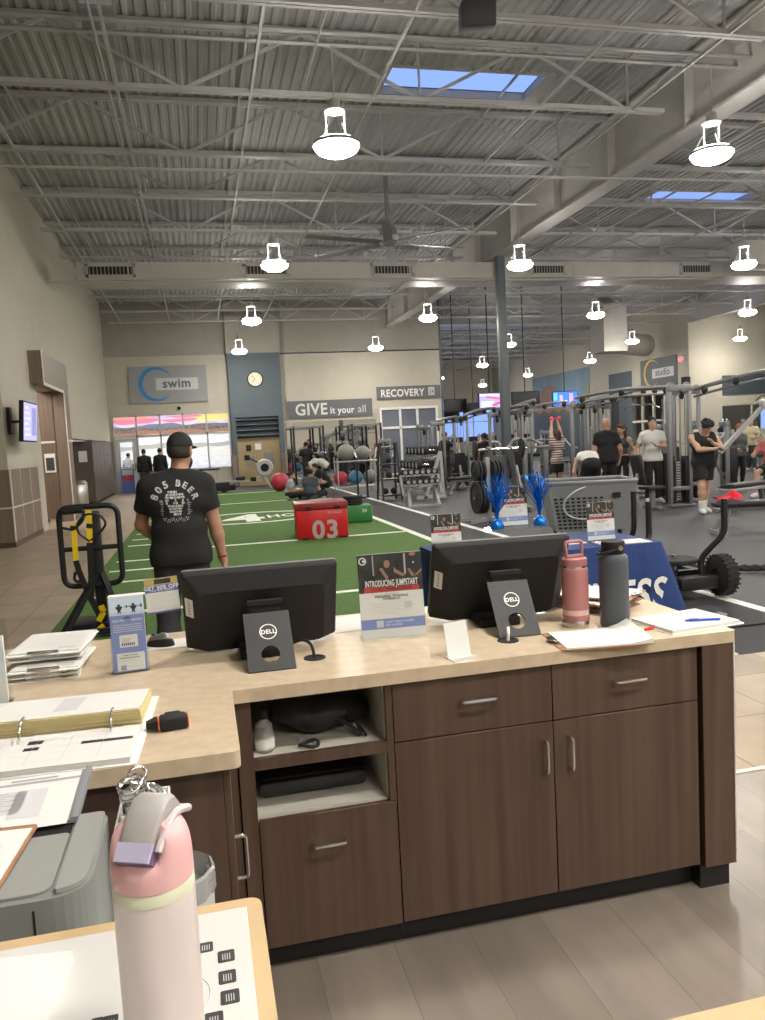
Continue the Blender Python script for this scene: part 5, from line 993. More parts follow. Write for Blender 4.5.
# plate tree with its weight plates
t=thing('plate_tree','black plate tree on splayed silver feet left of the column','plate rack',(5.25,13.9,0)); MB().bar((0,0,.05),(0,0,1.2),.08,.08).bar((-.45,-.3,.03),(.4,.3,.03),.06,.06).bar((-.45,.3,.03),(.4,-.3,.03),.06,.06).build('frame',SL,t)
for z in (.45,.95):
    MB().cyl((-.28,0,z),(.28,0,z),.024,10).build('peg',CH,t)
kpl=0
for z in (.45,.95):
    for x in (-.24,-.17,-.10,.10,.17,.24):
        rr=.30 if z<.6 else .19
        m=MB().lathe([(.03,-.024),(.06,-.024),(.08,-.014),(rr*.78,-.014),(rr*.82,-.026),(rr,-.022),(rr,.022),(rr*.82,.026),(rr*.78,.014),(.08,.014),(.06,.024),(.03,.024)],(5.25+x,13.9,z),32,axis=(1,0,0)); o=m.build('weight_plate',M['blackr'])
        side='outer left,middle left,inner left,inner right,middle right,outer right'.split(',')[[-.24,-.17,-.10,.10,.17,.24].index(x)]
        tag(o,('large' if z<.6 else 'small')+' black weight plate, '+side+' on the '+('lower' if z<.6 else 'upper')+' peg of the plate tree','weight plate','plates on the plate tree')
# another dark machine between tree and column
t=thing('leg_machine','dark plate-loaded leg machine behind the plate tree','leg machine',(6.2,15.6,0),R(-10)); MB().bar((-.5,-.6,.05),(-.5,.7,.05),.08,.08).bar((.5,-.6,.05),(.5,.7,.05),.08,.08).bar((-.5,.6,.05),(-.2,.2,1.35),.09,.09).bar((.5,.6,.05),(.25,.2,1.35),.09,.09).bar((-.5,.6,.08),(.5,.6,.08),.08,.08).build('frame',SV,t); MB().rbox(-.22,.22,-.5,-.05,.45,.55,.03).build('seat',VB,t); m=MB().rbox(-.2,.2,-.05,.05,0,.75,.03); m.xf(Matrix.Translation((0,.1,.5))@Matrix.Rotation(R(-30),4,'X')).build('back_pad',VB,t); MB().cyl((-.6,.2,1.3),(.6,.2,1.3),.03,10).build('axle',CH,t)
for s in (-1,1): MB().lathe([(.03,-.03),(.20,-.03),(.22,0),(.20,.03),(.03,.03)],(s*.5,.2,1.3),24,axis=(1,0,0)).build('counterweight',M['blackr'],t)
# turf items
def rotm(x,y,rz): return Matrix.Translation((x,y,0))@Matrix.Rotation(rz,4,'Z')
t=thing('plyo_box','red soft jump box with grey numerals 03 and a darker lid','plyo box',(1.98,13.5,.009),R(-4))
MB().rbox(-.44,.44,-.38,.38,.0,.50,.025).build('body',M['redv'],t); MB().rbox(-.452,.452,-.392,.392,.502,.62,.02).build('lid',M['redv2'],t)
m=MB().text('03',(.05,-.3815,.01),(1,0,0),(0,0,1),.43,bold=.03,align='CENTER',sx=1.0); m.build('numerals',M['greytext'],t); MB().text('03',(-.4415,.0,.03),(0,-1,0),(0,0,1),.43,bold=.03,align='CENTER').build('side_numerals',M['greytext'],t)
MB().text('24 HOUR',(.22,-.3815,.42),(1,0,0),(0,0,1),.055,bold=.02,align='CENTER').build('lettering',M['greytext'],t)
for x in (-.23,.26): MB().box(x-.05,x+.05,-.397,-.390,.50,.55).build('lid_tab',M['blackp'],t)
for x in (-.30,.35): MB().rbox(x-.06,x+.06,-.386,-.36,.0,.03,.006).build('foot',M['blackp'],t)
t=thing('plyo_box','green soft jump box behind the red one','plyo box',(2.98,15.65,.009),R(-6)); MB().rbox(-.36,.36,-.3,.3,0,.33,.03).build('body',M['greenv'],t); MB().text('24',(.2,-.3012,.2),(1,0,0),(0,0,1),.09,bold=.02,align='CENTER').build('lettering',M['signwhite'],t)
for k in range(4):
    m=MB().lathe([(.03,0),(.19,0),(.2,.008),(.2,.036),(.19,.044),(.03,.044)],(2.98,15.65,.345+.047*k),28); solo('weight_plate',m,M['blackr'],['bottom','second','third','topmost'][k]+' black disc of the stack on the green box','weight plate','discs stacked on the green box')
solo('foam_block',MB().rbox(2.06,2.56,15.1,15.6,.01,.52,.03),M['grey'],'grey foam block standing between the red and the green box','block')
# suspension trainer frame with straps
t=thing('push_sled','black push frame with rounded handle hung with straps','push sled',(-1.0,7.5,.005))
MB().tube(fillet([(-.0,-.10,.455),(.25,-.10,.455),(.25,-.10,1.165),(-.25,-.10,1.165),(-.25,-.10,.455),(-.0,-.10,.455)],.10,6),.026,10,closed=False).build('handle_frame',BK,t); MB().cyl((-.25,-.10,.79),(.25,-.10,.79),.022,10).build('crossbar',BK,t)
MB().rbox(.0,.09,-.10,-.02,.03,1.12,.01).build('mast',BK,t); b=MB()
for s in (-1,1): b.tube(fillet([(s*.30,-.55,.02),(s*.30,.60,.02),(s*.26,.75,.10)],.1),.026,8)
b.bar((-.3,-.2,.05),(.3,-.2,.05),.06,.05).bar((-.3,.3,.05),(.3,.3,.05),.06,.05).bar((-.27,-.45,.04),(.03,-.08,.55),.05,.05).bar((.28,-.45,.04),(.07,-.08,.55),.05,.05).rbox(-.25,.25,-.15,.25,.05,.11,.02); b.build('base',BK,t)
t=thing('suspension_straps','yellow and black suspension straps hanging on the push frame','straps',(-1.0,7.34,.0))
yb=-.0
def strapp(name,pts,w_,mm): 
    m=MB()
    for a,b_ in zip(pts[:-1],pts[1:]): m.bar(a,b_,w_,.008,up=(0,1,0))
    m.build(name,mm,t)
strapp('webbing',[(-.13,0,.70),(-.12,0,1.03)],.045,M['yellow']); strapp('webbing',[(.0,0,.85),(.015,0,1.14)],.048,M['yellow']); strapp('webbing',[(.02,-.02,.14),(.07,-.02,.22),(.05,-.02,.28)],.05,M['yellow']); strapp('webbing',[(-.04,-.02,.03),(.06,-.02,.10)],.04,M['yellow'])
strapp('black_webbing',[(-.13,0,.70),(-.11,0,.60),(-.05,0,.40),(.03,-.01,.20)],.05,BK); strapp('black_webbing',[(.0,0,.85),(-.01,0,.55),(-.03,-.01,.35),(.05,-.02,.15)],.055,BK); strapp('buckle',[(.005,-.006,.98),(.012,-.006,1.02)],.05,BK); strapp('buckle',[(-.13,-.006,.98),(-.126,-.006,1.01)],.05,BK)
MB().tube(fillet([(-.0,0,.86),(-.09,0,.94),(-.10,0,1.02),(-.02,0,1.11),(.10,0,1.10),(.16,0,1.01),(.09,0,.93),(.01,0,.87)],.05),.011,6).build('hand_loop',BK,t); MB().tube(fillet([(-.14,0,.60),(-.16,0,.53),(-.12,0,.50),(-.09,0,.54),(-.11,0,.61)],.03),.014,6).build('hand_loop',BK,t); MB().tube(fillet([(-.22,0,1.0),(-.13,0,.97),(-.04,0,1.05),(-.03,0,1.14)],.03),.012,6).build('hand_loop',BK,t); MB().cyl((-.20,0,1.145),(-.04,0,1.15),.034,10).build('grip',BK,t)
# rower, black step, stool at the turf's far end
t=thing('rowing_machine','silver and black rowing machine with round flywheel cage','rowing machine',(2.3,30.8,0)); MB().bar((-1.75,0,.36),(.0,0,.32),.09,.07).bar((.1,0,.55),(.35,0,.02),.06,.08).bar((.05,0,.55),(-.35,0,.30),.05,.06).bar((-1.65,0,.34),(-1.7,0,.02),.06,.06).bar((.35,-.3,.02),(.35,.3,.02),.05,.05).bar((-1.7,-.25,.02),(-1.7,.25,.02),.05,.05).build('rail',SL,t); MB().lathe([(.17,-.10),(.30,-.10),(.34,-.05),(.34,.05),(.30,.10),(.17,.10),(.15,.04),(.15,-.04),(.17,-.10)],(.15,0,.80),32,axis=(0,1,0)).build('flywheel_cage',SL,t); MB().lathe([(0,-.08),(.16,-.08),(.16,.08),(0,.08)],(.15,0,.80),24,axis=(0,1,0)).build('flywheel',M['blackp'],t); MB().rbox(-.98,-.62,-.16,.16,.38,.52,.05).build('seat',VB,t); MB().bar((.0,0,.95),(-.45,0,1.22),.05,.05).rbox(-.6,-.4,-.03,.03,1.12,1.32,.02).build('monitor_arm',M['blackp'],t); MB().rbox(-.42,-.2,-.2,.2,.30,.46,.04).build('footrests',M['blackp'],t)
t=thing('aerobic_step','long black step box at the far turf edge','step box',(.42,29.9,0)); MB().rbox(-.62,.62,-.3,.3,.08,.36,.03).build('platform',M['blackr'],t); MB().rbox(-.5,-.3,-.28,.28,0,.08,.01).rbox(.3,.5,-.28,.28,0,.08,.01).build('risers',M['blackp'],t)
t=thing('stool','black topped stool before the pool windows','stool',(.35,32.3,0)); MB().rbox(-.42,.42,-.25,.25,.78,.86,.03).build('seat',VB,t)
for s in (-1,1):
    for d in (-1,1): MB().cyl((s*.3,d*.16,.78),(s*.36,d*.2,0),.02,8).build('leg',SL,t)
solo('floor_platform',MB().rbox(-.2,1.3,31.0,31.7,.0,.2,.03),M['blackp'],'low dark platform between the step box and the pool windows','platform')
# the slotted grey bin
t=thing('storage_bin','large tapered grey bin with slotted side behind the blue table','bin',(5.72,11.0,0),R(-16))
def frus(z0,z1,a0,a1,mi=0,th=None):
    m=MB(); P=[(-.60,-.48),(.62,-.48),(.62,.45),(-.60,.45)]; f=lambda s,z:[(x*s,y*s,z) for x,y in P]
    m.add(f(a0,z0)+f(a1,z1),[(0,1,5,4),(1,2,6,5),(2,3,7,6),(3,0,4,7),(3,2,1,0)]); return m
frus(.12,.84,.84,1.06).build('tub',M['grey'],t)
r=MB(); P=[(-.64,-.515),(.66,-.515),(.66,.48),(-.64,.48)]; r.tube([(x,y,.845) for x,y in P],.028,8,closed=True).build('rim',M['grey'],t)
sl=MB()
for k in range(9):
    z=.17+.055*k; s=.84+.22*(z-.12)/.72
    for j in range(9):
        x=(-.56+.085*j)*s; sl.cbox((x+.03,-.48*s-.003,z),(.05,.012,.028))
sl.build('side_grille',M['blackp'],t)
MB().tube([(-.02-.40*math.cos(a),-.53,.50+.24*math.sin(a)+.10*(1-math.cos(a))*.5) for a in [-2.2+3.6*k/24 for k in range(25)]],.016,8).build('curved_tube',SL,t)
c=MB()
for x in (-.42,.44):
    for y in (-.32,.3): c.cyl((x-.02,y,.055),(x+.02,y,.055),.055,14)
c.build('casters',M['blackr'],t); MB().box(.30,.42,-.512,-.508,.60,.68).build('badge',M['blackp'],t)
# tank sled on its mat, battle rope
solo('rubber_mat',MB().rbox(3.6,4.54,5.3,7.4,.0045,.014,.004),M['blackrub'],'black speckled rubber mat below the wheeled sled','mat')
t=thing('push_sled','black wheeled push sled with two bent upright posts','push sled',(4.35,6.35,.014),R(0))
fr=MB().bar((-.33,-.10,.16),(-.33,.75,.16),.07,.08).bar((.28,-.10,.16),(.28,.75,.16),.07,.08).bar((-.33,.0,.17),(.28,.0,.17),.08,.07).bar((-.33,.6,.17),(.28,.6,.17),.08,.07).bar((-.33,.3,.17),(.28,.3,.17),.08,.07); fr.build('frame',BK,t)
for x in (-.24,.34):
    for y in (.0,.72):
        pass
for x,y in ((-.36,-.05),(.29,-.05),(-.02,.85)):
    w_=MB().lathe([(.06,-.07),(.13,-.075),(.175,-.06),(.19,-.03),(.19,.03),(.175,.06),(.13,.075),(.06,.07)],(x,y,.20),36,axis=(1,0,0))
    tr=w_.build('tire',M['blackr'],t); MB().lathe([(0,-.05),(.055,-.06),(.11,-.03),(.11,.03),(.055,.06),(0,.05)],(x,y,.20),24,axis=(1,0,0)).build('wheel_hub',M['darkgrey'],tr)
    kn=MB()
    for k in range(24):
        a=2*PI*k/24
        for s in (-1,1): kn.bar((x+s*.008,y+.187*math.cos(a),.20+.187*math.sin(a)),(x+s*.062,y+.183*math.cos(a+.09),.20+.183*math.sin(a+.09)),.022,.018)
    kn.build('tread_knobs',M['blackr'],tr)
MB().tube(fillet([(.17,.05,.10),(.17,.10,.34),(.35,-.02,.58),(.35,-.02,.90)],.08),.030,10).tube(fillet([(-.30,.25,.18),(-.30,.30,.35),(-.16,.42,.52),(-.16,.42,.88)],.08),.030,10).build('upright_post',BK,t)
MB().tube(fillet([(-.25,.75,.18),(-.30,.70,.35),(-.24,.55,.58),(-.24,.55,.98)],.08),.027,10).build('rear_post',BK,t)
MB().lathe([(0,.0),(.20,.0),(.21,.01),(.21,.035),(.2,.045),(.0,.045)],(-.02,.22,.30),28).build('weight_disc',M['blackr'],t); MB().cyl((-.02,.22,.17),(-.02,.22,.38),.03,12).build('weight_peg',CH,t); MB().rbox(-.2,.18,-.16,-.10,.10,.22,.01).build('front_plate',BK,t)
rp=[V((4.7,7.95,.036)),V((5.3,7.50,.036)),V((6.2,6.98,.036)),V((7.5,6.5,.036)),V((9,6.3,.036))]; pth=[]
for a,b_ in zip(rp[:-1],rp[1:]): pth+=[a.lerp(b_,k/10) for k in range(10)]
m=MB()
for q in range(3): m.tube([p+V((0,.020*math.cos(2.2*i+q*2.09),.020*math.sin(2.2*i+q*2.09))) for i,p in enumerate(pth)],.026,6)
solo('battle_rope',m,M['blackr'],'thick black braided rope lying on the rubber floor','rope')
solo('battle_rope',MB().tube([(5.3+.25*math.cos(a)*(1+.1*math.sin(3*a)),13.3+.15*math.sin(a),.025) for a in [2*PI*k/30 for k in range(26)]],.022,6),M['blackr'],'dark coil of rope on the floor left of the plate tree','rope')
# blue table
t=thing('display_table','folding table under a blue cloth lettered FITNESS','table',(2.54,5.7,0))
MB().rbox(1.72,3.36,5.30,6.10,.705,.738,.006).build('table_top',M['greylt'],t,True)
for x in (1.82,3.26):
    for y in (5.4,6.0): MB().cyl((x,y,0),(x,y,.705),.015,8).build('leg',M['silver'],t,True)
x0,x1,y0,y1=1.70,3.38,5.28,6.12; per=[]; N=140; Ltot=2*(x1-x0+y1-y0)
for k in range(N):
    s=Ltot*k/N
    if s<x1-x0: per.append((x0+s,y0,0,-1))
    elif s<x1-x0+y1-y0: per.append((x1,y0+s-(x1-x0),1,0))
    elif s<2*(x1-x0)+y1-y0: per.append((x1-(s-(x1-x0)-(y1-y0)),y1,0,1))
    else: per.append((x0,y1-(s-2*(x1-x0)-(y1-y0)),-1,0))
m=MB(); rows=[.742,.70,.55,.38,.2,.03]; vs=[]
for z in rows:
    d=(.742-z)
    for k,(x,y,nx,ny) in enumerate(per):
        cd=min(abs(x-x0)+abs(y-y0),abs(x-x1)+abs(y-y0),abs(x-x1)+abs(y-y1),abs(x-x0)+abs(y-y1)); cf=math.exp(-(cd/.12)**2)
        o=d*(.012*math.sin(k*.55)+.01*math.sin(k*1.3+1)+.02)+cf*d*.30
        if cd<.13: nx,ny=((x-(x0+x1)/2)/abs(x-(x0+x1)/2)*.75,(y-(y0+y1)/2)/abs(y-(y0+y1)/2)*.75)
        vs.append((x+nx*o,y+ny*o,z))
fs=[(j*N+k,j*N+(k+1)%N,(j+1)*N+(k+1)%N,(j+1)*N+k) for j in range(len(rows)-1) for k in range(N)]+[tuple(range(N))]
m.add(vs,fs,0,False); cl=m.build('tablecloth',M['tblue'],t,True); tag(cl)
def fsurf(x,z): return 5.275-(.742-z)*.045
MB().text('FITNESS',(3.37,5.225,.245),(1,0,0),(0,0,1),.34,bold=.02,align='RIGHT',sx=.82,shear=.12).build('lettering',M['signwhite'],t,True)
zt=.7425
p1=poster
def tsign(label,x,y,z,rz=0.): return sign_holder(label,(x,y,z),rz,.23,.30,R(-5))
tsign('training poster stand at the left end of the blue table',1.755,5.55,zt,R(-3)); tsign('training poster stand on the clear riser between blue streamers',2.34,5.66,.9055,R(-3)); tsign('training poster stand at the right of the blue table, before the bin',3.05,5.60,zt,R(-3))
t=thing('acrylic_riser','clear acrylic riser on the blue table','riser',(2.32,5.62,zt)); MB().box(-.29,.29,-.14,.14,.155,.162).box(-.29,-.283,-.14,.14,0,.155).box(.283,.29,-.14,.14,0,.155).build('riser_body',M['acryl'],t)
rs=random.Random(5)
for x,y,l in ((2.16,5.56,'blue foil streamer centrepiece left of the raised poster'),(2.52,5.58,'blue foil streamer centrepiece right of the raised poster')):
    t=thing('foil_centrepiece',l,'table decoration',(x,y,.9055)); MB().lathe([(0,.0),(.05,.0),(.055,.02),(.045,.05),(.02,.07),(.0,.08)],n=16).build('weight',M['bluefoil'],t)
    m=MB()
    for k in range(46):
        a=rs.uniform(0,6.28); l_=rs.uniform(.18,.36); sp=rs.uniform(.02,.13); pts=[V((math.cos(a)*sp*u**1.5+.008*math.sin(9*u+k),math.sin(a)*sp*u**1.5,.07+l_*u)) for u in [q/5 for q in range(6)]]
        for p_,q_ in zip(pts[:-1],pts[1:]): m.bar(p_,q_,.008,.0015,up=(math.cos(k),math.sin(k),.1))
    o=m.build('foil_strands',M['bluefoil'],t); 
paperpile('paper_sheets','white sheets fanned across the middle of the blue table','paper',(2.77,5.62,zt),R(0),.22,.20,.006,4); paperpile('paper_sheets','white sheets at the near right corner of the blue table','paper',(3.12,5.42,zt),R(-4),.40,.2,.004,5); paperpile('paper_sheets','white sheets near the left end of the blue table','paper',(2.00,5.46,zt),R(3),.36,.2,.03,2)
m=MB(); rs=random.Random(3)
for k in range(9): m.tube([(2.45+.06*rs.uniform(-1,1)+.02*math.cos(a),5.6+.03*rs.uniform(-1,1)+.016*math.sin(a),.9105) for a in [2*PI*i/10 for i in range(10)]],.004,6,closed=True)
# ================================================================== people
def surf_nets(F,o,h):
    nx,ny,nz=F.shape; S=F<0
    c=np.zeros((nx-1,ny-1,nz-1),int)
    for i in (0,1):
        for j in (0,1):
            for k in (0,1): c+=S[i:nx-1+i,j:ny-1+j,k:nz-1+k]
    A=(c>0)&(c<8); idx=-np.ones(A.shape,int); I=np.argwhere(A); idx[A]=np.arange(len(I))
    acc=np.zeros((len(I),3)); cnt=np.zeros(len(I))
    for a,b in [((0,0,0),(1,0,0)),((0,1,0),(1,1,0)),((0,0,1),(1,0,1)),((0,1,1),(1,1,1)),((0,0,0),(0,1,0)),((1,0,0),(1,1,0)),((0,0,1),(0,1,1)),((1,0,1),(1,1,1)),((0,0,0),(0,0,1)),((1,0,0),(1,0,1)),((0,1,0),(0,1,1)),((1,1,0),(1,1,1))]:
        a=np.array(a);b=np.array(b); fa=F[tuple((I+a).T)]; fb=F[tuple((I+b).T)]; m=(fa<0)!=(fb<0); t=fa[m]/(fa[m]-fb[m])
        acc[m]+=(a+(b-a)*t[:,None]); cnt[m]+=1
    P=(I+acc/cnt[:,None])*h+o; faces=[]
    for ax in range(3):
        sl0=[slice(1,-1)]*3; sl0[ax]=slice(0,-1); sl1=[slice(1,-1)]*3; sl1[ax]=slice(1,None)
        s0=S[tuple(sl0)]; s1=S[tuple(sl1)]; E=np.argwhere(s0!=s1)
        if not len(E): continue
        off=np.ones(3,int); off[ax]=0; E=E+off; fl=S[tuple(E.T)]
        u,v=[(1,2),(2,0),(0,1)][ax]; du=np.zeros(3,int);du[u]=1; dv=np.zeros(3,int);dv[v]=1
        q=np.stack([idx[tuple((E-du-dv).T)],idx[tuple((E-dv).T)],idx[tuple(E.T)],idx[tuple((E-du).T)]],1)
        q[~fl]=q[~fl][:,::-1]; faces.append(q)
    return P,np.concatenate(faces)
class SDF:
    def __init__(s): s.p=[]; s.cut=[]; s.subs=[]
    def cone(s,a,b,r1,r2,k=.03,off=0.,flat=False): s.p.append(('c',np.array(a,float),np.array(b,float),r1+off,r2+off,k,flat)); return s
    def ell(s,c,r,M=None,k=.02,off=0.): s.p.append(('e',np.array(c,float),np.array(r,float)+off,M,None,k)); return s
    def clip(s,p,n): s.cut.append((np.array(p,float),np.array(n,float)/np.linalg.norm(n))); return s
    def carve(s,c,r): s.subs.append((np.array(c,float),r)); return s
    def mesh(s,h=.012):
        lo=np.full(3,9e9);hi=-lo
        for q in s.p:
            if q[0]=='c': r=max(q[3],q[4]); a=np.minimum(q[1],q[2])-r; b=np.maximum(q[1],q[2])+r
            else: r=q[2].max(); a=q[1]-r; b=q[1]+r
            lo=np.minimum(lo,a);hi=np.maximum(hi,b)
        lo-=3*h+.02;hi+=3*h+.02; n=np.ceil((hi-lo)/h).astype(int)+1
        ax=[lo[i]+h*np.arange(n[i]) for i in range(3)]; F=np.full(n,1.0)
        for q in s.p:
            k=q[5]; r=(max(q[3],q[4]) if q[0]=='c' else q[2].max())+k+3*h
            a=(np.minimum(q[1],q[2]) if q[0]=='c' else q[1])-r; b=(np.maximum(q[1],q[2]) if q[0]=='c' else q[1])+r
            i0=np.maximum(0,np.floor((a-lo)/h).astype(int)); i1=np.minimum(n,np.ceil((b-lo)/h).astype(int)+1)
            sl=tuple(slice(i0[i],i1[i]) for i in range(3)); G=np.stack(np.meshgrid(*[ax[i][sl[i]] for i in range(3)],indexing='ij'),-1)
            if q[0]=='c':
                ba=q[2]-q[1]; L=max(ba@ba,1e-9); t=np.clip(((G-q[1])@ba)/L,0,1); d=np.linalg.norm(G-q[1]-t[...,None]*ba,axis=-1)-(q[3]+(q[4]-q[3])*t)
                if q[6]: d=np.maximum(d,((G-q[2])@ba)/math.sqrt(L))
            else:
                X=G-q[1]
                if q[3] is not None: X=X@q[3]
                e=X/q[2]; l=np.linalg.norm(e,axis=-1); g=np.linalg.norm(e/q[2],axis=-1)+1e-9; d=l*(l-1)/g
            f=F[sl]; hh=np.maximum(k-np.abs(f-d),0)/max(k,1e-6); F[sl]=np.minimum(f,d)-hh*hh*k*.25
        if s.cut or s.subs:
            G=np.stack(np.meshgrid(*ax,indexing='ij'),-1)
            for p,nn in s.cut: F=np.maximum(F,(G-p)@nn)
            for p,r in s.subs: F=np.maximum(F,r-np.linalg.norm(G-p,axis=-1))
        return surf_nets(F,lo,h)
def lerp(a,b,t): return np.array(a)+(np.array(b)-np.array(a))*t
def ik(a,c,l1,l2,pole):
    a=np.array(a,float);c=np.array(c,float);d=c-a;L=np.linalg.norm(d); L2=min(L,(l1+l2)*.999); u=d/max(L,1e-6); c=a+u*L2
    x=(l1*l1-l2*l2+L2*L2)/(2*L2); hgt=math.sqrt(max(0,l1*l1-x*x)); p=np.array(pole,float); p=p-u*(p@u); p=p/max(np.linalg.norm(p),1e-6)
    return a+u*x+p*hgt,c
def skinm(n,c): return mat(n,c,.5)
def person(label,loc,rz,pose=None,H=1.76,skin=(.36,.20,.13),shirt=((.02,.02,.022),'tee'),pants=((.02,.02,.022),'long'),shoes=(.5,.5,.5),hair=((.02,.015,.012),'short'),extra=None,group=None,bulk=1.,fem=False,h=.013,socks=None):
    """figure in its own frame: facing +y, right hand at +x"""
    s=H/1.75; J=dict(pel=(0,0,.95),wai=(0,0,1.10),che=(0,.0,1.30),nec=(0,-.015,1.46),hea=(0,.015,1.635),hr=(.085,0,.93),hl=(-.085,0,.93),kr=(.10,.015,.51),kl=(-.10,.015,.51),ar=(.105,-.03,.085),al=(-.105,-.03,.085),
        sr=(.185*(.92 if fem else 1),-.01,1.395),sl=(-.185*(.92 if fem else 1),-.01,1.395),wr=(.25,.03,.87),wl=(-.25,.03,.87),pr=(.3,-1,0),pl=(-.3,-1,0),look=(0,1,0),fr=(.25,1,0),fl=(-.25,1,0),kpr=(.1,1,0),kpl=(-.1,1,0),hdr=None,hdl=None)
    if pose: J.update(pose)
    J={k:(np.array(v,float) if v is not None else None) for k,v in J.items()}
    J['er'],J['wr']=ik(J['sr'],J['wr'],.29,.255,J['pr']); J['el'],J['wl']=ik(J['sl'],J['wl'],.29,.255,J['pl'])
    J['kr'],J['ar']=ik(J['hr'],J['ar'],.425,.43,J['kpr']); J['kl'],J['al']=ik(J['hl'],J['al'],.425,.43,J['kpl'])
    t=thing('person',label,'person',loc,rz,group)
    up=J['nec']-J['che']; up/=np.linalg.norm(up); side=J['sr']-J['sl']; side/=np.linalg.norm(side); hs=J['hr']-J['hl']; hs/=np.linalg.norm(hs)
    f=J['look']/np.linalg.norm(J['look']); hup=J['hea']-J['nec']; hup=hup-f*(hup@f); hup/=np.linalg.norm(hup); hx=np.cross(f,hup); HM=np.stack([hx,f,hup],1); hc=J['hea']
    hp=lambda x,y,z: hc+hx*x+f*y+hup*z
    b=bulk; W=.085 if fem else .10
    def torso(S,off=0.,neck=True,low=True):
        S.cone(J['che']-side*W*b,J['che']+side*W*b,.105*b,.105*b,.05,off).cone(J['sl']*.80+J['sr']*.20+up*.0,J['sr']*.80+J['sl']*.20,.068*b,.068*b,.05,off)
        S.cone(J['sl'],J['sr'],.052*b,.052*b,.05,off)
        for q in 'rl': S.cone(lerp(J['nec'],J['s'+q],.15)+up*.005,lerp(J['nec'],J['s'+q],.75),.045*b,.045*b,.05,off)
        ww=.05 if fem else .066
        S.cone(J['wai']-hs*ww*b,J['wai']+hs*ww*b,.098*b*(.9 if fem else 1),.098*b*(.9 if fem else 1),.06,off).cone(J['che'],J['wai'],.10*b,.10*b,.06,off)
        if low: S.cone(J['pel']-hs*.075*b,J['pel']+hs*.075*b,.105*b,.105*b,.06,off).cone(J['wai'],J['pel'],.10*b,.10*b,.06,off)
        return S
    def leg(S,q,off=0.,a=0.,e=1.,which='both'):
        hh,kk,aa=J['h'+q],J['k'+q],J['a'+q]
        S.cone(hh,kk,.088*b,.056*b,.04,off)
        if e>.5: S.cone(kk,lerp(kk,aa,.32),.055*b,.058*b,.03,off).cone(lerp(kk,aa,.32),aa,.058*b,.040,.03,off)
        return S
    def arm(S,q,off=0.):
        S.cone(J['s'+q],J['e'+q],.053*b,.041*b,.035,off).cone(J['e'+q],lerp(J['e'+q],J['w'+q],.3),.041*b,.042*b,.02,off).cone(lerp(J['e'+q],J['w'+q],.3),J['w'+q],.042*b,.027,.02,off); return S
    B=SDF(); torso(B); B.cone(J['nec']-up*.04,hc-hup*.06,.058*(.85 if fem else b),.055*(.85 if fem else b),.03)
    B.ell(hp(0,-.008,.02),(.077,.098,.105),HM,.02).ell(hp(0,.025,-.055),(.058,.068,.062),HM,.03).cone(hp(0,.088,.0),hp(0,.106,-.028),.010,.014,.012)
    for q in (-1,1): B.ell(hp(q*.078,-.005,-.01),(.010,.020,.030),HM,.006); B.cone(hp(q*.03,.082,-.065),hp(0,.088,-.066),.007,.008,.01)
    for q in 'rl': leg(B,q); arm(B,q)
    hand={}
    for q in 'rl':
        w=J['w'+q]; d=J['hd'+q] if J['hd'+q] is not None else (w-J['e'+q]); d=d/np.linalg.norm(d); sx=1 if q=='r' else -1
        nrm=np.cross(d,np.array([0,1,0])) if abs(d[1])<.8 else np.cross(d,np.array([0,0,1])); nrm/=np.linalg.norm(nrm); pl=np.cross(nrm,d); hand[q]=(w,d,nrm,pl)
        for o_ in (-.022,0,.022): B.cone(w+d*.015+pl*o_*.7,w+d*.085+pl*o_,.017,.014,.015)
        B.cone(w,w+d*.02,.026,.024,.02)
        a_=J['a'+q]; fd=J['f'+q]/np.linalg.norm(J['f'+q]); B.cone(a_-fd*.03-np.array([0,0,.035]),a_+fd*.13-np.array([0,0,.05]),.036,.028,.03)
    P,Q=B.mesh(h); m=MB(); m.add(P*s,Q.tolist(),0,True)
    for q in 'rl':   # five tapered, slightly curled fingers rooted inside the palm
        w,d,nrm,pl=hand[q]; sgn=1 if q=='r' else -1; inn=-nrm*(1 if (nrm@side)*sgn>0 else -1)
        for i,(o_,L) in enumerate(((-.030,.066),(-.010,.080),(.011,.074),(.030,.058))):
            p0=w+d*.075+pl*o_; pts=[p0,p0+d*L*.45+inn*.006,p0+d*L*.75+inn*.020,p0+d*L*.92+inn*.036]; m.tube([tuple(v*s) for v in pts],[.0095*s,.009*s,.008*s,.006*s],6)
        th=w+d*.03-pl*.03; m.tube([tuple(v*s) for v in (th,th+d*.025-pl*.022+inn*.008,th+d*.055-pl*.028+inn*.022)],[.012*s,.010*s,.007*s],6)
    for q in (-1,1):
        e=hp(q*.031,.084,.012); m.sph(tuple(e*s),.0125*s,1,8,6); m.sph(tuple((e+f*.009)*s),.0065*s,2,8,6); m.tube([tuple(hp(q*x,y,z)*s) for x,y,z in ((.013,.097,.035),(.031,.097,.040),(.050,.084,.034))],.0045*s,5,2)
    m.tube([tuple(hp(x,y,-.066)*s) for x,y in ((-.024,.080),(-.01,.090),(.01,.090),(.024,.080))],.0055*s,6,3)
    sk=mat('skin_%d%d%d'%tuple(int(c*999) for c in skin),skin,.5)
    m.build('body',[sk,mat('eye_white',(.7,.7,.68),.3),mat('eye_dark',(.015,.012,.01),.4),mat('lips_%d'%int(skin[0]*999),(skin[0]*.95,skin[1]*.6,skin[2]*.6),.5)],t)
    def cloth(S,name,c,hh=None,var=0.):
        P,Q=S.mesh(hh or h); mm=c if not isinstance(c,tuple) else mat('cloth_%d_%d_%d'%tuple(int(x*999) for x in c),c,.85); return MB().add(P*s,Q.tolist(),0,True).build(name,mm,t)
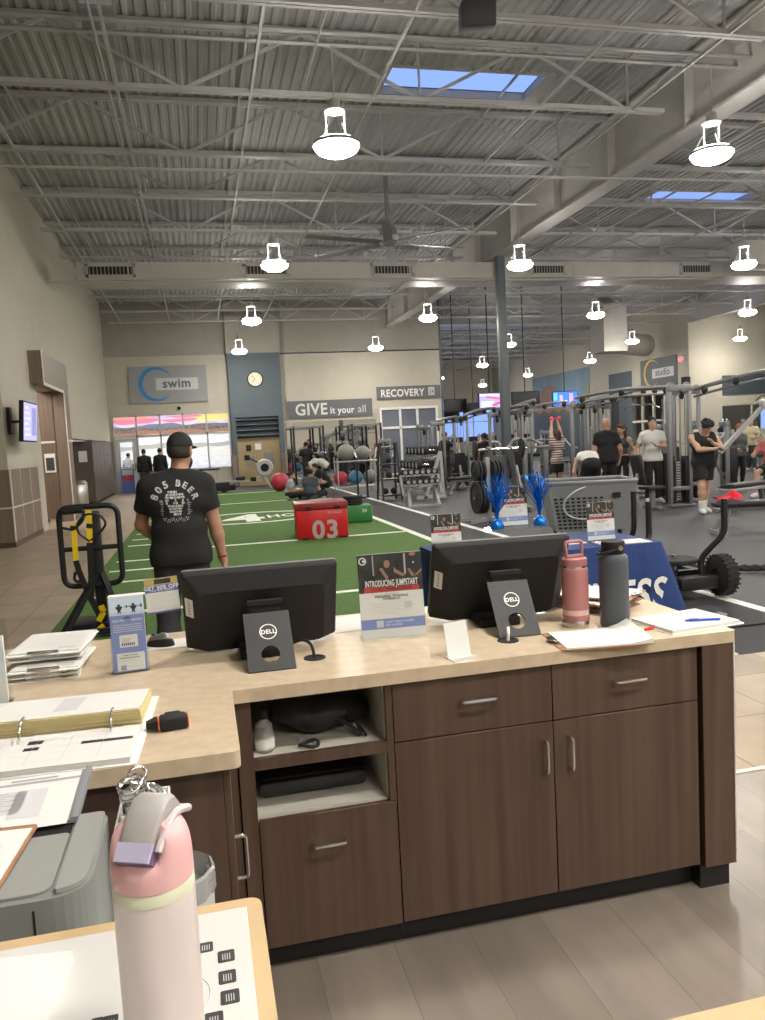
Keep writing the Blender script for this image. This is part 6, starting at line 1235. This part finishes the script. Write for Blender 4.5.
    if shirt:
        c,kind=shirt; S=SDF()
        if kind=='crop': torso(S,.011,low=False)
        else: torso(S,.014)
        if kind in ('tee','long'):
            e=.62 if kind=='tee' else 1.
            for q in 'rl':
                S.cone(J['s'+q],lerp(J['s'+q],J['e'+q],e),.056*b,.056*b if e<1 else .045,.03,.011,e<1)
                if kind=='long': S.cone(J['e'+q],lerp(J['e'+q],J['w'+q],.95),.045*b,.036,.03,.010)
        hem=J['pel']-(J['wai']-J['pel'])/np.linalg.norm(J['wai']-J['pel'])*(.10 if kind not in ('crop','tank_in') else -.02); tu=(J['wai']-J['pel'])/np.linalg.norm(J['wai']-J['pel'])
        S.clip(hem,-tu); fwd=np.cross(up,side)
        if kind in ('tee','long'): S.cone(J['hl']-tu*.05,J['hr']-tu*.05,.094*b,.094*b,.05,.020)
        else: S.carve(J['nec']+up*.05+fwd*.05,.10); S.carve(J['nec']+up*.06-fwd*.05,.085)
        if kind in ('tank','tank_in','crop'):
            for q,sg in (('r',1),('l',-1)): S.carve(J['s'+q]+side*sg*.035-up*.005,.095)
        ob=cloth(S,'shirt',c); t_sh=ob
    if pants:
        c,kind=pants; S=SDF(); tu=(J['wai']-J['pel'])/np.linalg.norm(J['wai']-J['pel'])
        S.cone(J['pel']-hs*.078*b,J['pel']+hs*.078*b,.107*b,.107*b,.06,.008).cone(J['pel'],lerp(J['pel'],J['wai'],.5),.105*b,.10*b,.06,.020).cone(lerp(J['pel'],J['wai'],.5)-hs*.06*b,lerp(J['pel'],J['wai'],.5)+hs*.06*b,.098*b,.098*b,.06,.006)
        for q in 'rl':
            hh_,kk,aa=J['h'+q],J['k'+q],J['a'+q]; lo_=.022 if kind!='tight' else .007
            if kind=='shorts': S.cone(hh_,lerp(hh_,kk,.74),.092*b,.086*b,.04,.014,True)
            else: S.cone(hh_,kk,.088*b,.060*b,.04,.012 if kind!='tight' else .006).cone(kk,lerp(kk,aa,.35),.058*b,.060*b,.03,lo_*.8).cone(lerp(kk,aa,.35),lerp(kk,aa,.97),.058*b,.046,.03,lo_*.7)
        S.clip(lerp(J['pel'],J['wai'],-.12 if (shirt and shirt[1] in ('tee','long') and J['kr'][2]<J['pel'][2]-.3) else (.5 if J['pel'][2]>.3 else .95)),tu); cloth(S,'trousers' if kind!='shorts' else 'shorts',c)
    for q,nm in (('r','shoe'),('l','shoe')):
        a_=J['a'+q]; fd=J['f'+q]/np.linalg.norm(J['f'+q]); S=SDF().cone(a_-fd*.035-np.array([0,0,.032]),a_+fd*.10-np.array([0,0,.045]),.045,.040,.03,.006).cone(a_+fd*.10-np.array([0,0,.045]),a_+fd*.165-np.array([0,0,.052]),.040,.030,.03,.005).cone(a_-fd*.02,a_-np.array([0,0,.02]),.044,.044,.03,.006)
        S.clip(a_+np.array([0,0,.015]),(0,0,1)); 
        if a_[2]<.2: S.clip((0,0,.002),(0,0,-1))
        cloth(S,nm,tuple(shoes),.011)
        if socks: k_=J['k'+q]; cloth(SDF().cone(lerp(a_,k_,.02),lerp(a_,k_,.30),.047,.058,.02,.006),'sock',tuple(socks),.012)
    if hair:
        c,kind=hair; S=SDF(); hm=mat('hair_%d_%d'%(int(c[0]*999),int(c[1]*999)),c,.8,bump=.5,scale=70)
        if kind=='cap':
            S.ell(hp(0,-.008,.03),(.085,.106,.098),HM,.01).clip(hp(0,0,.028),-(hup-f*.12)); P,Q=S.mesh(.010); cp=MB().add(P*s,Q.tolist(),0,True).build('cap',hm,t)
            S=SDF().ell(hp(0,.12,.022),(.068,.075,.014),HM,.02); P,Q=S.mesh(.009); MB().add(P*s,Q.tolist(),0,True).build('brim',hm,cp)
            S=SDF().ell(hp(0,-.02,.0),(.081,.096,.085),HM,.01).clip(hp(0,.035,0),f).clip(hp(0,0,-.055),-hup).clip(hp(0,0,.03),hup); P,Q=S.mesh(.010); MB().add(P*s,Q.tolist(),0,True).build('hair',mat('hair_close',(.03,.022,.018),.8),t)
        elif kind=='bald': pass
        else:
            S.ell(hp(0,-.014,.034),(.086,.104,.100),HM,.02)
            if kind=='bun': S.ell(hp(0,-.115,.05),(.045,.04,.045),HM,.02)
            if kind=='pony': S.cone(hp(0,-.10,.04),hp(0,-.14,-.12),.032,.018,.03)
            if kind=='long': S.cone(hp(-.05,-.05,.0),hp(-.06,-.06,-.20),.05,.045,.04).cone(hp(.05,-.05,.0),hp(.06,-.06,-.20),.05,.045,.04).cone(hp(0,-.075,.0),hp(0,-.09,-.22),.06,.05,.04)
            if kind=='curly':
                r_=random.Random(4)
                for i in range(34):
                    a=r_.uniform(0,2*PI); z=r_.uniform(-.17,.10); rr=.10+.035*max(0,-z/.17); x_,y_=rr*math.cos(a),rr*math.sin(a)-.02
                    if y_>.03 and z<.06: continue
                    S.ell(hp(x_*.85,y_,z),(.036,.036,.036),HM,.012)
            if kind=='afro':
                r_=random.Random(6)
                for i in range(30): a=r_.uniform(0,2*PI); z=r_.uniform(.0,.12); rr=.095*math.sqrt(max(.05,1-(z/.16)**2)); S.ell(hp(rr*math.cos(a),rr*math.sin(a)*1.1-.01,z+.01),(.034,.034,.030),HM,.012)
            if kind in('short','afro','bun','pony','long'): S.clip(hp(0,.062,.045),f*.75-hup*.66)
            if kind=='short': S.clip(hp(0,-.0,-.045),-hup); S.clip(hp(0,.0,-.005),f*.55-hup*.8)
            cloth(S,'hair',hm,.011)
    if extra: extra(t,J,s,hp,f,hup)
    return t
# --- man in black tee watching the turf -------------------------------------------------
SK1=(.40,.215,.14); SK2=(.47,.28,.19); SK3=(.27,.15,.10); SK4=(.50,.31,.22)
def main_extra(t,J,s,hp,f,hup):
    S=SDF(); HM=np.stack([np.cross(f,hup),f,hup],1); S.ell(hp(0,.04,-.075),(.062,.072,.062),HM,.02).cone(hp(0,.075,-.09),hp(0,.085,-.15),.045,.022,.03).clip(hp(0,0,-.035),hup).clip(hp(0,.0,0),-f); P,Q=S.mesh(.010); MB().add(P*s,Q.tolist(),0,True).build('beard',mat('beard_dark',(.035,.024,.018),.85),t)
    w=J['wr']; d=J['wr']-J['er']; d/=np.linalg.norm(d); u=np.cross(d,(0,1,0)); u/=np.linalg.norm(u); v=np.cross(d,u)
    MB().tube([tuple((w-d*.02+u*.034*math.cos(a)+v*.034*math.sin(a))*s) for a in [2*PI*k/20 for k in range(20)]],.006,6,0,True).build('bracelet',mat('bead_red',(.20,.03,.02),.4),t)
    # print on the back of the tee, laid on the cloth surface
    sh=[c for c in t.children if c.name.startswith('shirt')][0]; bv=BVHTree.FromPolygons([v.co[:] for v in sh.data.vertices],[tuple(p.vertices) for p in sh.data.polygons])
    m=MB(); cx,cz=-.02*s,1.28*s
    def arc(txt,r,a0,a1,size):
        n=len(txt)
        for i,ch in enumerate(txt):
            a=a0+(a1-a0)*i/max(1,n-1); o=(cx-r*math.cos(a)*-1*-1,0,cz+r*math.sin(a))
            # read from behind: text x runs toward +x of the figure (its right is the viewer's right)
            x=V((math.sin(a),0,-math.cos(a))); y=V((math.cos(a),0,math.sin(a))); m.text(ch,(cx+r*math.cos(a)-x.x*size*.3,0,cz+r*math.sin(a)-x.z*size*.3),x,y,size,0,.035,'LEFT')
    arc('805',.118*s,R(158),R(112),.066*s); arc('BEER',.118*s,R(78),R(18),.060*s)
    pw=[(cx+(-.085+.17*k/60)*s,0,cz+(-.108+.012*math.sin(k*1.1)+.006*math.sin(k*.37))*s) for k in range(61)]; m.add([(a,b_,c+d_) for d_ in (-.0028*s,.0028*s) for a,b_,c in pw],[(k,k+1,62+k,61+k) for k in range(60)])
    def poly(pts,mi=0): m.add([(cx+p[0]*s,0,cz+p[1]*s) for p in pts],[tuple(range(len(pts)))],mi)
    r_=random.Random(11)
    for row in range(9):      # worn skull-like block print, broken into plates
        z=.072-.019*row; hw=(.045,.058,.064,.064,.060,.050,.042,.040,.034)[row]; x=-hw
        while x<hw-.006:
            w_=r_.uniform(.010,.024); 
            if not (row in (3,4) and .012<abs(x+w_/2)<.040) and r_.random()<.9: poly([(x,z),(min(hw,x+w_-.003),z+r_.uniform(-.002,.002)),(min(hw,x+w_-.003),z+.0155),(x,z+.0155+r_.uniform(-.003,.002))])
            x+=w_
    for sg in (-1,1):
        for k in range(9): z=.02-.012*k; x=.07+.008*r_.random(); poly([(sg*x,z),(sg*(x+r_.uniform(.015,.04)),z+.004),(sg*(x+.01),z+.007)])
    bmx=bmesh.new(); vsx=[bmx.verts.new(v) for v in m.v]
    for f_ in m.f:
        try: bmx.faces.new([vsx[i] for i in f_])
        except ValueError: pass
    bmesh.ops.triangulate(bmx,faces=bmx.faces[:]); bmesh.ops.subdivide_edges(bmx,edges=[e for e in bmx.edges if e.calc_length()>.02*s],cuts=1); bmesh.ops.triangulate(bmx,faces=bmx.faces[:])
    for v in bmx.verts:
        hit=bv.ray_cast(V((v.co.x,-.6,v.co.z)),V((0,1,0)))
        v.co.y=(hit[0].y-.0025) if hit[0] is not None else -.11
    MB().bm(bmx).build('shirt_print',mat('shirt_print_grey',(.42,.42,.41),.8,var=.45,scale=60),t)
person('bearded man in black cap and printed black tee, his back to the counter',(-.165,5.5,.004),R(4),dict(hea=(.045,.015,1.635),nec=(.02,-.015,1.46),wr=(.285,.04,.86),wl=(-.12,.26,.98),pl=(-1,-.5,0),look=(.45,.9,-.03),ar=(.13,-.02,.085),al=(-.13,.02,.085)),1.735,SK1,((.012,.012,.013),'tee'),((.03,.03,.034),'long'),(.03,.03,.03),((.012,.012,.013),'cap'),main_extra,None,1.07,h=.010)
# --- weight floor ---------------------------------------------------------------------
person('man in black tank top and shorts flexing, head bowed',(8.83,12.45,0),R(172),dict(hea=(0,.14,1.575),sr=(.205,-.01,1.395),sl=(-.205,-.01,1.395),look=(-.1,.7,-.7),wr=(-.05,.30,1.18),wl=(-.05,.25,1.29),pr=(1,-.1,-.5),pl=(-1,.1,-.9),ar=(.06,.04,.085),al=(-.07,-.16,.085),hdr=(-.75,.3,.3),hdl=(.5,.3,.6),che=(0,.02,1.30),nec=(0,.02,1.45)),1.72,SK4,((.012,.012,.013),'tank'),((.012,.012,.014),'shorts'),(.62,.62,.60),((.012,.011,.011),'afro'),None,None,1.18,socks=(.66,.66,.64))
person('young man in white tee and black trousers holding his forearm up',(9.38,14.95,0),R(165),dict(wr=(.30,.05,.92),wl=(.02,.28,1.18),pl=(-1,-.3,-.5),hdl=(.5,.3,.5),look=(.1,1,.05)),1.80,SK4,((.62,.62,.60),'tee'),((.014,.014,.016),'long'),(.6,.6,.6),((.03,.022,.018),'short'),None,None,1.02)
person('bald heavyset man in black tee, back turned, by the white shirted one',(8.45,15.2,0),R(-8),dict(wr=(.30,.10,.90),wl=(-.20,.26,1.0),look=(.3,1,0),ar=(.14,0,.085),al=(-.14,0,.085)),1.83,(.45,.24,.17),((.012,.012,.014),'tee'),((.016,.017,.022),'long'),(.05,.05,.05),((.4,.2,.15),'bald'),None,None,1.22)
person('woman with curly brown hair in grey top facing the bald man',(9.30,16.05,0),R(130),dict(wr=(.22,.05,.88),wl=(-.22,.05,.90),look=(.2,1,.0),che=(0,.0,1.29)),1.70,SK2,((.055,.06,.065),'crop'),((.014,.014,.016),'tight'),(.6,.6,.6),((.10,.045,.025),'curly'),None,None,.92,True)
person('man in white tank top bent over away from the camera',(7.88,14.9,0),R(-15),dict(pel=(0,-.18,.90),wai=(0,-.06,1.02),che=(0,.16,1.05),nec=(.02,.32,1.02),hea=(.02,.42,.93),look=(0,.4,-.9),hr=(.09,-.18,.88),hl=(-.09,-.18,.88),sr=(.19,.28,1.0),sl=(-.19,.28,1.0),wr=(.22,.30,.50),wl=(-.24,.28,.50),pr=(.5,-.6,0),pl=(-.5,-.6,0),ar=(.14,0,.085),al=(-.14,0,.085)),1.74,SK4,((.66,.66,.63),'tank_in'),((.012,.012,.013),'shorts'),(.4,.4,.4),((.04,.03,.02),'short'),None,None,1.05)
def pinkbell(t,J,s,hp,f,hup):
    pass
stripe=mat('striped_knit',(.5,.5,.48),.85)
nt=stripe.node_tree; wv=nt.nodes.new('ShaderNodeTexWave'); wv.wave_type='BANDS'; wv.bands_direction='Z'; wv.inputs['Scale'].default_value=5.2; rp_=nt.nodes.new('ShaderNodeValToRGB'); rp_.color_ramp.interpolation='CONSTANT'; rp_.color_ramp.elements[0].color=(.10,.05,.05,1); rp_.color_ramp.elements[1].color=(.52,.46,.42,1); rp_.color_ramp.elements[1].position=.5
tc_=nt.nodes.new('ShaderNodeTexCoord'); nt.links.new(tc_.outputs['Object'],wv.inputs['Vector']); nt.links.new(wv.outputs['Fac'],rp_.inputs[0]); nt.links.new(rp_.outputs[0],nt.nodes['Principled BSDF'].inputs['Base Color'])
sw=person('woman in striped shirt with arms raised overhead',(8.80,18.3,0),R(8),dict(wr=(.10,.08,1.93),wl=(-.10,.08,1.93),pr=(1,.3,0),pl=(-1,.3,0)),1.66,SK4,(stripe,'tee'),((.02,.018,.018),'shorts'),(.3,.3,.3),((.05,.03,.02),'long'),None,None,.98,True)
t=thing('dumbbell','pink dumbbell held overhead by the striped shirt woman','dumbbell',(8.82,18.40,1.93)); MB().cyl((-.06,0,0),(.06,0,0),.016,10).build('handle',M['chrome'],t)
pk=mat('hot_pink',(.75,.05,.12),.5)
for q in (-1,1): MB().lathe([(0,0),(.05,0),(.06,.02),(.06,.06),(.045,.08),(0,.08)],(q*.06,0,0),14,axis=(q,0,0)).build('head',pk,t)
person('woman with auburn hair in grey jacket standing near the right edge',(13.05,17.0,0),R(165),dict(wr=(.12,.24,1.05),wl=(-.14,.24,1.05),look=(.3,.9,-.25),hea=(0,.04,1.63)),1.56,SK4,((.10,.105,.11),'long'),((.012,.012,.014),'tight'),(.1,.1,.1),((.22,.07,.03),'long'),None,None,1.02,True)
sit=dict(pel=(0,-.22,.62),wai=(0,-.20,.78),che=(0,-.17,.98),nec=(0,-.16,1.14),hea=(0,-.12,1.30),hr=(.1,-.2,.60),hl=(-.1,-.2,.60),ar=(.15,.25,.085),al=(-.15,.25,.085),sr=(.185,-.16,1.09),sl=(-.185,-.16,1.09),wr=(.24,.18,.88),wl=(-.24,.18,.88))
person('man seated on a machine, half cut by the right edge',(11.70,14.3,0),R(120),sit,1.78,SK4,((.50,.16,.14),'tee'),((.02,.02,.02),'shorts'),(.5,.5,.5),((.05,.03,.02),'short'))
solo('box_seat',MB().rbox(11.80,12.14,14.26,14.60,.0,.44,.03),M['vinylblk'],'black padded box seat beneath the man at the right edge','seat')
person('dark haired person in black shirt seen from behind left of the steel column',(8.35,22.2,0),R(0),dict(wr=(.30,.20,1.0),wl=(-.30,.2,1.0)),1.66,SK3,((.014,.014,.015),'tee'),((.02,.02,.022),'long'),(.2,.2,.2),((.015,.012,.01),'bun'),None,None,1.08,h=.016)
person('person in red top in the distance right behind the black shirt',(9.5,25.4,0),R(20),None,1.66,SK3,((.55,.03,.05),'tee'),((.02,.02,.022),'long'),(.2,.2,.2),((.015,.012,.01),'short'),h=.018)
person('man in black tee with arm raised behind the left cable station',(8.05,25.2,0),R(-60),dict(wr=(.35,.25,1.40),pr=(.5,-.3,-1)),1.78,SK2,((.014,.014,.015),'tee'),((.02,.02,.022),'long'),(.2,.2,.2),((.03,.02,.015),'short'),h=.018)
person('person in black standing far back right of the striped shirt',(10.9,22.6,0),R(60),dict(wr=(.2,.25,1.1)),1.72,SK2,((.016,.016,.018),'tee'),((.02,.02,.025),'long'),(.5,.5,.5),((.03,.02,.015),'short'),h=.018)
person('person in grey hoodie far back under the blue television',(10.9,25.8,0),R(150),dict(wr=(.2,.25,1.1)),1.74,SK2,((.10,.11,.115),'long'),((.03,.03,.035),'long'),(.4,.4,.4),((.04,.03,.02),'short'),h=.018)
person('person in black tee far back at the right edge by the windows',(19.4,24.6,0),R(200),dict(wl=(-.2,.25,1.1)),1.74,SK2,((.018,.018,.02),'tee'),((.03,.03,.035),'long'),(.4,.4,.4),((.02,.015,.01),'short'),h=.018)
person('person in pale yellow shirt far back beyond the grey jacket',(17.6,22.3,0),R(120),dict(wl=(-.2,.3,1.1)),1.70,SK2,((.52,.47,.30),'tee'),((.04,.04,.05),'long'),(.4,.4,.4),((.03,.02,.015),'short'),h=.018)
# --- turf and pool front -----------------------------------------------------------------
cross=dict(pel=(0,-.12,.115),wai=(0,-.12,.27),che=(0,-.07,.46),nec=(0,-.03,.61),hea=(0,.0,.775),hr=(.09,-.10,.11),hl=(-.09,-.10,.11),ar=(-.10,.22,.07),al=(.10,.30,.07),kpr=(1,.3,.25),kpl=(-1,.3,.25),sr=(.175,-.05,.57),sl=(-.175,-.05,.57),wr=(.16,.24,.30),wl=(-.12,.26,.30),fr=(-1,.3,0),fl=(1,.3,0))
person('girl in pale grey tee sitting cross legged on the turf',(2.62,23.2,.01),R(-105),cross,1.62,SK2,((.36,.41,.47),'tee'),((.014,.014,.016),'long'),(.1,.1,.1),((.02,.015,.012),'bun'),None,None,.95,True,h=.014)
c2=dict(cross); person('person in slate grey tee sitting on the turf, back turned, beside the girl',(3.10,22.6,.01),R(-30),c2,1.76,SK2,((.06,.075,.095),'tee'),((.015,.015,.02),'long'),(.6,.6,.6),((.015,.012,.01),'short'),None,None,1.08,h=.014)
person('person in pale shirt bending over behind the turf group',(3.95,26.0,0),R(75),dict(pel=(0,-.15,.90),wai=(0,-.02,1.0),che=(0,.20,1.02),nec=(0,.36,.98),hea=(0,.46,.90),look=(0,.5,-.85),hr=(.09,-.15,.88),hl=(-.09,-.15,.88),sr=(.18,.32,.97),sl=(-.18,.32,.97),wr=(.2,.42,.48),wl=(-.2,.42,.48)),1.74,SK3,((.45,.44,.40),'long'),((.02,.02,.022),'long'),(.2,.2,.2),((.015,.012,.01),'short'),h=.016)
person('person in black crouching between the turf group and the red ball rack',(3.75,24.3,0),R(95),dict(pel=(0,-.12,.36),wai=(0,-.06,.50),che=(0,.08,.66),nec=(0,.20,.76),hea=(0,.28,.88),hr=(.1,-.1,.36),hl=(-.1,-.1,.36),ar=(.15,.05,.085),al=(-.15,.12,.085),sr=(.18,.16,.72),sl=(-.18,.16,.72),wr=(.15,.38,.35),wl=(-.15,.38,.35)),1.76,SK2,((.014,.014,.015),'tee'),((.014,.014,.016),'long'),(.2,.2,.2),((.015,.012,.01),'short'),h=.016)
person('man in black hoodie standing at the pool windows, left of a pair',(-2.12,32.3,0),R(4),None,1.76,SK2,((.012,.012,.013),'long'),((.05,.045,.035),'long'),(.2,.2,.2),((.012,.01,.01),'short'),None,None,1.1,h=.018)
person('man in black sweatshirt at the pool windows, right of a pair',(-1.50,32.1,0),R(-10),None,1.76,SK2,((.014,.014,.018),'long'),((.03,.03,.04),'long'),(.2,.2,.2),((.012,.01,.01),'short'),None,None,1.05,h=.018)
person('person in white shirt standing in the pool room behind the glass door',(-2.95,35.2,.02),R(-20),None,1.62,SK2,((.72,.72,.70),'tee'),((.05,.06,.08),'long'),(.2,.2,.2),((.05,.04,.03),'short'),None,None,1.15,h=.018)
person('tall man in black standing at the squat rack under the word all',(5.25,28.9,0),R(20),dict(wr=(.2,.25,1.2),wl=(-.2,.25,1.2)),1.84,SK3,((.012,.012,.013),'tee'),((.014,.014,.016),'long'),(.2,.2,.2),((.012,.01,.01),'short'),h=.018)
person('man in black before the mirror under the word GIVE',(3.95,29.6,0),R(-25),dict(wr=(.2,.25,1.2),wl=(-.2,.25,1.2)),1.70,SK3,((.014,.014,.015),'tee'),((.014,.014,.016),'long'),(.2,.2,.2),((.012,.01,.01),'short'),h=.018)
# ================================================================== lamps and daylight
w=bpy.data.worlds.new('dusk_sky'); sc.world=w; w.use_nodes=True; nt=w.node_tree; bg=nt.nodes['Background']
bg.inputs[0].default_value=(.22,.34,.80,1); bg.inputs[1].default_value=1.5
def make_lamp():
    t=thing('high_bay_lamp','x','ceiling lamp')
    MB().cyl((0,0,.62),(0,0,1.28),.012,8).lathe([(.0,.62),(.05,.62),(.05,.60),(.0,.60)],n=10).build('hanger',M['steel'],t)
    MB().lathe([(.0,.62),(.06,.62),(.075,.60),(.075,.50),(.135,.485),(.135,.47),(.0,.47)],n=16).build('ballast_housing',M['duct'],t)
    r=MB()
    for k in range(3):
        a=2*PI*k/3+.4; r.bar((.1*math.cos(a),.1*math.sin(a),.36),(.24*math.cos(a),.24*math.sin(a),.1),.014,.014)
    r.lathe([(.285,.075),(.305,.085),(.305,.045),(.285,.045)],n=28).build('rim_ring',M['silver'],t)
    MB().lathe([(.0,.085),(.28,.085),(.285,.075),(.285,.035),(.26,-.01),(.17,-.055),(.0,-.075)],n=28).build('lens',M['lampglow'],t)
    MB().lathe([(.125,.47),(.125,.11),(.121,.11),(.121,.47)],n=20).build('glass_cylinder',M['acryl'],t); MB().cyl((-.12,0,.10),(-.12,0,.47),.010,8).build('post',M['lampcyl'],t); MB().cyl((.12,0,.10),(.12,0,.47),.010,8).build('post',M['lampcyl'],t); MB().lathe([(.125,.105),(.28,.098),(.28,.088),(.0,.088)],n=28).build('uplight_disc',M['lampup'],t)  # glowing disc added over the lens to throw light up on the ceiling
    return t
FILL_LAMPS=[(1.85,-.4),(4.6,-.4)]  # high bays added behind the camera to brighten the counter fronts
LX=[(1.85,'first bay'),(7.45,'second bay'),(13.35,'third bay'),(19.25,'fourth bay'),(24.8,'fifth bay')]
LY=[-3.6,3.3,10.2,17.1,24.5,32.1]
lamp0=None
lamp_labels={(1.85,10.2):'lit high bay lamp hanging just left of the blue skylight, the largest in view',(7.45,10.2):'lit high bay lamp hanging beside the girder at the upper right',
 (1.85,17.1):'lit high bay lamp above the box lettered 03, in front of the duct',(1.85,24.5):'lit high bay lamp right above the wall clock',(1.78,30.8):'lit high bay lamp nearest the wall clock, left of it',
 (7.45,17.1):'lit high bay lamp just right of the tall steel column',(7.45,24.5):'lit high bay lamp above the sign reading RECOVERY',(7.15,30.8):'lit high bay lamp nearest the sign reading GIVE it your all',
 (13.35,17.1):'lit high bay lamp under the big elbow duct at the right edge',(13.35,24.5):'lit high bay lamp over the group of three people chatting',(13.35,32.1):'lit high bay lamp close to the right side of the steel column',
 (19.25,24.5):'lit high bay lamp at the right edge below the far skylight',(19.25,32.1):'lit high bay lamp straight above the studio sign',(24.8,32.1):'lit high bay lamp in front of the cream wall above the dark wall panel'}
far=[(14.5,38.5,'lit high bay lamp just left of the steel column, far back'),(20.3,38.0,'lit high bay lamp left of the studio sign over the mural'),(20.3,46,'lit high bay lamp over the dark hanging televisions'),(14.5,46,'smaller lit high bay lamp behind the lamp left of the column'),(20.3,54,'tiny lit high bay lamp farthest back before the mural')]
pts=[(x,y) for x,_ in LX for y in LY]; pts=[{(1.85,32.1):(1.78,30.8),(7.45,32.1):(7.15,30.8)}.get(q,q) for q in pts]
for x,y in pts+FILL_LAMPS+[(a,b) for a,b,_ in far]:
    lab=lamp_labels.get((x,y)) or next((c for a,b,c in far if (a,b)==(x,y)),'lit high bay lamp outside the view, of the grid or added as fill')
    z=5.40 if y<36 else 5.15
    if y==30.8: z=5.25
    if (x,y)==(1.85,10.2): x,z=1.99,5.34
    if lamp0 is None: lamp0=make_lamp(); L=lamp0; L.location=(x,y,z); L['label']=lab; L['group']='high bay lamps'
    else: L=dup(lamp0,(x,y,z),0,lab,'high bay lamps')
def area(name,loc,rot,sx,sy,p,c):
    l=bpy.data.lights.new(name,'AREA'); l.shape='RECTANGLE'; l.size=sx; l.size_y=sy; l.energy=p; l.color=c; o=bpy.data.objects.new(name,l); COL.objects.link(o); o.location=loc; o.rotation_euler=rot
area('pool_room_light',(-1.2,YB+3,3.95),(0,0,0),7,3.5,430,(1,.97,.95))
area('recovery_room_light',(9,YB+1.4,3.3),(0,0,0),1.5,1,25,(.7,.8,1))
area('studio_room_light',(XR+2,37,6),(0,0,0),2,3,60,(1,.95,.9))
area('restroom_fill',(-4.6,19.7,3.6),(0,0,0),1.2,1.2,110,(1,.9,.8))  # unseen light added to lift the dark inside of the portal
